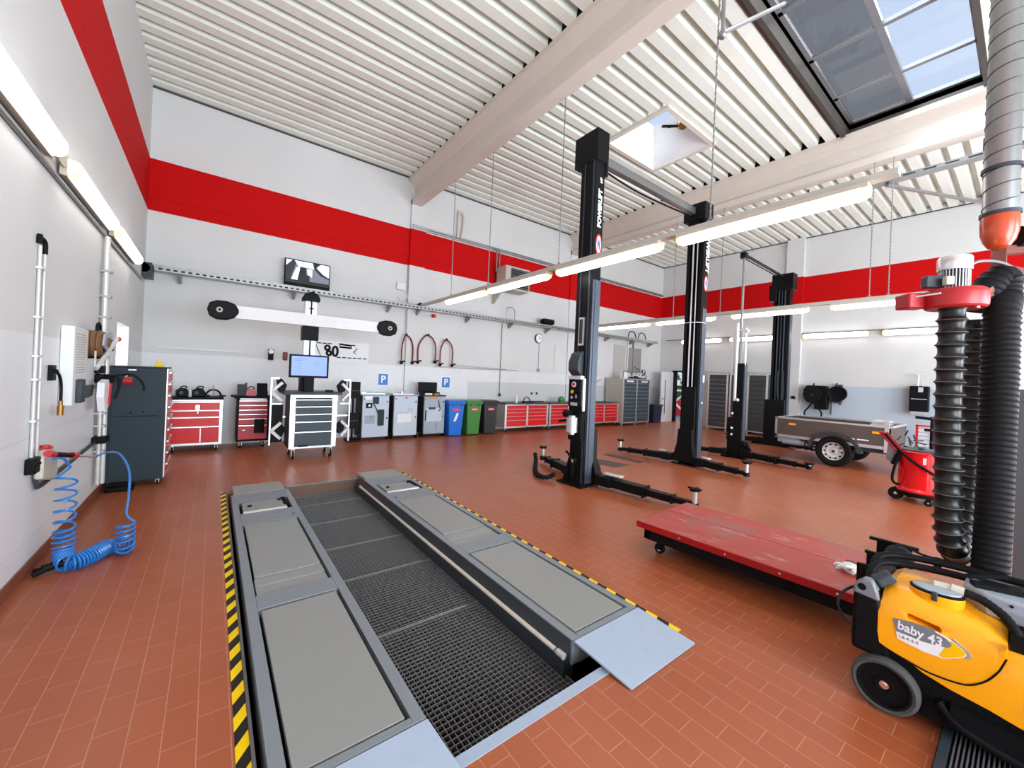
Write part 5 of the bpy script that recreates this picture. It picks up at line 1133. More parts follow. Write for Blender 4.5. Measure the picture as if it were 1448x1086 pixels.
# ------------------------------------------------------------------ trailer
o_ = (11.8, 2.6, 0)
t = thing('trailer', 'brown-sided single-axle trailer parked before the grey right wall', 'trailer', o_)
TX0, TX1, TY0, TY1 = 11.1, 12.75, 1.72, 3.78
for nm, bx in (('side_panel', (TX0, TX0 + .04, TY0, TY1)), ('side_panel', (TX1 - .04, TX1, TY0, TY1)), ('tail_panel', (TX0, TX1, TY1 - .03, TY1)), ('front_panel', (TX0, TX1, TY0, TY0 + .03))):
    b = MB(); b.box(*bx, .58, .99); b.obj(nm, 'brown', t, off=o_)
b = MB()
for x in (TX0 - .005, TX1 - .045): b.box(x, x + .05, TY0 - .02, TY1 + .01, .97, 1.005); b.box(x, x + .05, TY0 - .02, TY1 + .02, .52, .585)
b.box(TX0, TX1, TY0 - .02, TY0 + .03, .97, 1.005); b.box(TX0, TX1, TY1 - .03, TY1 + .02, .97, 1.005); b.box(TX0 - .005, TX0 + .045, TY1 - .03, TY1 + .02, .5, 1.0); b.obj('rim_rail', 'alu', t, off=o_)
b = MB(); b.box(TX0 - .02, TX0 + .04, TY0 + .02, TY0 + .09, .46, 1.12); b.obj('corner_post', 'alu', t, off=o_)
b = MB(); b.box(TX0, TX1, TY0, TY1, .53, .56); b.box(TX0 + .1, TX1 - .1, TY0 + .05, TY1 - .05, .42, .53); b.obj('chassis', 'anthracite', t, off=o_)
for x, s in ((TX0 - .02, -1), (TX1 + .0, 1)):
    b = MB(); c0, c1 = (x, 2.64, .35), (x + .2 if s < 0 else x - .2, 2.64, .35)
    b.lathe([(.2, 0), (.3, -.01), (.335, .02), (.345, .06), (.345, .14), (.335, .18), (.3, .2), (.2, .2)], (x if s < 0 else x - .2, 2.64, .345), (1, 0, 0), 30); wl = b.obj('wheel', 'rubber', t, off=o_)
    b = MB(); xx = x - .0
    b.lathe([(.001, .03), (.05, .025), (.07, .05), (.14, .03), (.16, .05), (.2, .02), (.215, .0)], (x, 2.64, .345), (1, 0, 0) if s < 0 else (-1, 0, 0), 28); b.obj('rim', 'wheelwhite', wl, off=o_)
    b = MB()
    for k in range(10): a = 2 * PI * k / 10; p = (x - .002 if s < 0 else x + .002, 2.64 + .155 * math.cos(a), .345 + .155 * math.sin(a)); b.cyl(p, (p[0] + .01, p[1], p[2]), .02, n=8)
    b.each('rim_hole', 'black', wl, off=o_)
    b = MB(); a0 = [PI * .02 + PI * .96 * i / 14 for i in range(15)]
    outer = [(2.64 + .485 * math.cos(a), .345 + .44 * math.sin(a)) for a in a0]; inner = [(2.64 + .42 * math.cos(a), .345 + .375 * math.sin(a)) for a in reversed(a0)]
    b.prism(outer + inner, 'yz', x - .04 if s < 0 else x - .2, x + .2 if s < 0 else x + .04); b.obj('mudguard', 'mudguard', t, off=o_)
b = MB(); b.cyl((TX0, 2.64, .345), (TX1, 2.64, .345), .03); b.obj('axle', 'anthracite', t, off=o_)
b = MB()
for y in (3.44, 1.93): b.box(TX0 - .012, TX0, y - .07, y + .07, .83, .88)
b.each('reflector', 'amber', t, off=o_, label='amber side reflector')
b = MB()
for y0 in (2.05, 2.28): b.box(TX0 - .006, TX0, y0, y0 + .19, .66, .685)
b.each('label_strip', 'signwhite', t, off=o_)
b = MB(); b.bar((TX0 + .1, TY0, .48), (11.9, .75, .45), .07, .07); b.bar((TX1 - .1, TY0, .48), (11.9, .75, .45), .07, .07); b.box(11.82, 11.98, .5, .85, .42, .5); b.obj('drawbar', 'galv', t, off=o_)
b = MB(); b.box(TX0 + .05, TX0 + .25, 3.3, 3.75, .40, .55); b.cyl((TX0 + .1, 3.2, .42), (TX0 + .1, 3.65, .42), .07); b.obj('rear_lamp_bar', 'scrgrey', t, off=o_)
b = MB(); b.cyl((11.75, 1.2, .3), (11.75, 1.2, 1.25), .035); b.box(11.6, 11.75, 1.1, 1.3, .95, 1.0); b.cyl((11.75, 1.2, 1.2), (11.75, 1.45, 1.22), .03); jw = b.obj('jockey_post', 'black', t, off=o_)
b = MB(); b.cyl((11.71, 1.2, .11), (11.79, 1.2, .11), .11, n=14); b.obj('jockey_wheel', 'rubber', jw, off=o_)
b = MB(); b.box(TX0 + .05, TX0 + .8, 1.80, 2.05, 1.005, 1.03); b.box(TX0 + .05, TX0 + .8, 1.80, 2.05, 1.06, 1.09); b.box(TX0 + .1, TX0 + .14, 1.82, 2.03, 1.03, 1.06); b.box(TX0 + .6, TX0 + .64, 1.82, 2.03, 1.03, 1.06); b.obj('board_stack', 'alu', t, off=o_)
r = random.Random(9); b = MB()
for k in range(14): p = V((TX0 + .05 + r.uniform(-.03, .4), TY0 - .1 + r.uniform(-.25, .05), .62 + r.uniform(-.2, .34))); b.cyl(p, p + V((r.uniform(-.1, .1), r.uniform(-.15, .15), r.uniform(-.15, .15))), .014, n=6)
b.obj('hitch_cables', 'anthracite', t, off=o_)

# ------------------------------------------------------------------ right wall
for k, (y1, y0, cols, lb) in enumerate(((7.68, 6.92, 1, 'left single tall drawer cabinet on the right wall beside the side door'), (6.86, 5.58, 2, 'wide tall drawer cabinet on the right wall behind the far lift'))):
    drawer_unit('drawer_cabinet', lb, 'drawer cabinet', (15.5, (y0 + y1) / 2, 0), y1 - y0, .8, .08, 2.15, cols, [1.2] + [1] * 11, 'cabgrey' if k == 0 else 'anthracite', 'drawerdk', rotz=-PI / 2, casters=False, hm='drawerdk', post=.06, gap=.014, group='tall drawer cabinets on the right wall')
b = MB(); b.box(16.0, 16.2, 6.2, 7.6, 2.15, 2.22); solo(b, 'flat_box', 'black', 'flat dark box lying on the tall cabinets at the right wall', 'box', (16.1, 6.9, 2.15)) if False else None
t = thing('hose_reel', 'large black hose reel in its cover on the grey right wall', 'hose reel', (16.2, 4.42, 1.55)); o_ = (16.2, 4.42, 1.55)
b = MB(); b.prism([(4.70, 1.40), (4.62, 1.28), (4.4, 1.25), (4.4, 1.05), (4.06, 1.05), (4.03, 1.72), (4.12, 1.84), (4.62, 1.84), (4.72, 1.70)], 'yz', 16.1, XR - .003); b.obj('cover', 'black', t, off=o_, bevel=.03)
b = MB(); b.lathe([(.001, .02), (.05, .02), (.06, 0), (.25, .0), (.27, .03), (.27, .08)], (16.06, 4.45, 1.53), (1, 0, 0), 10); b.obj('drum', 'rubber', t, off=o_)
b = MB(); b.cyl((16.05, 4.45, 1.53), (16.04, 4.45, 1.53), .04, n=10); b.obj('hub', 'anthracite', t, off=o_)
b = MB(); b.tube(smooth_path([(16.1, 4.45, 1.26), (16.12, 4.55, 1.1), (16.15, 4.66, .95), (16.15, 4.66, .8)], 5), .025, 8); b.tube(smooth_path([(16.1, 4.42, 1.26), (16.12, 4.3, 1.1), (16.15, 4.2, .95), (16.15, 4.2, .8)], 5), .025, 8); b.cyl((16.2, 4.45, 1.84), (16.2, 4.45, 1.92), .02); b.each('hose', 'rubber', t, off=o_)
t = thing('hose_reel', 'smaller round black hose reel right of the larger reel', 'hose reel', (16.2, 3.8, 1.6)); o_ = (16.2, 3.8, 1.6)
b = MB(); b.lathe([(.001, 0), (.06, 0), (.07, .02), (.2, .02), (.24, 0), (.25, .04), (.25, .12), (.2, .14), (.001, .14)], (16.08, 3.80, 1.6), (1, 0, 0), 22); b.obj('drum', 'black', t, off=o_)
b = MB(); b.box(16.2, XR - .003, 3.72, 3.88, 1.3, 1.9); b.cyl((16.15, 3.82, 1.85), (16.15, 3.82, 1.95), .025); b.cyl((16.15, 3.74, 1.3), (16.15, 3.70, 1.25), .03); b.obj('bracket', 'anthracite', t, off=o_)
b = MB(); b.cyl((16.37, 4.0, .9), (16.37, 4.0, 1.75), .015, n=6); solo(b, 'wall_pipe', 'anthracite', 'thin pipe on the right wall between the two hose reels', 'pipe', (16.37, 4.0, 1.3))
t = thing('battery_charger', 'black box charger hanging on a hook on the grey right wall', 'wall unit', (16.25, 1.95, 1.5)); o_ = (16.25, 1.95, 1.5)
b = MB(); b.box(16.12, XR - .02, 1.75, 2.14, 1.2, 1.93); b.obj('case', 'black', t, off=o_, bevel=.02)
b = MB(); b.box(16.1, 16.2, 1.78, 2.1, 1.12, 1.2); b.obj('foot_rail', 'alu', t, off=o_)
b = MB(); b.box(16.112, 16.122, 1.78, 2.1, 1.55, 1.57); b.box(16.11, 16.122, 1.86, 1.96, 1.76, 1.9); b.each('label_plate', 'alu', t, off=o_)
b = MB(); b.tube(smooth_path([(16.25, 1.98, 1.93), (16.25, 1.98, 2.2), (16.25, 1.92, 2.15), (16.22, 1.88, 1.93)], 5), .014, 6); b.cyl((16.25, 2.03, 2.25), (16.25, 1.9, 2.26), .014, n=6); b.cyl((16.25, 1.97, 2.25), (XR, 1.97, 2.25), .014, n=6); b.cyl((16.25, 1.97, 1.93), (16.25, 1.97, 2.25), .01, n=6); b.obj('hook', 'alu', t, off=o_)
b = MB(); b.box(XR - .17, XR - .14, 5.0, 5.1, 1.35, 1.45); b.cyl((XR - .2, 5.08, 1.4), (XR - .2, 4.96, 1.36), .02, n=6); solo(b, 'wall_valve', 'black', 'small black valve on the pilaster right of the far lift', 'valve', (XR - .17, 5.05, 1.4))
# red rack behind the drum
t = thing('creeper_rack', 'red and white slatted rack behind the red drum', 'rack', (15.3, 1.5, 0)); o_ = (15.3, 1.5, 0)
b = MB()
for y in (1.28, 1.85): b.box(15.28, 15.32, y - .025, y + .025, 0, .86)
b.box(15.28, 15.32, 1.25, 1.88, .83, .87); b.obj('frame', 'red', t, off=o_)
b = MB(); b.box(15.27, 15.3, 1.56, 1.61, .05, .83)
for k in range(7): b.box(15.29, 15.31, 1.3, 1.83, .1 + k * .1, .15 + k * .1)
b.each('slat', 'white', t, off=o_)
# red drum vacuum
o_ = (8.95, 1.05, 0); t = thing('drum_vacuum', 'glossy red drum vacuum on castors standing left of the black hoses', 'drum vacuum', o_)
cx, cy = 8.98, 1.02
b = MB(); b.lathe([(.001, .16), (.285, .16), (.295, .18), (.285, .20), (.262, .22), (.262, .50), (.268, .505), (.262, .51), (.262, .76), (.275, .77), (.275, .79), (.26, .80), (.001, .80)], (cx, cy, 0), n=36); dr = b.obj('drum', 'redgloss', t, off=o_)
b = MB(); b.lathe([(.001, .80), (.245, .80), (.25, .815), (.2, .83), (.001, .84)], (cx, cy, 0), n=28); b.box(cx - .12, cx + .12, cy - .03, cy + .03, .83, .86); b.obj('lid', 'anthracite', t, off=o_)
b = MB(); b.lathe([(.29, .10), (.30, .12), (.30, .155), (.28, .16), (.001, .16), (.001, .10), (.29, .10)], (cx, cy, 0), n=28); bs = b.obj('base', 'black', t, off=o_)
for dx, dy, r in ((-.12, .26, .095), (-.25, -.12, .05), (.2, -.2, .05), (.25, .15, .095)):
    b = MB(); b.cyl((cx + dx - .025, cy + dy, r), (cx + dx + .025, cy + dy, r), r, n=18); b.use('black')
    b = MB(); b.use('rubber'); b.cyl((cx + dx - .025, cy + dy, r), (cx + dx + .025, cy + dy, r), r, n=18); b.use('alu'); b.cyl((cx + dx - .028, cy + dy, r), (cx + dx + .028, cy + dy, r), r * .25, n=10); b.obj('castor', None, bs, off=o_)
b = MB(); b.box(cx - .235, cx - .225, cy - .08, cy + .02, .62, .72); b.v = [(x - .022, y, z) for x, y, z in b.v]; b.obj('label_plate', 'signwhite', t, off=o_)
# red handle bracket, grey pocket, hose
b = MB(); hx, hy = cx - .1, cy + .26
for dy in (-.02, .05): b.bar((hx - .02, hy + dy - .05, .76), (hx - .06, hy + dy + .16, 1.05), .025, .045)
b.bar((hx - .06, hy + .12, 1.03), (hx - .06, hy + .22, 1.05), .05, .03); b.obj('handle', 'blowred', t, off=o_)
b = MB(); b.prism([(cy + .29, .78), (cy + .33, .92), (cy + .38, .86), (cy + .39, .62), (cy + .34, .58), (cy + .30, .62)], 'yz', cx - .14, cx - .04); b.obj('pocket', 'scrgrey2', t, off=o_, bevel=.01)
b = MB(); b.tube(smooth_path([(cx - .16, cy + .22, .74), (cx - .2, cy + .27, .55), (cx - .2, cy + .3, .35), (cx - .16, cy + .28, .26), (cx - .12, cy + .22, .24)], 6), .018, 8); b.cyl((cx - .14, cy + .3, .55), (cx - .14, cy + .22, .78), .04, n=8); b.obj('drain_hose', 'black', t, off=o_)
b = MB(); b.tube(smooth_path([(cx - .19, cy + .40, 1.03), (cx - .24, cy + .27, .86), (cx - .28, cy + .1, .68), (cx - .28, cy - .1, .54), (cx - .22, cy - .25, .44)], 6), .018, 8); b.obj('suction_hose', 'black', t, off=o_)
# dark locker at the right edge
b = MB(); b.box(5.55, 6.3, -.9, .06, 0, 1.78); b.use('black'); b.box(5.545, 5.551, -.42, -.41, .1, 1.7)
b.mats = ['darkcab', 'black']; b.mi = [0] * 6 + [1] * 6
solo(b, 'steel_locker', None, 'dark grey steel locker at the right edge behind the black hose', 'locker', (5.9, -.4, 0), bevel=.01)
# outside the side door
b = MB(); b.box(XR + .3, 40, 2, 22, -.12, -.02); g_ = solo(b, 'paving', 'pave', 'pale paving outside the side door', 'paving', (20, 12, -.1)); g_['kind'] = 'structure'; del g_['category']
b = MB(); r = random.Random(5)
for k in range(700):
    c = V((22.5 + r.uniform(-.5, .6), r.uniform(9.5, 15), r.uniform(.9, 2.6))); a = V((r.uniform(-1, 1), r.uniform(-1, 1), r.uniform(-1, 1))).normalized(); n2 = a.orthogonal().normalized(); s = r.uniform(.08, .18)
    b.add([c - a * s, c + n2 * s * .5, c + a * s, c - n2 * s * .5], [(0, 1, 2, 3)])
b.box(22.4, 22.9, 9.5, 15, -.02, 1.6)
h = solo(b, 'hedge', 'leaf', 'green hedge outside the open side door', 'hedge', (22.6, 12, 0))
t = thing('fence', 'white cross-braced fence outside the open side door', 'fence', (20, 11.5, 0)); o_ = (20, 11.5, 0)
b = MB()
for y in (9.6, 11.0, 12.4, 13.8): b.box(19.96, 20.04, y - .05, y + .05, -.02, 1.4)
b.obj('post', 'fencewhite', t, off=o_)
b = MB(); b.box(19.98, 20.02, 9.5, 14, 1.3, 1.4)
for y in (9.6, 11.0, 12.4): b.bar((20, y, .1), (20, y + 1.4, 1.3), .04, .09); b.bar((20, y, 1.3), (20, y + 1.4, .1), .04, .09)
b.obj('brace', 'fencewhite', t, off=o_)
b = MB(); b.prism([(11.6, .5), (12.0, .5), (12.05, .95), (11.8, 1.1), (11.6, .9)], 'yz', 20.6, 21.2); b.obj('sign', 'red', t, off=o_) if False else solo(b, 'crate', 'red', 'red crate outside beyond the white fence', 'crate', (20.9, 11.8, .5)) if False else None
b = MB(); b.box(20.5, 21.2, 11.2, 12.2, -.02, .8); solo(b, 'crate', 'red', 'red box outside behind the white fence', 'box', (20.8, 11.7, 0), bevel=.03)
M['platetip'] = mat('plate_yellow', srgb(255, 196, 0), .35)
M['grip_dark'] = M['yellow']
M['ribgrey'] = mat('ribbed_rubber', srgb(92, 94, 98), .6)
def carve(o, cutter, mname):
    """cut the cutter's shape out of object o's mesh"""
    c = cutter.obj('cutter', mname); c.location = (0, 0, 0); c.parent = None
    root = o.parent
    bpy.context.view_layer.update()
    md = o.modifiers.new('cut', 'BOOLEAN'); md.object = c; md.operation = 'DIFFERENCE'; md.solver = 'EXACT'
    o.modifiers.move(len(o.modifiers) - 1, 0); bv = [m for m in o.modifiers if m.type == 'BEVEL']
    for m in bv: m.show_viewport = False
    dg = bpy.context.evaluated_depsgraph_get(); me = bpy.data.meshes.new_from_object(o.evaluated_get(dg))
    for m in bv: m.show_viewport = True
    o.modifiers.remove(md); o.data = me
    bpy.data.objects.remove(c)
M['wiregrey'] = mat('wire_ridge', srgb(96, 96, 98), .4)
M['darkseam'] = mat('duct_seam', srgb(60, 60, 60), .5)
M['rust'] = mat('rusty_bracket', srgb(118, 64, 52), .7, var=.3, dirt=(.5, .4, .35), dirt_amt=.4)
M['hoseshine'] = mat('shiny_black_hose', (.008, .008, .009), .32, bump=.15, scale=50, spec=.35)
# ------------------------------------------------------------------ red platform trolley
o_ = (4.03, 1.2, 0)
t = thing('platform_trolley', 'long low red platform trolley with a worn two-plank deck', 'platform trolley', o_)
RX0, RX1, RY0, RY1 = 3.52, 4.57, .36, 2.34; xm = 4.09
for x0, x1 in ((RX0, xm - .003), (xm + .003, RX1)):
    b = MB(); b.box(x0, x1, RY0, RY1, .245, .302); b.obj('deck_board', 'deck', t, off=o_, bevel=.005)
b = MB(); b.box(RX0 - .006, RX0, RY0, RY1 + .006, .242, .298); b.box(RX0 - .006, RX1, RY1, RY1 + .006, .242, .298); b.obj('edge_strip', 'deckedge', t, off=o_, label='bright red edge strip')
b = MB()
for y in (1.1, 1.5, 1.9, .75): b.cyl((RX0 - .006, y, .27), (RX0 - .01, y, .27), .008, n=8)
b.each('screw', 'alu', t, off=o_)
b = MB(); b.box(RX0 + .05, RX0 + .11, RY0, RY1 - .05, .13, .243); b.box(RX1 - .11, RX1 - .05, RY0, RY1 - .05, .13, .243)
for y in (RY1 - .11, 1.0, RY0): b.box(RX0 + .05, RX1 - .05, y, y + .06, .14, .243)
b.obj('frame', 'black', t, off=o_)
b = MB(); b.box(RX0 + .06, RX1 - .06, RY0, RY1 - .06, .17, .2); b.obj('under_panel', 'darkvoid', t, off=o_)
for x in (RX0 + .13, RX1 - .13):
    for y in (RY1 - .2, RY0 + .2): caster(t, x, y, .14 if True else .2, .05, off=o_, w=.03, mfork='black')
t.rotation_euler.z = .052; t.location = (4.05, 1.265, 0)
# glove on it
o_ = (3.96, .84, .302)
t = thing('work_glove', 'crumpled white work glove lying on the red platform trolley', 'glove', o_)
b = MB(); glx, gy_ = 3.97, .80
rings = []
for i, (u, w_, h_) in enumerate(((0, .04, .03), (.03, .05, .045), (.07, .055, .05), (.1, .05, .04), (.115, .02, .02))):
    rings.append([(glx - .03 + u * .8 + .0, gy_ + w_ * math.cos(2 * PI * k / 12) + u * .2, .302 + .002 + h_ * (1 + math.sin(2 * PI * k / 12)) * .7) for k in range(12)])
b.loft(rings)
for k, (a, l) in enumerate(((2.0, .075), (2.35, .085), (2.7, .085), (3.05, .07))):
    p0 = V((glx - .01, gy_ + .035 - k * .022, .335)); d = V((math.cos(a) * .6, math.sin(a) * .9, .12 if k % 2 else .35)).normalized(); b.tube([p0, p0 + d * l * .5, p0 + d * l * .8 + V((0, 0, -.012)), p0 + d * l + V((0, 0, -.03))], [.016, .015, .014, .007], 8)
b.tube([(glx + .02, gy_ - .04, .33), (glx - .01, gy_ - .08, .335), (glx - .04, gy_ - .1, .32)], [.018, .016, .008], 8)
b.obj('glove_hand', 'glove', t, off=o_)
b = MB(); b.loft([[(glx + .07 + .02 * q, gy_ + .045 * math.cos(2 * PI * k / 12) + .02, .302 + .035 + .034 * math.sin(2 * PI * k / 12)) for k in range(12)] for q in (0, 1)]); b.obj('cuff', 'cord', t, off=o_, label='stained brown cuff')
# black rack of plates on the trolley
o_ = (3.68, .5, .302)
t = thing('plate_rack', 'black rack of three upright metal plates on the near end of the red trolley', 'rack', o_)
for k, (x, z1) in enumerate(((3.60, .52), (3.70, .59), (3.82, .66))):
    b = MB(); b.box(x, x + .012, .42 - .0 + k * .02, .70 - .03 * k, .302, z1); b.bar((x + .01, .43, z1 - .01), (x + .01, .68, z1 - .01), .03, .02)
    p = b.obj('plate', 'black', t, off=o_, bevel=.003)
    b = MB(); b.cyl((x - .001, .6 - .02 * k, .47), (x - .006, .6 - .02 * k, .47), .008, n=8); b.obj('bolt', 'alu', p, off=o_)
b = MB(); b.box(3.60, 3.88, .46, .64, .302, .33); b.obj('rack_base', 'black', t, off=o_)
b = MB(); b.lathe([(.001, 0), (.07, 0), (.075, .01), (.06, .02), (.001, .02)], (3.815, .52, .58), (-1, 0, 0), 20); b.obj('disc', 'anthracite', t, off=o_)

# ------------------------------------------------------------------ floor scrubber (long axis along -Y, side facing -X)
o_ = (3.2, 0, 0)
t = thing('floor_scrubber', 'yellow walk-behind floor scrubber with grey name plate and black wheel', 'floor scrubber', o_)
def body_ring(y, xs0, xs1, zb, zt, xin, r=.05):
    # cross section in xz: straight flank, shoulder tucked in by xin at the top
    pts = [(xs0 + .0, zb), (xs0, zb + (zt - zb) * .55), (xs0 + xin * .25, zb + (zt - zb) * .8), (xs0 + xin * .7, zt - .02), (xs0 + xin + .03, zt), ((xs0 + xs1) / 2, zt + .006),
           (xs1 - xin - .03, zt), (xs1 - xin * .7, zt - .02), (xs1 - xin * .25, zb + (zt - zb) * .8), (xs1, zb + (zt - zb) * .55), (xs1, zb)]
    return [(x, y, z) for x, z in pts]
SX0, SX1 = 2.945, 3.46
# upper tank (recovery tank), lower edge rises to the right seam
st = [(.475, .585, .40), (.465, .63, .34), (.43, .655, .325), (.36, .655, .31), (.27, .64, .295), (.16, .615, .31), (.10, .60, .36), (.06, .585, .43), (.035, .57, .53)]
b = MB(); b.loft([body_ring(y, SX0 - .004, SX1 + .004, zb, zt, .085) for y, zt, zb in st]); ut = b.obj('recovery_tank', 'yellow', t, off=o_, bevel=.012)
# lower body
st = [(.355, .315, .305), (.30, .33, .275), (.20, .45, .25), (.08, .53, .235), (-.06, .535, .205), (-.3, .53, .18), (-.6, .5, .17), (-.85, .4, .18)]
b = MB(); b.loft([body_ring(y, SX0, SX1, zb, zt, .05) for y, zt, zb in st]); b.obj('lower_body', 'yellow', t, off=o_, bevel=.01)
b = MB(); b.loft([[(x, y, z) for x, z in ((SX0 + .02, zb), (SX0 + .02, zt), (SX1 - .02, zt), (SX1 - .02, zb))] for y, zb, zt in ((.5, .05, .5), (.3, .05, .3), (-.85, .07, .2))], smooth=False); b.obj('chassis', 'black', t, off=o_)
b = MB(); b.tube(smooth_path([(SX0 - .003, .425, .322), (SX0 - .003, .36, .306), (SX0 - .003, .27, .292), (SX0 - .003, .16, .307), (SX0 - .003, .10, .357), (SX0 - .003, .06, .427), (SX0 + .004, .036, .5)], 6), .004, 6); b.obj('tank_seam', 'black', t, off=o_)
# back panel black, with grey corner cap
b = MB(); b.prism([(.585, .25), (.585, .565), (.555, .60), (.48, .62), (.42, .30), (.43, .25)], 'yz', SX0 - .002, SX1 + .002); bp = b.obj('back_panel', 'black', t, off=o_, bevel=.02)
b = MB(); b.prism([(.588, .565), (.575, .62), (.54, .655), (.50, .66), (.478, .60), (.47, .555)], 'yz', SX0 - .008, SX0 + .06, [(.588, .565), (.575, .62), (.54, .655), (.50, .66), (.478, .60), (.47, .555)]); cc = b.obj('corner_cap', 'scrgrey2', t, off=o_, bevel=.012)
b = MB(); b.cyl((SX0 - .0095, .545, .61), (SX0 + .0, .545, .61), .019, n=16); b.obj('cap_hole', 'black', cc, off=o_)
b = MB(); b.bar((SX0 + .05, .50, .64), (SX0 + .09, .44, .69), .07, .05); b.obj('hinge_bracket', 'anthracite', cc, off=o_, bevel=.01)
# wheel
b = MB(); wy, wz, wr = .435, .138, .138; KW = .138 / .165
b.lathe([(r_ * KW, h_) for r_, h_ in [(.13, -.03), (.148, -.035), (.160, -.028), (.165, -.015), (.165, .02), (.158, .03), (.13, .03)]], (SX0 - .015, wy, wz), (1, 0, 0), 40); wl = b.obj('wheel', 'tyre', t, off=o_)
b = MB(); b.lathe([(r_ * KW, h_) for r_, h_ in [(.001, -.012), (.03, -.012), (.034, -.018), (.045, -.018), (.05, -.01), (.115, -.012), (.12, -.03), (.132, -.032), (.134, -.0), (.13, .02), (.001, .02)]], (SX0 - .015, wy, wz), (1, 0, 0), 40); b.obj('wheel_disc', 'black', wl, off=o_)
b = MB(); b.cyl((SX0 - .036, wy, wz), (SX0 - .028, wy, wz), .011, n=6); b.cyl((SX0 - .03, wy, wz), (SX0 - .026, wy, wz), .02, n=16); b.obj('axle_nut', 'chrome', wl, off=o_)
b = MB(); b.lathe([(r_ * KW, h_) for r_, h_ in [(.13, -.03), (.148, -.035), (.160, -.028), (.165, -.015), (.165, .02), (.158, .03), (.13, .03), (.001, .03), (.001, -.02), (.13, -.03)]], (SX1 + .03, wy, wz), (1, 0, 0), 32); b.obj('wheel', 'tyre', t, off=o_)
# name plate: grey panel, white strip, yellow tip, lettering
sx = SX0 - .006
b = MB()
def plate(pts, m, d): b.use(m); b.prism(pts, 'yz', sx - d, sx + .014)
plate([(.412, .495), (.408, .50), (.34, .512), (.255, .508), (.205, .495), (.165, .470), (.155, .45), (.165, .435), (.23, .392), (.30, .388), (.39, .40), (.396, .405), (.402, .44)], 'signwhite', .001)
plate([(.414, .497), (.408, .502), (.34, .514), (.27, .511), (.225, .497), (.205, .48), (.205, .465), (.22, .452), (.30, .437), (.40, .438)], 'scrgrey2', .002)
plate([(.165, .470), (.205, .493), (.215, .475), (.225, .452), (.245, .402), (.23, .395), (.17, .435), (.158, .45)], 'platetip', .0015)
plate([(.205, .502), (.165, .475), (.148, .452), (.158, .432), (.148, .435), (.138, .45), (.15, .475), (.2, .506)], 'scrgrey', .001)
np_ = b.obj('name_plate', None, t, off=o_)
text('baby 43', .062, (sx - .0025, .315, .470), (0, -1, -.06), (0, -.06, 1), 'signwhite', 'lettering', np_, off=o_, bold=.0012, thick=.001, font_x=.84)
b = MB(); r = random.Random(4)
for k in range(9): y = .385 - k * .0085; b.bar((sx - .002, y, .412), (sx - .002, y - .004 * (1 if k % 2 else -1), .426), .0025, .001)
b.obj('small_print', 'anthracite', np_, off=o_)
# slot recess and lid on the top
b = MB(); n = 8
cap = [(.365 + .012 * math.cos(a), .545 + .012 * math.sin(a)) for a in [PI / 2 - PI * i / n for i in range(n + 1)]][::-1]
b.prism([(.366, .524), (.368, .540), (.358, .548), (.250, .533), (.240, .524), (.240, .512), (.250, .505), (.356, .519)], 'yz', SX0 - .06, SX0 + .075); CUT = b; carve(ut, CUT, 'grip_dark')
b = MB(); lc = V((3.075, .285, .648))
ell = lambda rx, ry, z, n=32: [(lc.x + rx * math.cos(2 * PI * k / n), lc.y + ry * math.sin(2 * PI * k / n) * (1 if math.sin(2 * PI * k / n) > 0 else 1.25), z) for k in range(n)]
b.loft([ell(.072, .085, .615), ell(.076, .09, .64), ell(.076, .09, .664), ell(.073, .087, .668)]); ld = b.obj('lid_collar', 'yellow', t, off=o_)
b = MB(); b.loft([ell(.074, .088, .666), ell(.075, .089, .675), ell(.069, .083, .679)]); b.obj('lid_seal', 'black', ld, off=o_)
b = MB(); b.loft([ell(.067, .081, .677), ell(.064, .078, .684), ell(.038, .05, .69), ell(.01, .02, .692)]); b.obj('lid', 'scrgrey', ld, off=o_)
b = MB(); b.box(lc.x - .085, lc.x - .062, lc.y - .022, lc.y + .0, .64, .684); b.obj('lid_latch', 'anthracite', ld, off=o_, bevel=.004)
b = MB(); b.tube([(3.10, .285, .695), (3.10, .225, .70)], .019, 12); b.tube([(3.10, .225, .70), (3.10, .18, .697)], .023, 12); hk = b.obj('hose_connector', 'clearbowl', t, off=o_)
b = MB(); pth = resample(smooth_path([(3.10, .18, .697), (3.10, .12, .685), (3.08, .06, .655), (3.05, .02, .615), (3.03, .0, .57)], 8), .009); b.tube(pth, [.021 if i % 2 else .0185 for i in range(len(pth))], 12); b.obj('suction_hose', 'rubber', t, off=o_)
# handle bars folded along the far side
b = MB()
for dx, dz in ((0, 0), (.06, .03)):
    b.tube(smooth_path([(3.06 + dx, .53, .56 + dz), (3.10 + dx, .54, .64 + dz), (3.18 + dx, .52, .69 + dz), (3.26 + dx, .44, .70 + dz), (3.32 + dx, .25, .705 + dz), (3.35 + dx, .0, .705 + dz), (3.36 + dx, -.3, .70 + dz)], 8), .019, 10)
b.bar((3.345, .30, .69), (3.40, .30, .75), .03, .02); hb = b.obj('handle_bar', 'black', t, off=o_)
b = MB(); b.tube(smooth_path([(3.28, .52, .70), (3.36, .46, .78), (3.42, .36, .74), (3.44, .2, .74)], 8), .007, 6); b.tube(smooth_path([(3.04, .55, .6), (2.96, .62, .55), (2.9, .64, .48), (2.92, .6, .40), (2.97, .57, .36)], 8), .007, 6); b.obj('cable', 'rubber', hb, off=o_)
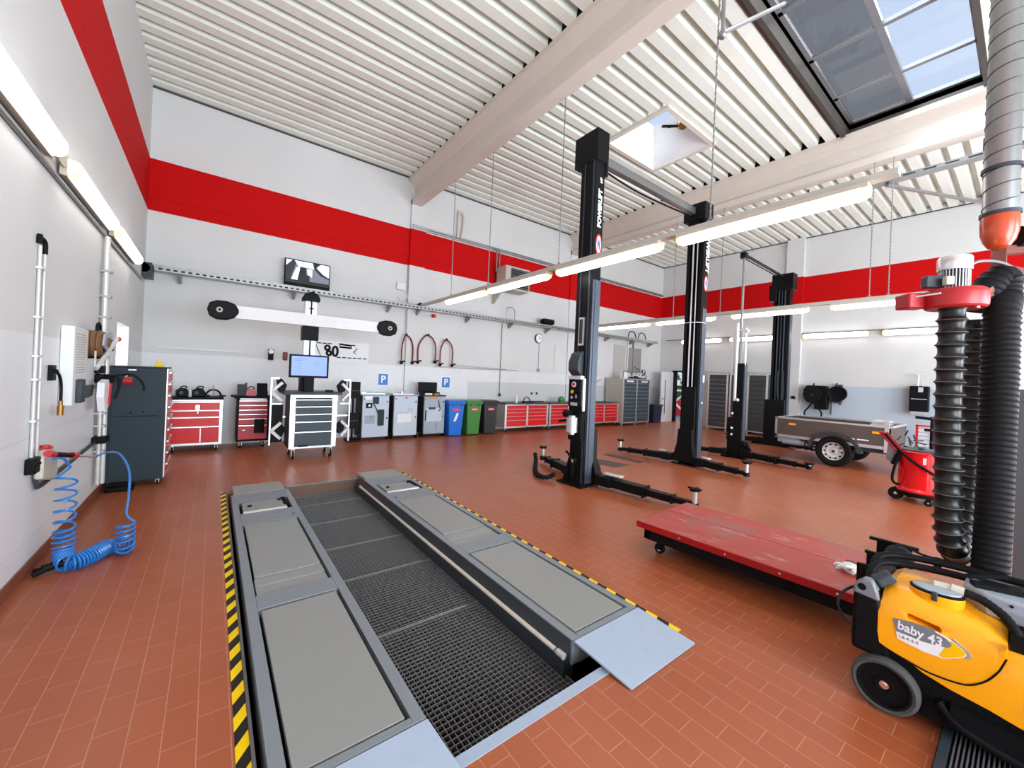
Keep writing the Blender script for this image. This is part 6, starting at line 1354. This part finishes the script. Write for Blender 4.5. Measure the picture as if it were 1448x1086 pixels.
# grey battery/control tray on the right
b = MB(); oc = [(3.12, -.02), (3.13, .12), (3.2, .19), (3.4, .19), (3.46, .12), (3.46, -.9), (3.12, -.9)]
ic = [(x + (.015 if x < 3.3 else -.015), y - .02 if y > 0 else y) for x, y in oc]
b.prism(ic, 'xy', .60, .66, oc); b.prism(oc, 'xy', .66, .715); b.obj('control_tray', 'scrgrey', t, off=o_, bevel=.012)
b = MB(); b.cyl((3.128, .03, .69), (3.118, .03, .69), .007, n=8); b.bar((3.2, .16, .72), (3.42, -.4, .76), .06, .03); b.bar((3.25, .18, .74), (3.3, .05, .78), .02, .02); b.obj('squeegee_lever', 'black', t, off=o_)
b = MB(); b.box(SX0 + .06, SX1 - .04, -.85, .03, .5, .6); b.obj('tray_support', 'black', t, off=o_)
# underside skirt and hose
b = MB(); b.tube(smooth_path([(SX0 + .0, .24, .17), (SX0 - .01, .16, .10), (SX0 - .02, .0, .07), (SX0 - .02, -.25, .06), (SX0 - .0, -.5, .07)], 8), .022, 10); b.bar((SX0 + .0, .2, .14), (SX0 - .01, -.5, .12), .05, .10); b.bar((SX0 + .03, .28, .2), (SX0 + .03, .24, .06), .03, .03); b.obj('brush_skirt', 'black', t, off=o_)
# ribbed mat
t = thing('floor_mat', 'black ribbed mat under the near side of the yellow scrubber', 'floor mat', (2.7, -.2, 0)); o_ = (2.7, -.2, 0)
b = MB(); b.box(2.1, 3.08, -.9, .23, .001, .012); b.obj('base', 'black', t, off=o_, bevel=.004)
b = MB()
for k in range(70): y = -.86 + k * .015; b.box(2.14, 3.04, y, y + .006, .012, .02)
b.obj('ribbing', 'ribgrey', t, off=o_)
b = MB(); b.box(2.1, 3.08, .19, .225, .012, .022); b.box(2.1, 2.13, -.9, .23, .012, .022); b.obj('border', 'anthracite', t, off=o_)

# ------------------------------------------------------------------ exhaust extraction: duct, elbow, blower, hoses
def duct_path(label): pass
o_ = (3.70, .14, 2.68)
t = thing('extraction_duct', 'grey spiral duct with orange elbow hanging at the right edge', 'exhaust duct', o_)
b = MB(); dx, dy = 3.70, .14
prof = []; z = 2.78
while z < 6.9:
    prof += [(.098, z), (.098, z + .10), (.1005, z + .104), (.1005, z + .108)]; z += .112
# spiral seam instead of flat rings: cylinder with helical bead
b.cyl((dx, dy, 2.78), (dx, dy, 6.95), .072, n=40, caps=False); du = b.obj('duct_pipe', 'galv', t, off=o_)
b = MB(); n = int((6.9 - 2.8) / .10 * 28); b.tube([(dx + .0725 * math.cos(2 * PI * i / 28), dy + .0725 * math.sin(2 * PI * i / 28), 2.8 + .10 * i / 28) for i in range(n)], .0035, 4); b.obj('spiral_seam', 'darkseam', du, off=o_)
b = MB()
for z in (3.06, 2.79): b.lathe([(.073, z - .012), (.083, z - .01), (.083, z + .01), (.073, z + .012)], (dx, dy, 0), n=32)
b.each('clamp_band', 'anthracite', du, off=o_)
b = MB(); b.lathe([(.077, 2.785), (.079, 2.74), (.077, 2.68), (.066, 2.63), (.045, 2.595), (.02, 2.585), (.001, 2.585)], (dx, dy, 0), n=32); eb = b.obj('elbow_cup', 'orange', t, off=o_, label='orange cast cup')
b = MB(); b.cyl((dx + .08, dy - .06, 2.66), (dx + .15, dy - .115, 2.66), .062, n=20); b.obj('side_outlet', 'black', eb, off=o_)
b = MB(); b.box(dx + .02, dx + .12, dy - .03, dy + .03, 2.47, 2.6); b.bar((dx + .05, dy, 2.58), (dx + .3, dy - .3, 2.62), .05, .05); b.bar((dx + .1, dy + .02, 2.5), (dx + .4, dy - .25, 2.42), .03, .05); b.obj('bracket', 'rust', t, off=o_)
b = MB(); b.cyl((dx + .07, dy - .055, 2.76), (dx + .07, dy - .055, 3.9), .007, n=6); b.tube(smooth_path([(dx + .03, dy - .1, 2.7), (dx + .08, dy - .13, 2.72), (dx + .1, dy - .14, 2.66)], 4), .008, 6); b.obj('tension_rod', 'alu', t, off=o_)

# blower with motor
o_ = (3.41, .295, 2.3); t = thing('blower', 'red blower with silver motor hanging above the black hoses', 'blower', o_)
cx, cy = 3.425, .29
b = MB(); pts = []
for i in range(40):
    a = 2 * PI * i / 40; r = .118 + .034 * (((a - .6) / (2 * PI)) % 1); pts.append((r * math.cos(a), r * math.sin(a)))
rg = lambda s, z: [(cx + x * s, cy + y * s, z) for x, y in pts]
b.loft([rg(.9, 2.205), rg(.98, 2.215), rg(1, 2.235), rg(1, 2.285), rg(.97, 2.305), rg(.9, 2.315)]); hs = b.obj('housing', 'blowred', t, off=o_)
b = MB(); b.bar((cx - .02, cy + .12, 2.26), (cx - .11, cy + .20, 2.255), .10, .09); b.obj('outlet', 'blowred', hs, off=o_, bevel=.01)
b = MB(); b.cyl((cx - .08, cy - .1, 2.2), (cx - .08, cy - .1, 2.19), .008, n=6); b.bar((cx - .16, cy + .13, 2.27), (cx - .2, cy + .03, 2.27), .004, .008); b.each('bolt', 'alu', hs, off=o_)
b = MB(); b.lathe([(.001, 2.315), (.056, 2.315), (.058, 2.32), (.058, 2.435), (.001, 2.435)], (cx + .01, cy, 0), n=32); mo = b.obj('motor', 'anthracite', t, off=o_)
b = MB()
for k in range(30):
    a = 2 * PI * k / 30; b.bar((cx + .01 + .06 * math.cos(a), cy + .06 * math.sin(a), 2.325), (cx + .01 + .06 * math.cos(a), cy + .06 * math.sin(a), 2.43), .004, .012, up=(math.cos(a), math.sin(a), 0))
b.obj('cooling_fin', 'alu', mo, off=o_)
b = MB(); b.lathe([(.071, 2.43), (.073, 2.435), (.073, 2.50), (.067, 2.51), (.001, 2.512)], (cx + .01, cy, 0), n=36); b.obj('fan_cowl', 'alu', mo, off=o_, label='bright silver fan cowl')
b = MB(); b.bar((cx - .03, cy + .05, 2.365), (cx - .08, cy + .115, 2.365), .05, .07); b.use('black')
b.mats = []; b.obj('terminal_box', 'anthracite', mo, off=o_, bevel=.006)
b = MB(); b.bar((cx - .085, cy + .03, 2.36), (cx - .06, cy + .0, 2.36), .035, .05); b.obj('switch', 'clearbowl', mo, off=o_, bevel=.005)
b = MB(); b.tube(smooth_path([(cx + .1, cy - .02, 2.44), (cx + .16, cy - .08, 2.5), (cx + .26, cy - .16, 2.5), (cx + .34, cy - .22, 2.46)], 6), .008, 6); b.obj('motor_cable', 'scrgrey2', mo, off=o_)
b = MB(); b.bar((cx + .12, cy - .06, 2.26), (cx + .33, cy - .18, 2.4), .06, .05); b.obj('mounting_arm', 'rust', t, off=o_)

def ribbed_hose(path, R, pitch, depth, label, group, sharp=True, m='rubber', wire=None):
    pts = resample(smooth_path(path, 24), pitch / 6)
    rr = []
    for i in range(len(pts)):
        k = i % 6
        rr.append(R - depth * (min(k, 6 - k) / 3 if sharp else (.5 - .5 * math.cos(2 * PI * k / 6))) if not sharp else R - depth * [0, .75, 1, 1, 1, .75][k])
    b = MB(); b.tube(pts, rr, 26, caps=True)
    if not wire: return solo(b, 'exhaust_hose', m, label, 'exhaust hose', tuple(pts[0]))
    t = thing('exhaust_hose', label, 'exhaust hose', pts[0], group=group)
    b.obj('hose_wall', m, t, off=pts[0])
    if wire:
        b = MB()
        for i in range(0, len(pts) - 1, 6):
            d = (pts[min(i + 1, len(pts) - 1)] - pts[max(0, i - 1)]).normalized(); b.torus(pts[i], R + .0, .0022, axis=d, n=26, k=5)
        b.obj('spiral_wire', wire, t, off=pts[0], label='grey wire ridges')
    return t
ribbed_hose([(3.415, .29, 2.21), (3.418, .29, 1.9), (3.42, .288, 1.55), (3.43, .28, 1.2), (3.45, .275, .96), (3.52, .26, .80), (3.64, .245, .75), (3.76, .235, .83), (3.83, .225, 1.05), (3.87, .22, 1.4), (3.86, .218, 1.8), (3.855, .22, 2.0), (3.85, .222, 2.19)], .066, .072, .012, 'black exhaust hose with pale wire ridges hanging in a loop below the blower', None, m='hoseshine', wire='wiregrey')
ribbed_hose([(3.69, .20, 2.22), (3.70, .17, 2.36), (3.75, .12, 2.42), (3.745, .115, 2.3), (3.66, .116, 2.2), (3.63, .114, 1.9), (3.575, .11, 1.5), (3.52, .11, 1.1), (3.485, .112, .8), (3.47, .115, .55), (3.5, .1, .40)], .077, .032, .006, 'thick finely ribbed black exhaust hose at the right edge', None, m='rubber')
ribbed_hose([(4.45, .17, 1.75), (4.40, .20, 1.86), (4.34, .215, 1.80), (4.33, .218, 1.55), (4.34, .22, 1.2), (4.38, .18, .7), (4.46, .08, .25), (4.52, -.1, .09), (4.5, -.4, .088)], .085, .075, .014, 'black ribbed hose end seen between the two hanging exhaust hoses', None, m='hoseshine', wire='wiregrey') if True else None
# ------------------------------------------------------------------ on the left wall
o_ = (XL + .02, 4.65, 1.0)
t = thing('riser_pipe', 'pair of white riser pipes with black elbow on the left wall', 'pipe', o_)
b = MB(); b.cyl((XL + .014, 4.63, .9), (XL + .014, 4.63, 2.55), .012, n=12); b.cyl((XL + .024, 4.70, .9), (XL + .024, 4.70, 2.55), .010, n=12); b.each('pipe', 'pipewhite', t, off=o_)
b = MB(); b.tube(smooth_path([(XL + .024, 4.70, 2.50), (XL + .024, 4.70, 2.57), (XL + .022, 4.68, 2.60), (XL + .018, 4.63, 2.61), (XL + .016, 4.59, 2.6)], 4), .015, 10); b.cyl((XL + .018, 4.60, 2.63), (XL + .018, 4.59, 2.56), .016, n=10); b.obj('elbow', 'black', t, off=o_)
b = MB()
for z in (2.38, 2.0, 1.7, 1.52, 1.2): b.box(XL + .002, XL + .036, 4.60, 4.72, z - .008, z + .008)
b.each('pipe_clip', 'white', t, off=o_)
b = MB(); b.tube([(XL + .026, 4.70, .88), (XL + .026, 4.70, .72), (XL + .028, 4.73, .66), (XL + .03, 4.82, .655), (XL + .03, 6.65, .72)], .014, 10); solo(b, 'air_pipe', 'anthracite', 'dark compressed-air pipe running low along the left wall', 'pipe', (XL + .03, 5.6, .7))
o_ = (XL + .04, 4.7, .87)
t = thing('air_service_unit', 'compressed-air filter unit at the foot of the white riser pipe', 'air unit', o_)
b = MB(); b.box(XL + .002, XL + .055, 4.54, 4.68, .80, .92); b.cyl((XL + .045, 4.62, .87), (XL + .045, 4.9, .85), .016, n=12); b.obj('body', 'black', t, off=o_, bevel=.008)
b = MB(); b.prism([(4.66, .74), (4.98, .66), (5.06, .70), (5.04, .84), (4.94, .93), (4.74, .96), (4.67, .91)], 'yz', XL + .02, XL + .07); b.obj('filter_bowl', 'clearbowl', t, off=o_, bevel=.015)
b = MB(); b.cyl((XL + .045, 4.80, .955), (XL + .045, 4.80, .985), .03, n=14); b.cyl((XL + .045, 4.74, .965), (XL + .045, 4.96, .94), .014, n=8); b.obj('regulator_cap', 'redv', t, off=o_)
o_ = (XL + .16, 4.8, .9)
t = thing('blow_gun', 'black and red air gun hooked over the filter unit', 'air gun', o_)
b = MB(); b.cyl((XL + .135, 4.58, .945), (XL + .165, 5.0, .855), .020, n=12); b.obj('grip', 'black', t, off=o_)
b = MB(); b.cyl((XL + .125, 4.50, .965), (XL + .136, 4.60, .942), .024, n=12); b.cyl((XL + .163, 4.97, .862), (XL + .17, 5.06, .842), .027, n=12); b.each('collar', 'redv', t, off=o_)
b = MB(); b.cyl((XL + .17, 5.06, .842), (XL + .22, 5.5, .745), .011, n=10); b.obj('nozzle', 'alu', t, off=o_)
# blue coil hose
def coil(axis, r, turns_per_m):
    ax = resample(smooth_path(axis, 40), .0016); out = []; ph = 0; u = None
    for i, p in enumerate(ax):
        d = (ax[min(i + 1, len(ax) - 1)] - ax[max(i - 1, 0)]).normalized()
        if u is None: u = d.orthogonal().normalized()
        u = (u - d * u.dot(d)).normalized(); w_ = d.cross(u); f = i / (len(ax) - 1); tp = turns_per_m(f); ph += 2 * PI * .0016 * tp
        out.append(p + (u * math.cos(ph) + w_ * math.sin(ph)) * r(f))
    return out
b = MB()
gx_ = XL + .33
lead = smooth_path([(XL + .055, 4.88, .85), (XL + .13, 4.86, .86), (XL + .2, 4.76, .80)], 8)
c1 = coil([(XL + .19, 4.70, .74), (XL + .19, 4.70, .5), (XL + .185, 4.72, .28), (XL + .19, 4.70, .11), (XL + .24, 4.6, .062), (XL + .34, 4.68, .062), (XL + .42, 4.84, .062), (XL + .52, 4.82, .064), (XL + .545, 4.72, .10), (XL + .545, 4.72, .28)], lambda f: .060, lambda f: 11 if f < .30 else (24 if f < .40 else (50 if f < .86 else 24)))
tail = smooth_path([c1[-1], (XL + .55, 4.72, .36), (XL + .55, 4.78, .5), (XL + .53, 4.92, .70), (XL + .44, 5.12, .82), (XL + .32, 5.38, .80), (XL + .22, 5.5, .745)], 10)
pth = lead + c1 + tail[1:]
b.tube(pth, .0085, 7)
solo(b, 'coil_hose', 'hoseblue', 'blue spiral air hose coiled on the floor by the left wall', 'air hose', (XL + .3, 4.7, .0))
b = MB(); b.cyl((XL + .10, 4.6, .05), (XL + .2, 4.64, .06), .03, n=10); b.cyl((XL + .05, 4.63, .03), (XL + .12, 4.62, .045), .02, n=8); b.cyl((XL + .06, 4.56, .03), (XL + .12, 4.59, .045), .02, n=8); solo(b, 'hose_fitting', 'black', 'black hose fitting at the end of the blue coil on the floor', 'fitting', (XL + .12, 4.6, .03))
# short black hose hanging on hook
o_ = (XL + .05, 5.05, 1.55)
t = thing('charging_plug', 'black plug and cable hanging on a hook beside the riser pipe', 'plug', o_)
b = MB(); b.box(XL + .002, XL + .03, 4.98, 5.08, 1.50, 1.63); b.cyl((XL + .02, 5.03, 1.58), (XL + .045, 5.0, 1.58), .018, n=8); b.obj('hook', 'black', t, off=o_)
b = MB(); b.tube(smooth_path([(XL + .045, 5.0, 1.58), (XL + .055, 5.05, 1.54), (XL + .058, 5.09, 1.46), (XL + .058, 5.1, 1.32)], 6), .011, 8); b.obj('cable', 'rubber', t, off=o_)
b = MB(); b.cyl((XL + .058, 5.1, 1.32), (XL + .058, 5.1, 1.28), .014, n=10); b.cyl((XL + .058, 5.1, 1.28), (XL + .058, 5.095, 1.195), .02, n=12); b.obj('plug_body', 'brass', t, off=o_)
b = MB(); b.cyl((XL + .012, 5.08, 1.57), (XL + .012, 5.28, 1.57), .007, n=6); solo(b, 'thin_conduit', 'white', 'thin white conduit from the hanging plug to the white box', 'conduit', (XL + .02, 5.2, 1.57))
o_ = (XL + .05, 5.5, 1.6)
t = thing('fuse_box', 'white louvred box with grey sockets in the middle of the left wall', 'electrical box', o_)
b = MB(); b.box(XL + .002, XL + .09, 5.28, 5.78, 1.26, 1.99); b.obj('case', 'white', t, off=o_, bevel=.008)
b = MB()
for k in range(16): z = 1.56 + k * .024; b.box(XL + .09, XL + .093, 5.34, 5.66, z, z + .008)
b.obj('louvre', 'clearbowl', t, off=o_)
b = MB(); b.box(XL + .09, XL + .135, 5.37, 5.50, 1.28, 1.50); b.box(XL + .09, XL + .13, 5.50, 5.76, 1.31, 1.43); b.obj('socket_box', 'anthracite', t, off=o_, bevel=.01)
b = MB(); b.prism([(5.76, 1.32), (5.84, 1.32), (5.88, 1.4), (5.82, 1.43), (5.76, 1.43)], 'yz', XL + .05, XL + .125); b.tube(smooth_path([(XL + .09, 5.85, 1.38), (XL + .09, 6.0, 1.41), (XL + .08, 6.15, 1.39)], 5), .016, 8); b.obj('plug', 'black', t, off=o_)
b = MB(); b.box(XL + .002, XL + .014, 5.80, 6.3, 1.27, 1.98); solo(b, 'wall_panel', 'white', 'flat white panel on the left wall behind the cord reel', 'panel', (XL, 6.05, 1.6))
# cord reel with lamp arm
o_ = (XL + .15, 6.0, 1.88)
t = thing('cord_reel', 'cord reel with wound brown cable and grey side plate on the left wall', 'cord reel', o_)
b = MB(); b.cyl((XL + .002, 5.95, 1.88), (XL + .22, 5.95, 1.88), .05, n=12)
for s in range(9): b.torus((XL + .06 + s * .014, 5.95, 1.86), .13 - .006 * (s % 3), .012, axis=(1, 0, 0), n=22, k=6)
b.obj('cable_winding', 'cord', t, off=o_)
b = MB(); b.prism([(5.76, 1.84), (5.82, 1.96), (6.12, 2.0), (6.2, 1.97), (6.13, 1.80), (5.95, 1.78)], 'yz', XL + .19, XL + .205); b.obj('side_plate', 'scrgrey', t, off=o_)
b = MB(); b.torus((XL + .12, 6.02, 2.01), .07, .014, axis=(1, 0, 0), n=18, k=6); b.box(XL + .002, XL + .06, 5.85, 6.1, 1.75, 2.0); b.cyl((XL + .1, 6.14, 1.85), (XL + .22, 6.14, 1.85), .06, n=12); b.prism([(5.98, 1.7), (6.12, 1.7), (6.08, 1.78), (6.0, 1.78)], 'yz', XL + .02, XL + .16); b.obj('bracket', 'black', t, off=o_)
b = MB(); b.tube([(XL + .24, 6.16, 1.93), (XL + .2, 5.9, 1.74), (XL + .16, 5.72, 1.60)], .022, 8); b.tube([(XL + .22, 6.17, 1.9), (XL + .18, 5.95, 1.70), (XL + .16, 5.72, 1.6), (XL + .16, 5.68, 1.62), (XL + .16, 5.68, 1.78)], .008, 6); b.obj('lamp_arm', 'pipewhite', t, off=o_)
b = MB(); b.sphere((XL + .25, 6.2, 1.93), .025, 10, 8); b.obj('knob', 'redgloss', t, off=o_)
# second riser
o_ = (XL + .06, 7.0, .2)
t = thing('riser_pipe', 'thin riser pipe between cord reel and dark grey locker', 'pipe', o_)
b = MB(); b.cyl((XL + .05, 6.72, 1.95), (XL + .05, 6.72, 3.16), .028, n=10); b.cyl((XL + .08, 6.76, .2), (XL + .08, 6.76, 1.98), .024, n=10); b.cyl((XL + .05, 6.70, .2), (XL + .05, 6.70, 1.95), .018, n=8); b.obj('pipe', 'pipewhite', t, off=o_)
b = MB()
for z in (2.75, 2.45, 2.2, 1.72, 1.05, .9, .6): b.box(XL + .002, XL + .1, 6.69, 6.80, z - .012, z + .012)
b.cyl((XL + .07, 6.74, 1.86), (XL + .07, 6.74, 1.80), .045, n=8); b.each('pipe_clip', 'galv', t, off=o_)
b = MB(); b.box(XL + .002, XL + .14, 6.62, 6.86, 1.42, 1.52); b.box(XL + .002, XL + .12, 6.6, 6.84, .70, .78); b.box(XL + .002, XL + .08, 6.6, 6.85, 1.53, 1.62); b.each('manifold', 'black', t, off=o_, bevel=.01)
b = MB(); b.tube(smooth_path([(XL + .1, 6.6, 1.5), (XL + .22, 6.45, 1.5), (XL + .25, 6.35, 1.4), (XL + .22, 6.32, 1.25)], 6), .016, 8); b.tube(smooth_path([(XL + .12, 6.8, 1.5), (XL + .3, 6.8, 1.52), (XL + .4, 6.8, 1.42), (XL + .42, 6.78, 1.32)], 6), .012, 8); b.each('hose', 'rubber', t, off=o_)
o2 = (XL + .2, 6.3, 1.3)
b = MB(); b.prism([(6.18, 1.44), (6.38, 1.47), (6.46, 1.40), (6.42, 1.15), (6.25, 1.12), (6.16, 1.28)], 'yz', XL + .1, XL + .16); b.use('redv'); b.bar((XL + .165, 6.36, 1.18), (XL + .165, 6.44, 1.42), .03, .006); b.mats = ['signwhite', 'redv']; b.mi = [0] * 8 + [1] * 6
solo(b, 'plastic_bag', None, 'white bag with red print hanging beside the dark grey locker', 'bag', o2, bevel=.01)
b = MB(); b.use('blowred'); b.cyl((XL + .22, 6.86, 1.44), (XL + .3, 6.86, 1.44), .05, n=12); solo(b, 'red_coupling', None, 'small red coupling on the manifold beside the grey locker', 'coupling', (XL + .25, 6.86, 1.44))
M_ = None
# dark grey locker
o_ = (-.79, 7.55, 0)
t = thing('tool_locker', 'tall dark slate-grey locker standing against the left wall', 'locker', o_)
LX0, LX1, LY0, LY1, LZ = XL + .03, -.50, 7.25, 8.0, 1.62
b = MB(); b.box(LX0, LX1, LY0, LY1, .08, LZ); b.obj('body', 'cabdark', t, off=o_, bevel=.006)
b = MB(); b.box(LX0 + .03, LX1 - .06, LY0 - .004, LY0 + .01, .95, LZ - .06); b.box(LX0 + .03, LX1 - .06, LY0 - .004, LY0 + .01, .12, .935); b.obj('side_sheet', 'cabdark', t, off=o_, bevel=.003)
b = MB(); b.box(LX0 + .02, LX1 + .0, LY0 - .003, LY0, LZ - .02, LZ - .012); b.cyl((-.85, LY0 - .004, 1.0), (-.85, LY0 - .008, 1.0), .012, n=8); b.cyl((-.73, LY0 - .004, 1.01), (-.73, LY0 - .008, 1.01), .012, n=8); b.cyl((-.74, LY0 - .004, .92), (-.74, LY0 - .008, .92), .006, n=8); b.bar((LX0 + .06, LY0 - .006, .955), (LX1 - .08, LY0 - .006, .955), .006, .008); b.obj('seam_mark', 'black', t, off=o_)
b = MB(); b.box(-.89, -.81, LY0 - .006, LY0 - .002, 1.565, 1.58); b.prism([(-.93, 1.46), (-.90, 1.46), (-.89, 1.52)], 'xz', LY0 - .006, LY0 - .002); b.each('label_plate', 'alu', t, off=o_)
b = MB(); b.box(LX1, LX1 + .012, LY0 + .0, LY1, .1, LZ - .02); fr = b.obj('front', 'alu', t, off=o_, label='silver and red front with drawers')
b = MB()
for k in range(9): z = .14 + k * .16; b.box(LX1 + .012, LX1 + .02, LY0 + .08, LY1 - .06, z, z + .12)
b.each('drawer', 'redv', fr, off=o_)
b = MB()
for k in range(9): z = .255 + k * .16; b.box(LX1 + .02, LX1 + .04, LY0 + .08, LY1 - .06, z, z + .02)
b.each('handle', 'alu', fr, off=o_)
for x in (LX0 + .08, LX1 - .06):
    for y in (LY0 + .06, LY1 - .12): caster(t, x, y, .09, .04, off=o_, w=.025)
b = MB(); b.prism([(-.66, LZ), (-.57, LZ), (-.56, LZ + .04), (-.6, LZ + .075), (-.64, LZ + .06)], 'xz', 7.5, 7.58); b.cyl((-.62, 7.54, LZ + .06), (-.62, 7.54, LZ + .09), .02, n=8); solo(b, 'yellow_part', 'yellowpaint', 'small yellow thing lying on the dark grey locker', 'small part', (-.62, 7.54, LZ), bevel=.006)
b = MB(); b.box(LX0 + .02, LX0 + .3, 7.05, 7.23, 0, .06); b.box(LX0 + .05, LX0 + .25, 7.08, 7.2, .06, .1); solo(b, 'floor_box', 'black', 'black flat box on the floor at the foot of the dark grey locker', 'box', (LX0 + .15, 7.15, 0), bevel=.02)
# ------------------------------------------------------------------ camera
W_, H_ = 1448, 1086
F_, YAW, ROLL, CY = 557.71, .64942, .04311, 532.64
cam = bpy.data.cameras.new('camera'); co = bpy.data.objects.new('camera', cam); COL.objects.link(co); S.camera = co
cam.sensor_fit = 'HORIZONTAL'; cam.sensor_width = 36; cam.lens = F_ / W_ * 36
cam.shift_y = -(H_ / 2 - CY) / W_; cam.clip_start = .05; cam.clip_end = 200
fw = V((math.sin(YAW), math.cos(YAW), 0)); rt = V((math.cos(YAW), -math.sin(YAW), 0)); up = V((0, 0, 1))
r2 = rt * math.cos(ROLL) + up * math.sin(ROLL); u2 = -rt * math.sin(ROLL) + up * math.cos(ROLL)
co.matrix_world = Matrix(((r2.x, u2.x, -fw.x, 0), (r2.y, u2.y, -fw.y, 0), (r2.z, u2.z, -fw.z, 1.7), (0, 0, 0, 1)))

# ------------------------------------------------------------------ light
w = bpy.data.worlds.new('sky'); S.world = w; w.use_nodes = True; N = w.node_tree.nodes; L = w.node_tree.links
bg = N['Background']; tc = N.new('ShaderNodeTexCoord'); no = N.new('ShaderNodeTexNoise'); no.inputs['Scale'].default_value = 1.5; no.inputs['Detail'].default_value = 6
L.new(tc.outputs['Generated'], no.inputs['Vector'])
rp = N.new('ShaderNodeValToRGB'); rp.color_ramp.elements[0].position = .35; rp.color_ramp.elements[1].position = .65
rp.color_ramp.elements[0].color = (.62, .74, .96, 1); rp.color_ramp.elements[1].color = (.86, .9, .98, 1)
L.new(no.outputs['Fac'], rp.inputs['Fac']); L.new(rp.outputs['Color'], bg.inputs['Color']); bg.inputs['Strength'].default_value = 1.0
def area(name, loc, rot, sx, sy, power, col=(1, 1, 1)):
    l = bpy.data.lights.new(name, 'AREA'); l.shape = 'RECTANGLE'; l.size = sx; l.size_y = sy; l.energy = power; l.color = col
    o = bpy.data.objects.new(name, l); COL.objects.link(o); o.location = loc; o.rotation_euler = rot; return o
for i, g in enumerate(gx):
    area('gate_fill_light', ((g[0] + g[1]) / 2, YF + .02, 2.2), (PI / 2 + .5, 0, 0), g[1] - g[0], 4.3, 800, (.86, .94, 1))  # added lamps in the unseen gate openings, tilted up to brighten the ceiling
area('roof_daylight', ((BX0 + BX1) / 2, (BY0 + BY1) / 2, 9.2), (0, 0, 0), 6.5, 3, 620, (.9, .95, 1))
area('hatch_daylight', ((HX0 + HX1) / 2, (HY0 + HY1) / 2, 8.8), (0, 0, 0), 1.6, 1.4, 90, (1, .98, .95))
area('window_daylight', (XL - .6, (WY0 + WY1) / 2, 1.65), (0, -PI / 2, 0), 1.2, .9, 15, (1, 1, 1))
area('door_daylight', (XR + 1.2, (DY0 + DY1) / 2 + .6, 3.5), (0, PI / 4, 0), 2, 2, 150)
S.view_settings.view_transform = 'Standard'; S.view_settings.look = 'None'; S.view_settings.gamma = 1; S.view_settings.use_curve_mapping = False
S.view_settings.exposure = 0
S.cycles.use_denoising = True; S.cycles.max_bounces = 8; S.cycles.diffuse_bounces = 4; S.cycles.glossy_bounces = 3; S.cycles.transparent_max_bounces = 8; S.cycles.sample_clamp_indirect = 6; S.cycles.caustics_reflective = False; S.cycles.caustics_refractive = False
